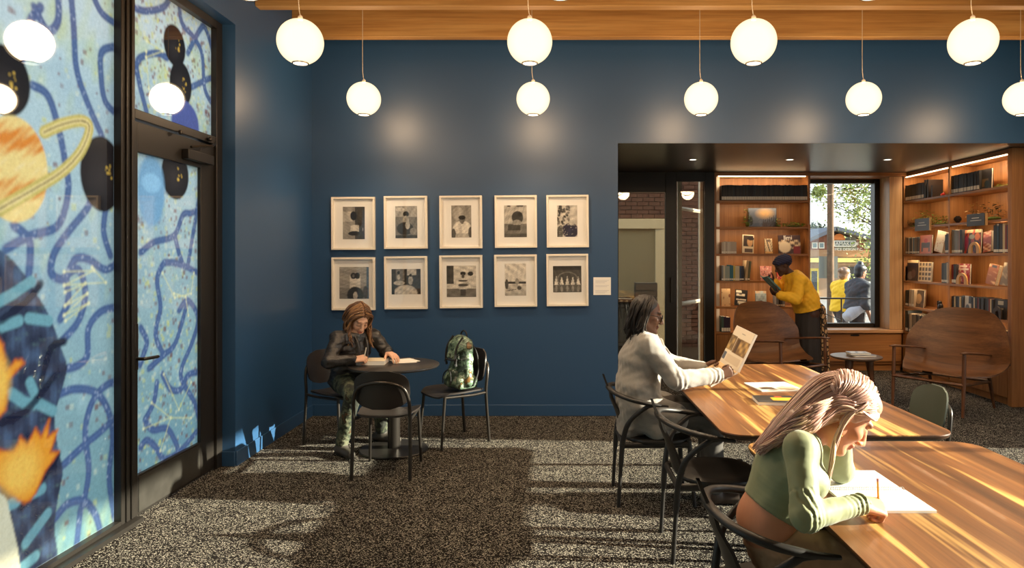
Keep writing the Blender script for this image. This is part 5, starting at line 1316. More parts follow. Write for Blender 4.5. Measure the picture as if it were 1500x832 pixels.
# spiral notebook under the writing hand
t = thing('spiral_notebook', 'open white spiral notebook under the writing hand', 'notebook', (1.195, 2.615, 0.7405))
def lines(p):
    p.C[:] = lin(240, 240, 238)
    rng = np.random.RandomState(1)
    for i in range(13):
        y = 0.93 - i * 0.068; p.line([(0.08, y), (0.2 + rng.uniform(0.3, 0.95), y)], 0.006, lin(196, 200, 206), 0.8, 0.7)
m = MB(); m.box(-0.146, 0.146, 0.008, 0.245, 0, 0.004); pg = build(m, 'back_pages', PAPER, t)
m = MB(); m.box(-0.146, 0.146, -0.222, -0.008, 0, 0.009); build(m, 'page_block', PAPER, t)
print_panel('written_page', (-0.146, -0.222, 0.0094), (1, 0, 0), (0, 1, 0), 0.292, 0.214, 90, 70, lines, COVERART, t)
print_panel('facing_page', (-0.146, 0.008, 0.0044), (1, 0, 0), (0, 1, 0), 0.292, 0.237, 20, 20, lambda p: p.C.__setitem__(slice(None), lin(243, 243, 242)), COVERART, t)
for i in range(34):
    x = -0.14 + i * 0.28 / 33; m = MB() if i == 0 else m
    m.tube([(x, 0.010 * math.cos(a_), 0.0098 + 0.008 * math.sin(a_)) for a_ in [2 * PI * q / 9 for q in range(10)]], 0.0011, 5)
build(m, 'spiral', mat('wire', lin(180, 180, 182), 0.3, metal=0.8), t)
# on the cafe table
t = flat_book('hardback_book', 'thick white hardback lying on the round cafe table', (-1.545, 5.805), 0.05, 0.235, 0.20, 0.034, cv((236, 222, 190), [('r', 0.1, 0.9, 0.1, 0.9, (240, 226, 196))]), z=0.7325, cover=(232, 226, 212), nx=6)
t = thing('paper_sheets', 'loose white sheets under the resting hand on the cafe table', 'paper', (-1.31, 5.93, 0.7325), 0.35)
m = MB(); m.box(-0.10, 0.10, -0.11, 0.11, 0, 0.001); build(m, 'sheet', PAPER, t)
m = MB(); m.obox((0.01, 0.02, 0.0017), (0.96, 0.28, 0), (-0.28, 0.96, 0), (0, 0, 1), 0.10, 0.11, 0.0006); build(m, 'sheet', PAPER, t)
# books on the side table
st = flat_book('side_table_book', 'thin book with a blue cover on the round side table', (SP.x + 0.05, SP.y - 0.02), 0.1, 0.26, 0.2, 0.018, cv((90, 96, 110), [('n', (190, 190, 190), 5, 3)]), z=SP.z + 0.001, cover=(120, 116, 120), nx=14)
st = flat_book('side_table_book', 'white topped book stacked on the blue side table book', (SP.x + 0.02, SP.y - 0.01), -0.05, 0.23, 0.17, 0.022, cv((206, 204, 202), [('n', (110, 120, 140), 5, 7)]), z=SP.z + 0.020, cover=(80, 84, 92), nx=14)
# ------------------------------------------------------------------ backpack
def camo(name):
    m, nt, b = _new(name)
    f = _noise(nt, _coords(nt), 9, 3, 0.6)
    nt.links.new(_ramp(nt, f, [(0.38, lin(44, 58, 48)), (0.47, lin(96, 120, 100)), (0.55, lin(140, 160, 140)), (0.60, lin(70, 80, 56)), (0.66, lin(120, 90, 50))], 'CONSTANT'), b.inputs['Base Color'])
    b.inputs['Roughness'].default_value = 0.35; b.inputs['Specular IOR Level'].default_value = 0.7
    _bump(nt, b, _noise(nt, _coords(nt), 14, 4), 0.5, 0.02)
    return m
CAMO = camo('camouflage_nylon'); STRAP = mat('black_webbing', lin(26, 26, 26), 0.7)
bp = thing('backpack', 'camouflage backpack with black straps standing on the cafe chair', 'backpack', (-0.86, 6.10, 0.475), math.atan2(-0.61, -0.79))
def bag_solid(fill, name, m_, h=0.007, warp=0.005):
    s_ = Solid(); fill(s_)
    s_.warp = lambda x, y, z: warp * vnoise(x * 26, y * 26, z * 34, seed=4)
    return link_mesh(name, s_.mesh(name, h), m_, bp, smooth=180)
LY = (0, 1, 0)
# local: +X is the bag's front
bag_solid(lambda q: (q.cone((-0.03, 0, 0.10), (-0.045, 0, 0.33), 0.098, 0.080, 0.03, LY, 1.55), q.rbox((-0.025, 0, 0.05), (0.10, 0.15, 0.05), 0.03, None, 0.04)), 'main_body', CAMO)
bag_solid(lambda q: (q.cone((0.065, 0, 0.065), (0.055, 0, 0.13), 0.058, 0.048, 0.03, LY, 1.75),), 'front_pocket', CAMO)
bag_solid(lambda q: (q.cone((-0.045, 0, 0.375), (-0.03, 0, 0.395), 0.080, 0.070, 0.03, LY, 1.65), q.cone((0.030, 0, 0.375), (0.055, 0, 0.27), 0.030, 0.022, 0.03, LY, 4.4)), 'top_flap', CAMO)
for s in (-1, 1): bag_solid(lambda q, s=s: q.cone((-0.02, 0.145 * s, 0.06), (-0.02, 0.14 * s, 0.15), 0.042, 0.034, 0.02), 'side_pocket', CAMO)
for s in (-1, 1):
    m = MB(); m.tube(spline([(0.0, 0.085 * s, 0.452), (0.058, 0.085 * s, 0.37), (0.076, 0.085 * s, 0.28), (0.068, 0.085 * s, 0.20)], 5), 0.011, 6, flat=0.3, up=(0, 1, 0))
    build(m, 'closure_strap', STRAP, bp, smooth=60)
for s in (-1, 1):
    m = MB(); m.obox((0.074, 0.085 * s, 0.245), (1, 0, 0.2), (0, 1, 0), (-0.2, 0, 1), 0.006, 0.016, 0.02)
    build(m, 'buckle', STRAP, bp, bevel=0.003)
m = MB(); m.tube(spline([(-0.06, -0.05, 0.435), (-0.06, -0.045, 0.48), (-0.06, 0, 0.50), (-0.06, 0.045, 0.48), (-0.06, 0.05, 0.435)], 5), 0.007, 8); build(m, 'handle', STRAP, bp, smooth=60)
for s in (-1, 1):
    m = MB(); m.tube(spline([(-0.09, 0.07 * s, 0.40), (-0.135, 0.10 * s, 0.30), (-0.12, 0.15 * s, 0.15), (-0.06, 0.165 * s, 0.03)], 6), 0.022, 8, flat=0.3); build(m, 'shoulder_strap', STRAP, bp, smooth=60)
m = MB(); m.tube(spline([(0.035, -0.125, 0.262), (0.082, -0.06, 0.252), (0.082, 0.06, 0.252), (0.035, 0.125, 0.262)], 6), 0.006, 8); m.tube(spline([(0.118, -0.07, 0.04), (0.110, -0.065, 0.12), (0.098, 0, 0.165), (0.110, 0.065, 0.12), (0.118, 0.07, 0.04)], 6), 0.005, 8); build(m, 'zip_trim', STRAP, bp, smooth=60)
# ================================================================== PEOPLE
SKIN = vcol('skin', 0.5, 0.4, sss=0.08)
def hl(J):
    c, f, u = V(J['head']), V(J['f']).normalized(), V(J['u']).normalized()
    u = (u - f * u.dot(f)).normalized(); l = u.cross(f); s = J.get('hs', 1.0)
    return (lambda a, b, d=0.0: c + (f * a + u * b + l * d) * s), f, u, l, s
def add_head(S, J):
    H, f, u, l, s = hl(J); ax = (f, u, l)
    S.ell(H(-0.012, 0.035), (0.096 * s, 0.092 * s, 0.075 * s), ax, 0.02)
    S.ell(H(0.028, -0.030), (0.066 * s, 0.085 * s, 0.058 * s), ax, 0.03)
    S.cone(H(0.005, -0.055, 0.045), H(0.068, -0.100, 0.012), 0.020 * s, 0.018 * s, 0.025); S.cone(H(0.005, -0.055, -0.045), H(0.068, -0.100, -0.012), 0.020 * s, 0.018 * s, 0.025)
    S.ell(H(0.076, -0.103), (0.020 * s, 0.017 * s, 0.022 * s), ax, 0.015)
    S.cone(H(0.085, 0.028, 0.034), H(0.085, 0.028, -0.034), 0.012 * s, None, 0.014)
    for q in (1, -1):
        S.ell(H(0.064, -0.026, 0.038 * q), (0.026 * s, 0.026 * s, 0.022 * s), ax, 0.015)
        S.ell(H(0.102, 0.004, 0.031 * q), (0.017 * s, 0.012 * s, 0.020 * s), ax, 0.010, sub=True)
        S.ell(H(0.077, 0.004, 0.031 * q), (0.014 * s, 0.0125 * s, 0.016 * s), ax, 0.003)
        S.ell(H(-0.006, -0.006, 0.077 * q), (0.019 * s, 0.031 * s, 0.010 * s), (f, u + f * -0.2, l), 0.006)
        S.ell(H(0.105, -0.040, 0.012 * q), (0.011 * s, 0.008 * s, 0.009 * s), ax, 0.006)
    S.cone(H(0.093, 0.014), H(0.117, -0.032), 0.0085 * s, 0.0125 * s, 0.012)
    S.cone(H(0.093, -0.062, 0.017), H(0.093, -0.062, -0.017), 0.0075 * s, None, 0.006)
    S.cone(H(0.090, -0.074, 0.013), H(0.090, -0.074, -0.013), 0.008 * s, None, 0.006)
def head_colour(J, skin, lip, brow):
    H, f, u, l, s = hl(J); c = np.array(V(J['head']))
    F, U, L = np.array(f), np.array(u), np.array(l)
    def col(co):
        q = (co - c) / s; a, b, d = q @ F, q @ U, q @ L
        C = np.ones((len(co), 3)) * np.array(skin)
        C *= (1 + 0.06 * vnoise(co[:, 0] * 40, co[:, 1] * 40, co[:, 2] * 40, seed=2))[:, None]
        def mixc(m, cc):
            nonlocal C
            m = np.clip(m, 0, 1)[:, None]; C = C * (1 - m) + np.array(cc) * m
        hd = (np.abs(a) < 0.14) & (np.abs(b) < 0.14) & (np.abs(d) < 0.1)
        mixc(hd * (a > 0.05) * np.clip(1.4 - np.hypot((b + 0.067) / 0.014, d / 0.024) , 0, 1) * 1.2, lip)
        for sg in (1, -1):
            mixc(hd * (a > 0.04) * np.clip(1.5 - np.hypot((b - 0.031 - 0.004 * np.cos(d * 40)) / 0.006, (d - 0.034 * sg) / 0.020), 0, 1), brow)
            mixc(hd * (a > 0.04) * np.clip(1.5 - np.hypot((b + 0.006) / 0.0055, (d - 0.031 * sg) / 0.018), 0, 1) * 0.9, tuple(x * 0.35 for x in brow))
        mixc(hd * (a > 0.03) * np.clip(1 - np.hypot((b + 0.02) / 0.03, (np.abs(d) - 0.045) / 0.02), 0, 1) * 0.2, (min(1, skin[0] * 1.05), skin[1] * 0.85, skin[2] * 0.8))
        return C
    return col
def add_hand(S, wr, d, pn, side, curl=(0.5, 0.7, 0.5), sc=1.0, spread=0.10, thumb=(0.55, 0.6, 0.5), k=0.004):
    """wr wrist, d finger direction, pn the way the palm faces, side +1 if the thumb lies along pn x d"""
    wr = V(wr); d = V(d).normalized(); pn = V(pn); pn = (pn - d * pn.dot(d)).normalized(); t = pn.cross(d).normalized() * side
    R = lambda a, b, c: wr + (d * a + t * b + pn * c) * sc
    fin = [(0.029, 0.088, (0.040, 0.025, 0.021)), (0.009, 0.092, (0.044, 0.028, 0.022)), (-0.011, 0.088, (0.040, 0.026, 0.021)), (-0.030, 0.080, (0.031, 0.020, 0.019))]
    for b, a, _ in fin: S.cone(R(0.0, b * 0.55, 0), R(a, b, -0.002), 0.0165 * sc, 0.0115 * sc, 0.012)
    for i, (b, a, ls) in enumerate(fin):
        p = R(a, b, -0.002); ang = 0.0; sp = spread * (1.5 - i) * 0.6
        for j, ln in enumerate(ls):
            ang += curl[j] * (1 + 0.12 * i)
            q = p + (d * (math.cos(ang) * math.cos(sp)) + t * math.sin(sp) * math.cos(ang) + pn * math.sin(ang)) * ln * sc
            S.cone(p, q, (0.0098 - 0.0009 * j) * sc, (0.0090 - 0.0009 * j) * sc, k); p = q
    p = R(0.022, 0.026, 0.006); v = (d * thumb[0] + t * thumb[1] + pn * thumb[2]).normalized()
    q = p + v * 0.044 * sc; S.cone(p, q, 0.015 * sc, 0.0115 * sc, 0.010)
    v2 = (v + d * 0.35 - t * 0.25 * thumb[1]).normalized(); r_ = q + v2 * 0.032 * sc; S.cone(q, r_, 0.0112 * sc, 0.0095 * sc, k); S.cone(r_, r_ + (v2 + pn * 0.15).normalized() * 0.024 * sc, 0.0095 * sc, 0.007 * sc, k)
def add_torso(S, J, off=0.0, parts=('pelvis', 'waist', 'chest', 'top'), k=0.04):
    g = J.get('g', 1.0); lat = V(J['lat']); pe_, wa, ch, nk = V(J['pelvis']), V(J['waist']), V(J['chest']), V(J['neck'])
    rp, rw, rc = J.get('rp', 0.115) * g + off, J.get('rw', 0.102) * g + off, J.get('rc', 0.108) * g + off
    if 'pelvis' in parts: S.cone(pe_, wa, rp, rw, k, lat, 1.38)
    if 'waist' in parts: S.cone(wa, ch, rw, rc, k, lat, 1.38)
    if 'chest' in parts: S.cone(ch, ch.lerp(nk, 0.55), rc, rc * 0.80, k, lat, 1.45)
    if 'top' in parts:
        for s_ in ('shL', 'shR'): S.cone(nk.lerp(ch, 0.18), V(J[s_]), 0.052 * g + off, 0.054 * g + off, k)
def add_arm(S, J, s_, off=0.0, upto=1.0, k=0.025):
    g = J.get('g', 1.0); a, b_, c = V(J['sh' + s_]), V(J['el' + s_]), V(J['wr' + s_])
    S.cone(a, b_, 0.052 * g + off, 0.040 * g + off, k); S.cone(b_, b_.lerp(c, upto), 0.041 * g + off, (0.041 + (0.027 - 0.041) * upto) * g + off, k)
def add_leg(S, J, s_, off=0.0, foot=True, k=0.03, upto=1.0, flare=0.0):
    g = J.get('g', 1.0); a, b_, c = V(J['hip' + s_]), V(J['kn' + s_]), V(J['an' + s_])
    S.cone(a, b_, 0.085 * g + off, 0.058 * g + off, k); S.cone(b_, b_.lerp(c, upto), 0.058 * g + off, (0.038 + flare) * g + off, k)
    if foot: td = V(J['td' + s_]).normalized(); S.cone(c + Vector((0, 0, -0.045)) - td * 0.03, c + Vector((0, 0, -0.055)) + td * 0.13, 0.032, 0.024, 0.02)
def body_mesh(root, J, h, skin, lip, brow, hands):
    S = Solid(); add_torso(S, J); H, f, u, l, s = hl(J)
    S.cone(V(J['neck']) - Vector((0, 0, 0.02)), H(-0.015, -0.05), 0.054 * J.get('g', 1), 0.048, 0.025)
    for q in 'LR': add_arm(S, J, q); add_leg(S, J, q)
    for hd in hands: add_hand(S, **hd)
    add_head(S, J)
    return solid_obj(S, 'body', h, SKIN, root, head_colour(J, skin, lip, brow))
def shoes(root, J, m_, h=0.008):
    for q in 'LR':
        td = V(J['td' + q]).normalized(); c = V(J['an' + q]); S = Solid()
        b0 = Vector((c.x, c.y, J.get('fz', 0.0)))
        S.cone(b0 - td * 0.05 + Vector((0, 0, 0.045)), b0 + td * 0.16 + Vector((0, 0, 0.035)), 0.044, 0.036, 0.02); S.cone(b0 + Vector((0, 0, 0.05)), c, 0.048, 0.048, 0.03)
        S.clip(b0 + Vector((0, 0, 0.004)), (0, 0, -1))
        solid_obj(S, 'shoe', h, m_, root)
def wrinkle(amp, sc, seed):
    return lambda x, y, z: amp * vnoise(x * sc, y * sc, z * sc * 1.3, seed=seed) + amp * 0.5 * vnoise(x * sc * 2.3, y * sc * 2.3, z * sc * 2.3, seed=seed + 1)
def sleeve_folds(J, q, amp=0.004, pitch=0.02, near=0.10):
    b_, c = np.array(V(J['el' + q])), np.array(V(J['wr' + q])); d = c - b_; L = np.linalg.norm(d); d /= L
    def f(x, y, z):
        p = np.stack([x - b_[0], y - b_[1], z - b_[2]], -1); t = p @ d; r = np.linalg.norm(p - t[:, None] * d, axis=1)
        return np.where((r < 0.09) & (t < L + 0.05), amp * np.sin(t * 2 * PI / pitch + 3 * vnoise(x * 12, y * 12, z * 12, seed=3)) * (np.clip((t - (L - near)) / near, 0, 1) + 0.8 * np.exp(-(t / 0.04) ** 2)), 0)
    return f
def strands(root, name, m_, curves, rad, n=6, wave=0.0, freq=30, seed=0, seg=6, taper=0.35, sides=5):
    r = random.Random(seed); m = MB()
    for c in curves:
        p = spline(c, seg); k = len(p); ph = r.uniform(0, 6.28); ra = rad * r.uniform(0.75, 1.25)
        if wave:
            for i in range(2, k):
                w_ = wave * min(1, i / (k * 0.4)); p[i] = p[i] + Vector((math.sin(i * freq / k + ph), math.cos(i * freq / k + ph) * 0.7, 0)) * w_
        m.tube(p, [ra * (1 - (1 - taper) * (i / (k - 1)) ** 3) for i in range(k)], sides, r.randrange(len(m_)) if isinstance(m_, list) else 0)
    o = build(m, name, m_, root, smooth=180, world=True)
    return o
def shades(name, cols, rough=0.36):
    return [mat('%s_%d' % (name, i), c, rough, spec=0.3 if rough > 0.45 else 0.55) for i, c in enumerate(cols)]
def hair_mat(name, c1, c2, c3=None, rough=0.4):
    m, nt, b = _new(name)
    f = _noise(nt, _coords(nt, (1, 1, 1)), 55, 3, 0.6)
    nt.links.new(_ramp(nt, f, [(0.3, c1), (0.55, c2), (0.75, c3 or c2)]), b.inputs['Base Color'])
    b.inputs['Roughness'].default_value = rough; b.inputs['Specular IOR Level'].default_value = 0.6; b.inputs['Anisotropic'].default_value = 0.5
    return m
JIT = random.Random(5)
def jit(p, a): return V(p) + Vector((JIT.uniform(-a, a), JIT.uniform(-a, a), JIT.uniform(-a, a)))

# ------------------------------------------------------------------ person writing in the spiral notebook
TY = 2.50
J1 = dict(pelvis=(0.83, TY, 0.575), waist=at(1122, 762, TY), chest=at(1152, 690, TY), neck=at(1178, 637, TY), lat=(0, 1, 0), g=0.86, rp=0.122, rw=0.108, rc=0.110,
          head=at(1233, 606, 2.50), f=(0.74, -0.10, -0.66), u=(0.66, 0.0, 0.74), hs=1.04,
          shR=at(1173, 657, 2.35), elR=at(1180, 757, 2.215), wrR=at(1262, 738, 2.30), shL=(0.90, 2.66, 0.965), elL=(1.135, 2.70, 0.795), wrL=(1.10, 2.61, 0.955),
          hipR=(0.85, 2.41, 0.575), knR=(1.26, 2.38, 0.575), anR=(1.16, 2.38, 0.10), hipL=(0.85, 2.59, 0.575), knL=(1.27, 2.62, 0.575), anL=(1.18, 2.62, 0.10), tdR=(1, 0, 0), tdL=(1, 0, 0))
p1 = thing('person', 'person in an olive crop top with long pale pink hair writing in a notebook', 'person', (0.83, TY, 0))
sk1 = lin(200, 138, 104)
body_mesh(p1, J1, 0.0055, sk1, lin(190, 104, 92), lin(120, 84, 62),
          [dict(wr=J1['wrR'], d=(0.93, 0.25, -0.25), pn=(0.10, 0.55, -0.82), side=-1, curl=(0.95, 0.95, 0.6), sc=0.95, thumb=(0.75, 0.35, 0.75)),
           dict(wr=J1['wrL'], d=(0.15, -0.25, 0.95), pn=(-0.4, -0.9, -0.1), side=1, curl=(0.3, 0.4, 0.3), sc=0.9)])
OLIVE = mat('olive_jersey', lin(132, 138, 100), 0.62, bump=0.05, bscale=500, sheen=0.2)
S = Solid(); add_torso(S, J1, 0.009, ('waist', 'chest', 'top')); add_arm(S, J1, 'R', 0.010, 0.97); add_arm(S, J1, 'L', 0.010, 0.97)
S.ell(V(J1['chest']) + Vector((0.075, -0.065, -0.02)), (0.055, 0.06, 0.058), None, 0.03); S.ell(V(J1['chest']) + Vector((0.075, 0.065, -0.02)), (0.055, 0.06, 0.058), None, 0.03)
S.clip(at(1120, 738, TY), (-0.50, 0, -0.87)); S.clip(at(1182, 627, TY), (0.35, 0, 0.94))
_f = sleeve_folds(J1, 'R'); _w = wrinkle(0.0016, 22, 6)
S.warp = lambda x, y, z: _f(x, y, z) + _w(x, y, z)
# flat cuff at the writing wrist
_c = V(J1['wrR']); _d = (_c - V(J1['elR'])).normalized()
solid_obj(S, 'crop_top', 0.005, OLIVE, p1)
KHAKI = mat('brown_khaki', lin(150, 118, 88), 0.8, var=0.15, vscale=20)
S = Solid(); add_torso(S, J1, 0.014, ('pelvis',)); S.clip(at(1140, 764, TY), (-0.50, 0, 0.86))
for q in 'LR': add_leg(S, J1, q, 0.026, False, 0.05)
S.warp = wrinkle(0.006, 20, 12)
solid_obj(S, 'trousers', 0.007, KHAKI, p1)
shoes(p1, J1, mat('white_trainer', lin(220, 214, 200), 0.6))
H1 = hair_mat('pink_blond_hair', lin(158, 118, 102), lin(178, 138, 120), lin(194, 156, 134), 0.36)
H, f, u, l, s = hl(J1)
S = Solid(); S.ell(H(-0.020, 0.040), (0.106 * s, 0.104 * s, 0.086 * s), (f, u, l), 0.02); S.ell(H(0.030, 0.088), (0.062 * s, 0.040 * s, 0.062 * s), (f, u, l), 0.03)
S.ell(H(0.098, -0.042), (0.085, 0.104, 0.12), (f, u, l), 0.012, sub=True); S.ell(H(0.02, -0.075, -0.08), (0.05, 0.07, 0.05), (f, u, l), 0.012, sub=True)
S.cone(H(-0.08, 0.01), at(1165, 614, 2.50), 0.062, 0.044, 0.04, l, 1.35); S.cone(at(1165, 614, 2.50), at(1122, 652, 2.50), 0.044, 0.020, 0.03, l, 1.9)
S.cone(H(-0.05, -0.02, -0.04), at(1178, 634, 2.45), 0.034, 0.018, 0.03)
solid_obj(S, 'hair', 0.0055, H1, p1)
cs = []
for i in range(330):
    a = JIT.random(); sd = -1 if JIT.random() < 0.72 else 1; w_ = JIT.random()
    ang = 1.35 - 2.9 * a                                     # along the parting, forehead to crown
    st_ = H(-0.018 + 0.108 * math.sin(ang) , 0.042 + 0.108 * math.cos(ang), 0.012 * sd)
    m1 = H(-0.02 + 0.085 * math.sin(ang) - 0.02 * (1 - a), 0.055 + 0.060 * math.cos(ang) - 0.02, 0.078 * sd)
    m2 = H(-0.055 - 0.03 * a, -0.005 - 0.035 * (1 - a) + 0.02 * a, 0.080 * sd)
    e1 = at(1195 - 25 * w_, 632 - 36 * a + 4 * w_, 2.50 + sd * 0.095 - 0.01); e2 = at(1160 - 12 * w_, 640 - 22 * a, 2.50 + sd * (0.085 - 0.04 * a)); e3 = at(1128 - 16 * w_, 652 - 6 * a + 8 * w_, 2.50 + sd * (0.075 - 0.05 * a) )
    cs.append([jit(st_, 0.004), jit(m1, 0.005), jit(m2, 0.006), jit(e1, 0.007), jit(e2, 0.008), jit(e3, 0.010)])
ctr = [H(-0.02, 0.045), H(-0.075, 0.005), at(1165, 613, 2.50), at(1122, 651, 2.50)]
for i in range(170):                                         # the sheet that falls over the back
    th = JIT.uniform(-1.75, 1.0); pp = []
    for c_, r_, w_ in zip(ctr, (0.104, 0.080, 0.049, 0.024), (0.82, 1.15, 1.38, 1.9)):
        i_ = ctr.index(c_); tg = (ctr[min(i_ + 1, 3)] - ctr[max(i_ - 1, 0)]).normalized(); nr = Vector((tg.z, 0, -tg.x)).normalized()
        pp.append(jit(c_ + Vector((0, 1, 0)) * (r_ * w_ * math.sin(th)) + nr * (r_ * math.cos(th)), 0.0035))
    tail = pp[3] + (pp[3] - pp[2]).normalized() * JIT.uniform(0.005, 0.05); cs.append(pp + [tail])
for i in range(26):                                          # the lock that falls before the ear
    cs.append([jit(H(0.02, 0.13, -0.02), 0.01), jit(H(0.015, 0.07, -0.082), 0.008), jit(H(-0.012, 0.0, -0.09), 0.008), jit(at(1226, 640, 2.41), 0.008), jit(at(1219, 672, 2.40), 0.010), jit(at(1213, 708, 2.43), 0.007)])
for i in range(64):                                          # swept over the brow
    k_ = i / 63; cs.append([jit(H(0.03 + 0.045 * k_, 0.138 - 0.045 * k_, -0.005), 0.003), jit(H(0.062 + 0.020 * k_, 0.098 - 0.025 * k_, -0.035), 0.003), jit(H(0.045 + 0.025 * k_, 0.062 - 0.012 * k_, -0.068), 0.003), jit(H(0.0, 0.035, -0.090), 0.004), jit(H(-0.05, 0.005 - 0.02 * k_, -0.088), 0.006), jit(at(1192, 624 + 8 * k_, 2.405), 0.006), jit(at(1160, 638 + 4 * k_, 2.42), 0.008), jit(at(1130 + 8 * k_, 652, 2.45), 0.010)])
strands(p1, 'hair_strands', shades('pink_strand', [lin(150, 110, 98), lin(196, 156, 140), lin(222, 188, 160), lin(206, 170, 158), lin(176, 132, 112)]), cs, 0.0034, wave=0.0, seg=5)
m = MB(); e_ = H(-0.002, -0.045, -0.088); m.tube([e_ + Vector((0.012 * math.cos(a_), 0, 0.012 * math.sin(a_))) for a_ in [2 * PI * q / 12 for q in range(13)]], 0.0016, 6); m.ball(e_ + Vector((0, 0, -0.03)), 0.004); m.tube([e_ + Vector((0, 0, -0.01)), e_ + Vector((0, 0, -0.03))], 0.001, 5)
build(m, 'earring', mat('gold', lin(230, 190, 110), 0.2, metal=1.0), p1, world=True)
# pencil
hp_ = V(J1['wrR']) + Vector((0.075, 0.015, -0.012))
m = MB(); a0, a1 = at(1287, 742, 2.335), at(1285.5, 701, 2.335)
m.tube([a0 + (a1 - a0) * -0.18, a0], [0.0006, 0.0036], 6); m.tube([a0, a0.lerp(a1, 0.9)], 0.0037, 6); m.tube([a0.lerp(a1, 0.9), a1], 0.0038, 6, 1)
tag(build(m, 'pencil', [mat('yellow_pencil', lin(232, 160, 40), 0.4), mat('eraser', lin(190, 110, 96), 0.6)], smooth=40), 'yellow pencil held over the spiral notebook', 'pencil')

# ------------------------------------------------------------------ person in the grey coat reading
MY = 4.70
J2 = dict(pelvis=(0.60, MY, 0.58), waist=(0.585, MY, 0.74), chest=(0.60, MY, 0.93), neck=(0.635, MY, 1.085), lat=(0, 1, 0), g=1.0, rc=0.118,
          head=at(947, 461, MY), f=(1.0, -0.12, -0.22), u=(0.22, 0, 1.0), hs=1.0,
          shR=(0.625, 4.52, 1.045), elR=(0.80, 4.46, 0.835), wrR=at(1052, 549, 4.585), shL=(0.64, 4.88, 1.045), elL=(0.84, 4.96, 0.86), wrL=at(1030, 540, 4.90),
          hipR=(0.62, 4.60, 0.565), knR=(1.05, 4.56, 0.575), anR=(1.06, 4.54, 0.10), hipL=(0.62, 4.80, 0.565), knL=(1.06, 4.84, 0.575), anL=(1.12, 4.86, 0.10), tdR=(1, -0.1, 0), tdL=(1, 0.1, 0))
p2 = thing('person', 'person in a long pale grey coat with dreadlocks and glasses reading a large book', 'person', (0.62, MY, 0))
sk2 = lin(98, 68, 52)
body_mesh(p2, J2, 0.006, sk2, lin(104, 62, 54), lin(30, 24, 22),
          [dict(wr=J2['wrR'], d=(0.90, 0.10, 0.25), pn=(0.05, 0.98, 0.15), side=1, curl=(0.9, 1.0, 0.6), thumb=(0.8, 0.45, 0.6)),
           dict(wr=J2['wrL'], d=(0.88, -0.25, 0.32), pn=(0.1, -0.98, 0.1), side=-1, curl=(0.7, 0.8, 0.5), thumb=(0.8, 0.5, 0.5))])
COAT = mat('pale_grey_wool', lin(136, 132, 126), 0.9, var=0.06, vscale=60, bump=0.15, bscale=220, sheen=0.3)
S = Solid(); add_torso(S, J2, 0.028, ('pelvis', 'waist', 'chest', 'top'), 0.05); add_arm(S, J2, 'R', 0.024, 0.93); add_arm(S, J2, 'L', 0.024, 0.93)
S.cone((0.545, MY, 0.76), (0.515, MY, 0.47), 0.115, 0.085, 0.06, (0, 1, 0), 2.1); S.cone((0.60, 4.57, 0.62), (0.80, 4.53, 0.57), 0.11, 0.095, 0.06); S.cone((0.60, 4.83, 0.62), (0.80, 4.87, 0.57), 0.11, 0.095, 0.06)
S.cone((0.60, 4.52, 0.60), (0.68, 4.50, 0.49), 0.075, 0.06, 0.06); S.clip((0.5, MY, 0.435), (0, 0, -1))
S.cone((0.585, 4.64, 1.105), (0.575, 4.76, 1.105), 0.036, 0.036, 0.02); S.cone((0.60, 4.62, 1.10), (0.70, 4.62, 1.03), 0.026, 0.020, 0.02); S.cone((0.60, 4.78, 1.10), (0.70, 4.78, 1.03), 0.026, 0.020, 0.02)
_f2 = sleeve_folds(J2, 'R', 0.006, 0.045, 0.14); _w2 = wrinkle(0.005, 13, 21)
S.warp = lambda x, y, z: _f2(x, y, z) + _w2(x, y, z)
S.clip((0.64, MY, 1.128), (0.30, 0, 0.95))
solid_obj(S, 'coat', 0.0065, COAT, p2)
S = Solid(); S.cone((0.665, MY, 1.06), (0.655, MY, 1.115), 0.068, 0.060, 0.02); S.cone((0.70, MY, 0.98), (0.685, MY, 1.05), 0.07, 0.065, 0.02); S.clip((0.65, MY, 1.115), (0.4, 0, 0.9))
solid_obj(S, 'shirt', 0.008, mat('white_shirt', lin(214, 206, 192), 0.8), p2)
S = Solid(); add_torso(S, J2, 0.012, ('pelvis',)); S.clip((0.6, MY, 0.66), (0, 0, 1))
for q in 'LR': add_leg(S, J2, q, 0.022, False)
S.warp = wrinkle(0.004, 18, 30); solid_obj(S, 'trousers', 0.009, mat('grey_trousers', lin(74, 70, 66), 0.85), p2)
shoes(p2, J2, mat('brown_shoe', lin(60, 46, 36), 0.5))
H2 = hair_mat('dark_locks', lin(24, 21, 20), lin(44, 39, 36), lin(74, 66, 58), 0.5)
H, f, u, l, s = hl(J2)
S = Solid(); S.ell(H(-0.022, 0.040), (0.100, 0.096, 0.084), (f, u, l), 0.02); S.ell(H(0.088, -0.035), (0.088, 0.115, 0.13), (f, u, l), 0.012, sub=True); S.cone(H(-0.06, 0.0), H(-0.085, -0.07), 0.05, 0.04, 0.03, l, 1.1)
solid_obj(S, 'hair', 0.008, H2, p2)
cs = []
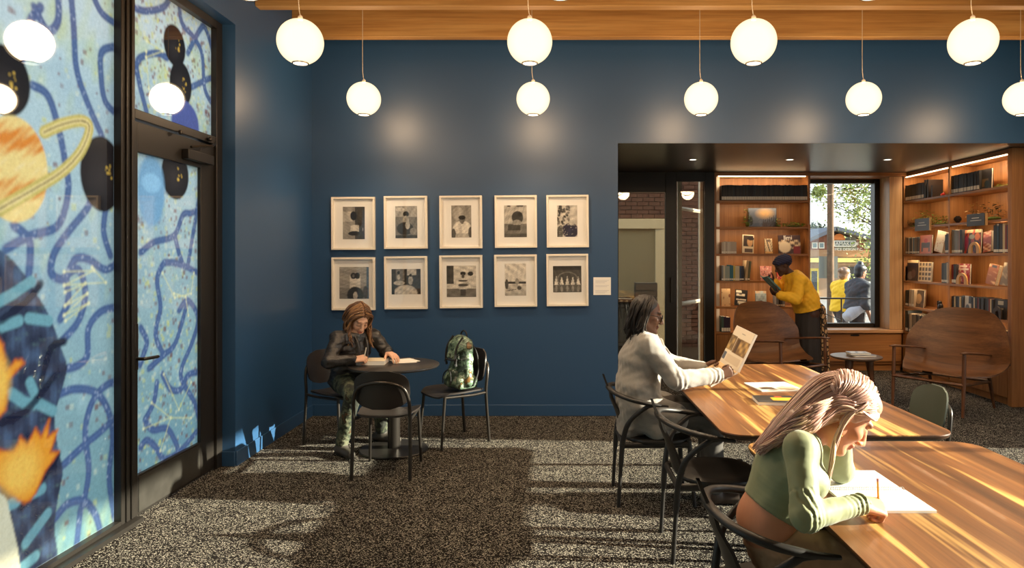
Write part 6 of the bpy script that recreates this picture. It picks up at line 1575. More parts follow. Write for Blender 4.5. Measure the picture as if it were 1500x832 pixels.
for i in range(95):
    th = JIT.uniform(-0.42, 1.5) if JIT.random() < 0.75 else JIT.uniform(1.2, 1.57); sd = -1 if JIT.random() < 0.62 else 1
    fx = 0.022 - 0.122 * (th + 0.42) / 2.0                  # temple to the back of the head
    kk = 1 - 0.5 * max(0, (-fx - 0.05) / 0.05)
    st_ = H(fx * 0.75 + 0.012, 0.128 - 0.25 * max(0, (-fx - 0.03)), 0.022 * sd)
    m1 = H(fx, 0.055, 0.088 * sd * kk); m2 = H(fx - 0.010, -0.035, 0.094 * sd * kk)
    e = m2 + Vector((-0.012 - JIT.uniform(0, 0.02), 0, -0.075 - JIT.uniform(0, 0.065)))
    cs.append([jit(st_, 0.006), jit(m1, 0.010), jit(m2, 0.014), jit(e, 0.018)])
strands(p2, 'dreadlocks', shades('lock', [lin(18, 15, 14), lin(30, 26, 24), lin(50, 44, 39), lin(22, 19, 18)], 0.5), cs, 0.0082, wave=0.004, freq=14, seg=6, taper=0.6, sides=6)
m = MB(); GL = mat('dark_spectacles', lin(30, 26, 24), 0.3)
for q in (-1, 1):
    m.tube([H(0.108, 0.0 + 0.019 * math.sin(a_), 0.033 * q + 0.024 * math.cos(a_)) for a_ in [2 * PI * k_ / 14 for k_ in range(15)]], 0.0024, 6)
    m.tube([H(0.106, 0.008, 0.056 * q), H(0.06, 0.008, 0.077 * q), H(-0.01, 0.006, 0.082 * q)], 0.0026, 6)
m.tube([H(0.110, 0.004, -0.010), H(0.113, 0.006, 0), H(0.110, 0.004, 0.010)], 0.0024, 6)
build(m, 'glasses', GL, p2, smooth=60, world=True)
# the large open book he holds
t = thing('large_book', 'large open picture book held upright by the person in the grey coat', 'book', (1.2, 4.74, 0.86))
nb, nt_, fb, ft_ = at(1080, 545, 4.63), at(1106, 491, 4.63), at(1054, 529, 4.87), at(1080.5, 478.5, 4.87)
ax_ = (fb - nb).normalized(); up_ = (nt_ - nb).normalized(); nrm = -ax_.cross(up_).normalized()
w_b = (fb - nb).length; h_b = 0.285
def page_a(p):
    p.C[:] = lin(226, 212, 190); W = p.X.max()
    p.rect(0.02 * W, 0.66 * W, 0.34, 0.74, lin(120, 92, 62)); p.rect(0.70 * W, 1.0 * W, 0.36, 0.76, lin(110, 88, 62))
    p.mix(np.clip(vnoise(p.X * 14, p.Y * 7, seed=8), 0, 1) * ((p.Y > 0.36) & (p.Y < 0.74)) * ((p.X < 0.64 * W) | (p.X > 0.72 * W)), lin(214, 176, 110))
    p.rect(0.48 * W, 0.60 * W, 0.36, 0.73, lin(84, 62, 46)); p.rect(0.40 * W, 0.56 * W, 0.86, 0.885, lin(150, 140, 130)); p.rect(0.86 * W, 0.98 * W, 0.1, 0.3, lin(90, 96, 110)); p.rect(0.1 * W, 0.8 * W, 0.08, 0.27, lin(206, 186, 160), 0.8)
m = MB(); m.obox((nb + fb) / 2 + up_ * (h_b / 2) + nrm * -0.010, ax_, up_, nrm, w_b / 2, h_b / 2, 0.009); build(m, 'upright_pages', PAPER, t, world=True)
print_panel('picture_page', nb + nrm * 0.0005 + up_ * 0.003 + ax_ * (w_b * 0), ax_, up_, w_b, h_b - 0.006, 50, 56, page_a, COVERART, t, world=True)
dn = (Vector((1.02, 4.75, 0.80)) - (nb + fb) / 2).normalized(); dn = (dn - ax_ * dn.dot(ax_)).normalized(); n2 = dn.cross(ax_).normalized()
if n2.z < 0: n2 = -n2
m = MB(); m.obox((nb + fb) / 2 + dn * 0.105 - n2 * 0.006, ax_, dn, n2, w_b / 2, 0.105, 0.006); build(m, 'lower_pages', PAPER, t, world=True)
print_panel('text_page', nb + n2 * 0.0006, ax_, dn, w_b, 0.21, 30, 30, cv((220, 186, 138), [('r', 0.15, 0.85, 0.15, 0.2, (190, 150, 104)), ('r', 0.15, 0.85, 0.3, 0.34, (190, 150, 104)), ('r', 0.1, 0.9, 0.84, 0.97, (120, 84, 50))]), COVERART, t, world=True)

# ------------------------------------------------------------------ person in the leather jacket at the cafe table
J3 = dict(pelvis=(-1.80, 5.92, 0.575), waist=(-1.775, 5.90, 0.70), chest=(-1.735, 5.88, 0.85), neck=(-1.70, 5.86, 0.995), lat=(0.60, 0.80, 0), g=0.90,
          head=at(525.5, 467.5, 5.83), f=(0.52, -0.66, -0.55), u=(0.32, -0.35, 0.88), hs=0.98,
          shR=(-1.815, 5.73, 0.955), elR=(-1.85, 5.60, 0.775), wrR=(-1.665, 5.66, 0.785), shL=(-1.60, 6.00, 0.955), elL=(-1.475, 5.99, 0.805), wrL=at(568, 516, 5.90),
          hipR=(-1.80, 5.84, 0.56), knR=(-1.62, 5.50, 0.545), anR=(-1.755, 5.64, 0.10), hipL=(-1.72, 5.98, 0.56), knL=(-1.50, 5.78, 0.545), anL=(-1.53, 6.05, 0.10), tdR=(0.55, -0.6, 0), tdL=(0.8, -0.3, 0))
p3 = thing('person', 'person in a black leather jacket with wavy auburn hair writing at the cafe table', 'person', (-1.76, 5.85, 0))
body_mesh(p3, J3, 0.0065, lin(224, 176, 146), lin(186, 96, 86), lin(120, 80, 56),
          [dict(wr=J3['wrR'], d=(0.92, 0.30, 0.10), pn=(0.1, 0.7, -0.75), side=-1, curl=(0.9, 0.9, 0.5), sc=0.95, thumb=(0.75, 0.4, 0.7)),
           dict(wr=J3['wrL'], d=(0.70, -0.60, -0.25), pn=(0, 0, -1), side=1, curl=(0.22, 0.4, 0.3), sc=0.95, spread=0.2)])
LEATHER = mat('black_leather', lin(36, 33, 31), 0.38, spec=0.6, bump=0.25, bscale=70)
S = Solid(); add_torso(S, J3, 0.016, k=0.04); add_arm(S, J3, 'R', 0.017, 0.95); add_arm(S, J3, 'L', 0.017, 0.95)
fwd = Vector((0.80, -0.60, 0)); c3 = V(J3['chest'])
S.cone(c3 + fwd * 0.15 + Vector((0, 0, 0.10)), c3 + fwd * 0.16 + Vector((0, 0, -0.2)), 0.028, 0.03, 0.02, sub=True)
S.clip(V(J3['neck']) + Vector((0, 0, 0.008)), (0.2, -0.1, 0.97)); S.clip((-1.79, 5.9, 0.53), (0, 0, -1)); S.warp = wrinkle(0.006, 22, 44)
solid_obj(S, 'leather_jacket', 0.007, LEATHER, p3)
S = Solid(); add_torso(S, J3, 0.010, ('waist', 'chest', 'top')); S.cone(V(J3['neck']) - Vector((0, 0, 0.03)), V(J3['neck']) + Vector((0.008, -0.008, 0.018)), 0.058, 0.053, 0.02)
S.clip(V(J3['neck']) + Vector((0, 0, 0.018)), (0.25, -0.25, 0.93)); solid_obj(S, 'black_top', 0.008, mat('black_knit', lin(26, 24, 26), 0.9), p3)
m = MB()
for q in (-1, 1): ll = Vector((0.6, 0.8, 0)) * (0.045 * q); m.tube(spline([c3 + fwd * 0.095 + ll * 1.2 + Vector((0, 0, 0.13)), c3 + fwd * 0.142 + ll + Vector((0, 0, 0.04)), c3 + fwd * 0.145 + ll * 0.8 + Vector((0, 0, -0.10))], 5), 0.011, 8, flat=0.5)
build(m, 'lapel', LEATHER, p3, smooth=60, world=True)
CAMO2 = camo('camouflage_cotton'); CAMO2.node_tree.nodes['Principled BSDF'].inputs['Roughness'].default_value = 0.8
for e_ in [n_ for n_ in CAMO2.node_tree.nodes if n_.type == 'VALTORGB'][0].color_ramp.elements: e_.color = (e_.color[0] * 0.45, e_.color[1] * 0.35, e_.color[2] * 0.27, 1)
S = Solid(); add_torso(S, J3, 0.012, ('pelvis',)); S.clip((-1.8, 5.9, 0.66), (0, 0, 1))
for q in 'LR': add_leg(S, J3, q, 0.018, False)
S.warp = wrinkle(0.004, 18, 50); solid_obj(S, 'trousers', 0.008, CAMO2, p3)
shoes(p3, J3, mat('dark_boot', lin(58, 54, 48), 0.5))
H3 = hair_mat('auburn_hair', lin(84, 54, 34), lin(134, 92, 58), lin(178, 132, 84), 0.4)
H, f, u, l, s = hl(J3)
S = Solid(); S.ell(H(-0.020, 0.040), (0.104, 0.102, 0.088), (f, u, l), 0.02); S.ell(H(0.10, -0.040), (0.088, 0.115, 0.072), (f, u, l), 0.012, sub=True); S.cone(H(-0.06, 0.0), H(-0.085, -0.13), 0.07, 0.05, 0.03, l, 1.4)
solid_obj(S, 'hair', 0.008, H3, p3)
cs = []
dw = Vector((0, 0, -1))
for i in range(120):
    a = JIT.random(); sd = 1 if JIT.random() < 0.5 else -1; ang = 1.2 - 2.2 * a
    st_ = H(-0.018 + 0.106 * math.sin(ang), 0.042 + 0.106 * math.cos(ang), 0.01 * sd); m1 = H(-0.018 + 0.092 * math.sin(ang) * 0.9, 0.035 + 0.04 * math.cos(ang), 0.086 * sd)
    m2 = H(-0.01 + 0.07 * math.sin(ang), -0.045, 0.092 * sd); e1 = m2 + dw * 0.07 + fwd * 0.01; e2 = e1 + dw * JIT.uniform(0.04, 0.11) + fwd * 0.015
    cs.append([jit(st_, 0.005), jit(m1, 0.007), jit(m2, 0.010), jit(e1, 0.014), jit(e2, 0.018)])
strands(p3, 'hair_strands', shades('auburn_strand', [lin(80, 54, 34), lin(120, 84, 52), lin(156, 116, 74), lin(100, 68, 42)]), cs, 0.0065, wave=0.010, freq=16, seg=6)
m = MB(); a0, a1 = at(532, 531, 5.68), at(536.5, 509, 5.70); m.tube([a0, a0.lerp(a1, 0.12), a1], [0.0008, 0.004, 0.0045], 7)
tag(build(m, 'pen', mat('white_pen', lin(226, 220, 206), 0.4), smooth=60), 'white pen held over the hardback on the cafe table', 'pen')

# ------------------------------------------------------------------ standing person in the yellow jacket
SY = 9.08
J4 = dict(pelvis=(3.375, SY, 0.90), waist=(3.33, SY, 1.08), chest=(3.25, SY, 1.24), neck=(3.165, SY, 1.405), lat=(0, -1, 0), g=1.06, rp=0.135, rw=0.125, rc=0.122,
          head=at(1146.5, 389.5, SY), f=(-0.93, -0.05, -0.38), u=(-0.38, 0, 0.93), hs=0.98,
          shL=(3.20, SY - 0.19, 1.33), elL=(3.13, SY - 0.25, 1.09), wrL=(2.935, SY - 0.17, 1.14), shR=(3.18, SY + 0.19, 1.34), elR=(3.06, SY + 0.22, 1.17), wrR=(2.965, SY + 0.10, 1.30),
          hipL=(3.385, SY - 0.10, 0.88), knL=(3.40, SY - 0.10, 0.50), anL=(3.42, SY - 0.10, 0.09), hipR=(3.385, SY + 0.10, 0.88), knR=(3.40, SY + 0.10, 0.50), anR=(3.43, SY + 0.10, 0.09), tdL=(-1, 0, 0), tdR=(-1, 0, 0))
p4 = thing('person', 'person in a yellow jacket and navy head wrap standing reading at the bookcase', 'person', (3.4, SY, 0))
body_mesh(p4, J4, 0.009, lin(74, 48, 38), lin(96, 50, 46), lin(24, 18, 16),
          [dict(wr=J4['wrL'], d=(-0.85, 0.25, 0.35), pn=(0, 0.6, 0.7), side=1, curl=(0.5, 0.7, 0.4)), dict(wr=J4['wrR'], d=(-0.8, -0.3, 0.3), pn=(0, -0.7, 0.5), side=-1, curl=(0.5, 0.7, 0.4))])
YEL = mat('yellow_jacket', lin(242, 186, 40), 0.7, var=0.08, vscale=14, bump=0.1, bscale=60)
S = Solid(); add_torso(S, J4, 0.026, k=0.05); add_arm(S, J4, 'L', 0.03, 0.9); add_arm(S, J4, 'R', 0.03, 0.9)
S.cone((3.17, SY - 0.06, 1.39), (3.12, SY - 0.06, 1.18), 0.035, 0.045, 0.03); S.cone((3.17, SY + 0.06, 1.39), (3.12, SY + 0.06, 1.18), 0.035, 0.045, 0.03)
S.clip((3.35, SY, 0.93), (0.30, 0, -0.95)); S.clip((3.16, SY, 1.44), (-0.4, 0, 0.9)); S.warp = wrinkle(0.008, 15, 61)
solid_obj(S, 'jacket', 0.009, YEL, p4)
S = Solid(); S.cone((3.37, SY, 0.95), (3.39, SY, 0.10), 0.155, 0.165, 0.03, (0, 1, 0), 1.25); S.clip((3.39, SY, 0.07), (0, 0, -1)); S.warp = lambda x, y, z: 0.010 * np.sin(np.arctan2(y - SY, x - 3.38) * 14) * np.clip(1 - z, 0, 1)
solid_obj(S, 'skirt', 0.010, mat('charcoal_cloth', lin(50, 46, 46), 0.85), p4)
S = Solid(); S.cone((3.475, SY - 0.03, 0.93), (3.515, SY - 0.03, 0.12), 0.105, 0.12, 0.03, (0, 1, 0), 1.45); S.clip((3.39, SY, 0.08), (0, 0, -1)); S.clip((3.485, SY, 0.5), (-1, 0.0, 0))
S.warp = lambda x, y, z: 0.006 * np.sin(np.arctan2(y - SY, x - 3.45) * 11)
solid_obj(S, 'patterned_panel', 0.010, pattern_mat('dotted_cloth', lin(44, 32, 28), lin(196, 160, 116), 17), p4)
shoes(p4, J4, mat('black_shoe', lin(30, 28, 28), 0.5), 0.010)
H, f, u, l, s = hl(J4)
S = Solid(); S.ell(H(-0.025, 0.075), (0.118, 0.075, 0.100), (f, u, l), 0.02); S.ell(H(-0.07, 0.045), (0.075, 0.075, 0.085), (f, u, l), 0.02)
S.cone(H(0.065, 0.065, -0.06), H(0.065, 0.065, 0.06), 0.030, 0.030, 0.02); S.cone(H(0.06, 0.07, -0.06), H(-0.08, 0.055, -0.085), 0.028, 0.03, 0.02); S.cone(H(0.06, 0.07, 0.06), H(-0.08, 0.055, 0.085), 0.028, 0.03, 0.02)
S.warp = lambda x, y, z: 0.004 * np.sin((z * 0.9 + x * 0.4) * 220)
solid_obj(S, 'head_wrap', 0.008, mat('navy_wrap', lin(38, 40, 72), 0.8), p4)
t = thing('teal_book', 'open teal book in the hands of the person in the yellow jacket', 'book', (2.88, SY - 0.02, 1.2))
ca, cb = at(1118, 405.5, SY - 0.05), at(1137.5, 425, SY - 0.05); dd = (cb - ca).normalized(); yy = Vector((0, 1, 0)); nn = dd.cross(yy).normalized()
m = MB()
for q in (-1, 1): m.obox((ca + cb) / 2 + yy * (0.075 * q) + nn * 0.0, dd, (yy + nn * (0.22 * q) * (1 if nn.x > 0 else -1)).normalized(), nn, (cb - ca).length / 2, 0.076, 0.006)
build(m, 'cover', mat('teal_cover', lin(70, 128, 130), 0.5), t, world=True)
m = MB(); sg = 1 if nn.x > 0 else -1
m.obox((ca + cb) / 2 + nn * (0.011 * sg), dd, yy, nn, (cb - ca).length / 2 - 0.008, 0.14, 0.004); build(m, 'pages', PAGES, t, world=True)
m = MB(); m.tube([ca.lerp(cb, 0.35) - nn * (0.008 * sg) - yy * 0.05, ca.lerp(cb, 0.65) - nn * (0.008 * sg) - yy * 0.05], 0.004, 6); build(m, 'title_mark', PAPER, t, world=True)
# ================================================================== OUTSIDE
g = MB(); g.add([(-40, -30, -0.22), (60, -30, -0.22), (60, 13.5, -0.22), (-40, 13.5, -0.22), (-40, 44, -1.30), (60, 44, -1.30), (-40, 120, -1.30), (60, 120, -1.30)], [(0, 1, 2, 3), (3, 2, 5, 4), (4, 5, 7, 6)])
struct(build(g, 'ground', CONCRETE, recentre=False))
g = MB(); g.add([(-40, 20, -0.49), (60, 20, -0.49), (60, 38, -1.09), (-40, 38, -1.09)], [(0, 1, 2, 3)])
struct(build(g, 'ground_road', ASPHALT, recentre=False))
# brick facade seen through the glazed entrance
fy = 12.0
w = MB(); w.box(0.2, 3.0, fy + 0.03, fy + 0.3, -0.25, 3.4)
bw_ = struct(build(w, 'wall_brick', MORTAR, recentre=False))
bmesh_ = None
def brick_at(x, z):
    global bmesh_
    if bmesh_ is None:
        m = MB(); m.box(0, 0.192, 0, 0.04, 0, 0.062); o = build(m, 'brick', BRICKM, bw_); bmesh_ = o.data
    else:
        o = bpy.data.objects.new('brick', bmesh_); COL.objects.link(o); o.parent = bw_
    o.location = (x, fy + random.uniform(-0.003, 0.003), z)
for r in range(13):
    for q in range(9): brick_at(0.75 + q * 0.203 + (0.1 if r % 2 else 0), 2.32 + r * 0.073)
for r in range(38):
    for q in range(4): brick_at(2.02 + q * 0.203 + (0.1 if r % 2 else 0), 0.05 + r * 0.073)
t = thing('shop_window', 'cream framed window with a drawn blind in the brick wall outside', 'window', (1.3, fy, 0))
CREAM = mat('cream_paint', lin(206, 190, 156), 0.7)
m = MB(); m.box(0.3, 1.94, fy - 0.06, fy + 0.02, 2.13, 2.30); build(m, 'lintel', CREAM, t, world=True, bevel=0.004)
m = MB(); m.box(1.77, 1.94, fy - 0.05, fy + 0.02, -0.2, 2.13); build(m, 'jamb', CREAM, t, world=True, bevel=0.004)
m = MB(); m.box(0.3, 1.77, fy + 0.0, fy + 0.02, 0.85, 2.13); build(m, 'blind', mat('tan_blind', lin(176, 156, 116), 0.8), t, world=True)
m = MB(); m.box(0.3, 1.77, fy - 0.005, fy + 0.02, -0.2, 0.85); build(m, 'lower_panel', mat('dark_panel', lin(60, 52, 42), 0.6), t, world=True)
t = thing('storage_crate', 'slatted dark wooden crate under the cream window outside', 'crate', (1.55, 11.6, -0.22))
m = MB()
for k_ in range(6): m.box(-0.18, 0.18, -0.15, -0.13, 0.75 + k_ * 0.11, 0.84 + k_ * 0.11)
build(m, 'slats', mat('dark_crate', lin(70, 52, 36), 0.7), t)
m = MB(); m.box(-0.18, 0.18, -0.13, 0.15, 0, 1.42); build(m, 'body', mat('crate_dark', lin(40, 32, 26), 0.8), t)
t = thing('patio_bench', 'dark slatted bench outside the glazed entrance', 'bench', (1.15, 11.2, -0.22))
for k_ in range(7): m = MB(); m.box(-0.30 + k_ * 0.09, -0.25 + k_ * 0.09, -0.02, 0.0, 0.45, 1.15); build(m, 'slat', BLACKMETAL, t)
m = MB(); m.box(-0.36, 0.36, -0.4, 0.0, 0.40, 0.45); build(m, 'seat', BLACKMETAL, t)
for x in (-0.33, 0.31):
    m = MB(); m.box(x, x + 0.03, -0.38, 0.0, 0, 0.40); build(m, 'leg', BLACKMETAL, t)
m = MB(); m.box(-0.36, 0.36, -0.03, 0.01, 1.15, 1.2); build(m, 'top_rail', BLACKMETAL, t)

# shop across the street
BYD = 50.0
def X5(px): return (px - VX) / FPX * BYD
def Z5(py): return CAM_H - (py - VY) / FPX * BYD
bd = thing('corner_shop', 'low brick shop with a gabled roof and yellow awning across the street', 'building', (X5(1240), BYD, -1.3))
m = MB(); m.box(X5(1150), X5(1330), BYD, BYD + 8, -1.3, Z5(366)); build(m, 'wall', mat('tan_stucco', lin(176, 146, 118), 0.9), bd, world=True)
m = MB(); m.box(X5(1150), X5(1330), BYD - 0.1, BYD, Z5(376), Z5(366)); build(m, 'fascia', mat('orange_stucco', lin(170, 132, 100), 0.9), bd, world=True)
m = MB(); m.box(X5(1150), X5(1330), BYD - 1.3, BYD - 0.1, Z5(384), Z5(378)); build(m, 'awning', mat('yellow_awning', lin(222, 196, 110), 0.8), bd, world=True)
m = MB(); m.prism([(X5(1165), Z5(366)), (X5(1300), Z5(366)), (X5(1285), Z5(357)), (X5(1216), Z5(340)), (X5(1178), Z5(354))], -2.0, (0, BYD + 0.0, 0), (1, 0, 0), (0, 0, 1)); build(m, 'gable', mat('red_brick', lin(140, 92, 76), 0.9, var=0.2, vscale=3), bd, world=True)
m = MB(); m.prism([(X5(1224), Z5(366)), (X5(1255), Z5(366)), (X5(1253), Z5(347)), (X5(1224), Z5(346))], 0.1, (0, BYD - 0.0, 0), (1, 0, 0), (0, 0, 1)); build(m, 'gable_panel', mat('green_grey_panel', lin(118, 122, 110), 0.8), bd, world=True)
for a, b_ in (((1172, 356), (1216, 337)), ((1214, 337), (1292, 358))):
    m = MB(); p, q = Vector((X5(a[0]), BYD - 0.6, Z5(a[1]))), Vector((X5(b_[0]), BYD - 0.6, Z5(b_[1]))); d_ = (q - p).normalized(); nr = Vector((-d_.z, 0, d_.x))
    m.obox((p + q) / 2 + Vector((0, 2.5, 0)) + nr * 0.1, d_, (0, 1, 0), nr, (q - p).length / 2, 3.2, 0.13); build(m, 'roof', mat('slate_roof', lin(84, 88, 96), 0.8), bd, world=True)
for x0, x1, y0, y1 in ((1189, 1197, 355, 364), (1199, 1207, 355, 364), (1266, 1277, 354, 364), (1279, 1288, 354, 364)):
    m = MB(); m.box(X5(x0), X5(x1), BYD - 0.08, BYD, Z5(y1), Z5(y0)); f_ = build(m, 'window', WHITEPAINT, bd, world=True)
    m = MB(); m.box(X5(x0) + 0.07, X5(x1) - 0.07, BYD - 0.1, BYD - 0.08, Z5(y1) + 0.07, Z5(y0) - 0.07); build(m, 'pane', mat('far_glass', lin(120, 140, 146), 0.2), f_, world=True)
m = MB(); m.box(X5(1186), X5(1198), BYD - 0.15, BYD, -1.3, Z5(393)); dr_ = build(m, 'shop_door', mat('yellow_frame', lin(224, 196, 40), 0.5), bd, world=True)
m = MB(); m.box(X5(1187.5), X5(1195.5), BYD - 0.2, BYD - 0.15, -1.1, Z5(397)); build(m, 'door_pane', mat('dark_glass', lin(40, 44, 48), 0.2), dr_, world=True)
for x0, x1 in ((1238, 1256), (1262, 1276)):
    m = MB(); m.box(X5(x0), X5(x1), BYD - 0.06, BYD, Z5(412), Z5(391)); build(m, 'shop_window_pane', mat('dark_glass2', lin(70, 66, 60), 0.2), bd, world=True)
sg_ = thing('shop_sign', 'white lettered shop sign on the gable across the street', 'sign', (X5(1238), BYD - 0.3, Z5(368)))
m = MB(); o_ = [(X5(1219), Z5(361.5)), (X5(1250), Z5(361.5)), (X5(1253.5), Z5(357)), (X5(1250), Z5(352.5)), (X5(1219), Z5(352.5))]
m.prism(o_, 0.12, (0, BYD - 0.18, 0), (1, 0, 0), (0, 0, 1)); build(m, 'name_board', WHITEPAINT, sg_, world=True)
m = MB(); m.prism([(x + (0.09 if i in (0, 4) else -0.09), z + (0.08 if i < 2 else -0.08 if i > 2 else 0)) for i, (x, z) in enumerate(o_)], 0.02, (0, BYD - 0.30, 0), (1, 0, 0), (0, 0, 1)); build(m, 'board_face', mat('sign_grey', lin(96, 104, 100), 0.6), sg_, world=True)
text_mesh('HAMAKORI', 0.38, (X5(1235), BYD - 0.34, Z5(357.2)), (1, 0, 0), (0, 0, 1), 'name_lettering', WHITEPAINT, sg_, True, 0.005)
text_mesh('OFFICE DESIGN P.C.', 0.27, (X5(1237), BYD - 0.34, Z5(365.5)), (1, 0, 0), (0, 0, 1), 'second_lettering', WHITEPAINT, sg_, True, 0.005)
m = MB(); m.prism([(X5(1227) + 0.45 * math.cos(PI * i / 10), Z5(351.5) + 0.45 * math.sin(PI * i / 10)) for i in range(11)], 0.05, (0, BYD - 0.22, 0), (1, 0, 0), (0, 0, 1)); build(m, 'emblem', mat('emblem_orange', lin(226, 130, 60), 0.6), sg_, world=True)
# street pole with a grey panel, cables
pt = at(1216.5, 376, 17); pole = thing('utility_pole', 'weathered wooden utility pole beyond the alcove window', 'pole', (pt.x, 17, -0.4))
m = MB(); m.tube([(0, 0, 0), (0, 0, 9)], [0.085, 0.075], 12); build(m, 'shaft', mat('weathered_pole', lin(96, 74, 54), 0.9, var=0.3, vscale=8), pole, smooth=60)
m = MB(); m.box(-0.24, 0.22, 0.09, 0.13, 1.50, 2.05); build(m, 'panel', mat('grey_panel', lin(120, 122, 112), 0.8), pole)
m = MB()
for z in (4.56, 4.46, 4.08): m.tube([(X5(1000) * 0.6, 30, z), (X5(1240) * 0.6, 30, z - 0.05), (X5(1800) * 0.6, 30, z)], 0.018, 5)
tag(build(m, 'power_line', BLACKMETAL), 'dark overhead power cables crossing the sky', 'cable', kind='stuff')
# cable railing on the pavement
rl = thing('guard_rail', 'thin metal guard rail on the pavement outside the window', 'railing', (4.9, 11.2, -0.22))
m = MB(); m.tube([(3.4, 11.2, 0.955), (6.2, 11.2, 0.955)], 0.014, 8); build(m, 'top_rail', STEELDARK, rl, world=True, smooth=60)
for x in (3.5, 4.71, 6.1): m = MB(); m.tube([(x, 11.2, -0.22), (x, 11.2, 0.95)], 0.014, 8); build(m, 'post', STEELDARK, rl, world=True, smooth=60)
for k_ in range(3): m = MB(); m.tube([(3.9, 11.25, 0.92 - 0.26 * k_), (4.71, 11.25, 0.60 - 0.26 * k_)], 0.008, 6); build(m, 'sloping_cable', BLACKMETAL, rl, world=True)
sg2 = at(1281, 420, 16); t = thing('road_sign', 'yellow green road sign beyond the walkers', 'sign', (sg2.x, 16, -0.4))
m = MB(); m.tube([(0, 0, 0), (0, 0, 1.5)], 0.02, 8); build(m, 'post', STEELDARK, t, smooth=60)
m = MB(); m.box(-0.12, 0.12, -0.03, -0.02, 0.95, 1.22); build(m, 'lower_plate', mat('hi_vis', lin(206, 220, 70), 0.5), t)
m = MB(); m.box(-0.14, 0.14, -0.03, -0.02, 1.24, 1.46); build(m, 'upper_plate', WHITEPAINT, t)
# trees
def tree(name, label, base, trunk, crowns, n, size, m_, seed, r0=0.14):
    t = thing(name, label, 'tree', base); r = random.Random(seed); b0 = Vector(base)
    m = MB(); top = Vector(trunk); m.tube(spline([b0, b0.lerp(top, 0.5) + Vector((0.1, 0, 0)), top], 5), [r0, r0 * 0.9, r0 * 0.9, r0 * 0.8, r0 * 0.8, r0 * 0.7, r0 * 0.7, r0 * 0.6, r0 * 0.6, r0 * 0.5, r0 * 0.45], 8); build(m, 'trunk', mat(name + '_bark', lin(80, 66, 52), 0.9), t, world=True, smooth=60)
    m = MB(); br = []
    for c, rad in crowns:
        c = Vector(c)
        for _ in range(max(3, int(rad * 5))):
            e = c + Vector((r.gauss(0, 1), r.gauss(0, 1), r.gauss(0, 1))) * rad * 0.5; s0 = b0.lerp(top, r.uniform(0.55, 1)); br.append(e)
            m.tube(spline([s0, s0.lerp(e, 0.5) + Vector((0, 0, 0.15 * rad)), e], 4), [0.03, 0.026, 0.022, 0.018, 0.014, 0.012, 0.010, 0.008, 0.006], 5)
    o = build(m, 'branches', bpy.data.materials[name + '_bark'], t, world=True); o['kind'] = 'stuff'
    m = MB()
    for i in range(n):
        c, rad = crowns[i % len(crowns)]; p = Vector(c) + Vector((r.gauss(0, 1), r.gauss(0, 1), r.gauss(0, 1))).normalized() * rad * r.random() ** 0.5
        if br and r.random() < 0.5: p = br[r.randrange(len(br))] + Vector((r.gauss(0, 1), r.gauss(0, 1), r.gauss(0, 1))) * 0.25
        a = Vector((r.gauss(0, 1), r.gauss(0, 1), r.gauss(0, 1))).normalized(); b_ = a.cross(Vector((r.gauss(0, 1), r.gauss(0, 1), r.gauss(0, 1)))).normalized(); s = size * r.uniform(0.6, 1.3)
        m.add([p - a * s, p + b_ * s * 0.5, p + a * s, p - b_ * s * 0.5], [(0, 1, 2, 3)])
    o = build(m, 'foliage', m_, t, world=True); o['kind'] = 'stuff'
    return t
AUT = mat('autumn_leaf', lin(150, 160, 84), 0.6, var=0.3, vscale=3)
T = lambda px, py: tuple(at(px, py, 18))
tree('street_tree', 'thin leaved yellow green street tree beyond the alcove window', (9.0, 18, -0.4), (8.8, 18, 4.2), [(T(1284, 330), 0.75), (T(1268, 300), 0.55), (T(1262, 280), 0.45), (T(1280, 275), 0.5), (T(1245, 275), 0.25), (T(1255, 315), 0.3), (T(1288, 350), 0.5), (T(1275, 395), 0.45), (T(1205, 272), 0.25), (T(1196, 282), 0.15)], 2400, 0.05, AUT, 3)
tree('round_tree', 'small rounded dark tree behind the shop roof', (23.0, 62, -1.3), (23.0, 62, 3.0), [(tuple(at(1195, 338, 62)), 0.7), (tuple(at(1190, 340, 62)), 0.6)], 700, 0.16, mat('dark_tree', lin(70, 84, 66), 0.8), 5)

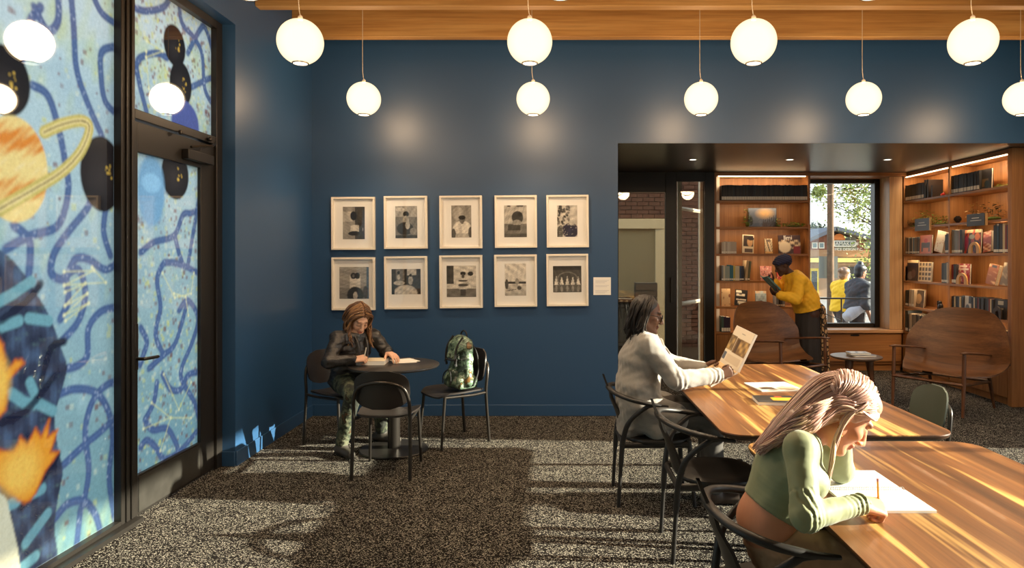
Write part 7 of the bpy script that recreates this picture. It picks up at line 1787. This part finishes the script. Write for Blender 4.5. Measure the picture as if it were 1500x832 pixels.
# ------------------------------------------------------------------ two people walking past
def walker(label, Yd, hx, hz, coat, trous, skin, hairm, fz, sc, coat_end, hood):
    X0 = hx - 0.06
    J = dict(pelvis=(X0 - 0.02, Yd, hz - 0.64 * sc), waist=(X0, Yd, hz - 0.50 * sc), chest=(X0 + 0.01, Yd, hz - 0.33 * sc), neck=(X0 + 0.02, Yd, hz - 0.17 * sc), lat=(-0.35, 0.94, 0), g=1.0 * sc, head=(hx, Yd, hz), f=(0.94, 0.28, -0.15), u=(0.15, 0, 1), hs=0.97,
             shL=(X0 - 0.05, Yd + 0.17, hz - 0.24 * sc), elL=(X0 - 0.02, Yd + 0.22, hz - 0.52 * sc), wrL=(X0 + 0.12, Yd + 0.2, hz - 0.72 * sc), shR=(X0 + 0.06, Yd - 0.17, hz - 0.24 * sc), elR=(X0 + 0.04, Yd - 0.23, hz - 0.53 * sc), wrR=(X0 + 0.13, Yd - 0.22, hz - 0.76 * sc),
             hipL=(X0 - 0.03, Yd + 0.09, hz - 0.70 * sc), knL=(X0 + 0.12, Yd + 0.09, hz - 1.10 * sc), anL=(X0 + 0.10, Yd + 0.09, fz + 0.1), hipR=(X0 - 0.03, Yd - 0.09, hz - 0.70 * sc), knR=(X0 - 0.02, Yd - 0.09, hz - 1.12 * sc), anR=(X0 - 0.2, Yd - 0.09, fz + 0.1), tdL=(1, 0.2, 0), tdR=(1, 0.2, 0), fz=fz)
    p = thing('person', label, 'person', (hx, Yd, fz))
    body_mesh(p, J, 0.014, skin, tuple(x * 0.8 for x in skin), (0.03, 0.02, 0.02), [dict(wr=J['wrL'], d=(0.5, 0, -0.8), pn=(0, -1, 0), side=1), dict(wr=J['wrR'], d=(0.5, 0, -0.8), pn=(0, 1, 0), side=-1)])
    S = Solid(); add_torso(S, J, 0.045, k=0.05); add_arm(S, J, 'L', 0.035, 0.95); add_arm(S, J, 'R', 0.035, 0.95)
    S.cone(J['waist'], (X0 - 0.03, Yd, coat_end), 0.15 * sc, 0.17 * sc, 0.04, (-0.35, 0.94, 0), 1.35); S.clip((X0, Yd, coat_end), (0, 0, -1)); S.clip((hx - 0.03, Yd, hz - 0.10 * sc), (0.2, 0, 1)); S.warp = wrinkle(0.010, 14, 71)
    solid_obj(S, 'coat', 0.014, coat, p)
    S = Solid(); add_torso(S, J, 0.015, ('pelvis',))
    for q in 'LR': add_leg(S, J, q, 0.03, False, flare=0.02)
    S.clip((X0, Yd, hz - 0.5 * sc), (0, 0, 1)); solid_obj(S, 'trousers', 0.016, trous, p)
    shoes(p, J, BLACKWOOD, 0.014)
    H, f, u, l, s = hl(J); S = Solid(); S.ell(H(-0.025, 0.045), (0.105, 0.10, 0.09), (f, u, l), 0.02); S.ell(H(0.10, -0.03), (0.085, 0.105, 0.12), (f, u, l), 0.012, sub=True); S.ell(H(-0.05, -0.03), (0.07, 0.08, 0.08), (f, u, l), 0.02)
    if hood: S.ell(H(-0.04, 0.145), (0.05, 0.045, 0.05), (f, u, l), 0.015); S.cone(H(0.04, 0.07, -0.04), H(0.13, 0.05, 0), 0.03, 0.014, 0.02)
    else: S.ell(H(-0.12, 0.06), (0.05, 0.05, 0.05), (f, u, l), 0.015)
    solid_obj(S, 'hair', 0.012, hairm, p)
    return p, J, X0
a = at(1238, 402, 13.0)
walker('walker in a long yellow coat passing outside the alcove window', 13.0, a.x, a.z, mat('yellow_coat', lin(240, 188, 36), 0.8), mat('dark_trousers', lin(62, 58, 58), 0.9), lin(206, 158, 130), hair_mat('brown_hair', lin(96, 70, 50), lin(140, 108, 80)), -0.25, 0.98, 0.60, False)
a = at(1261, 398, 12.0)
pw, Jw, xw = walker('walker in a dark denim jacket passing outside the alcove window', 12.0, a.x, a.z, mat('dark_denim', lin(58, 62, 68), 0.85, var=0.15, vscale=20), mat('black_trousers', lin(48, 48, 52), 0.9), lin(150, 104, 80), hair_mat('black_hair', lin(26, 24, 26), lin(44, 42, 44)), -0.25, 1.06, 0.72, True)
S = Solid(); S.cone((xw + 0.02, 11.92, 0.78), (xw - 0.20, 11.90, 0.60), 0.12, 0.09, 0.03, (0, 1, 0), 1.5); S.warp = wrinkle(0.008, 16, 80); solid_obj(S, 'shirt_tail', 0.014, mat('pale_shirt', lin(170, 168, 172), 0.85), pw)
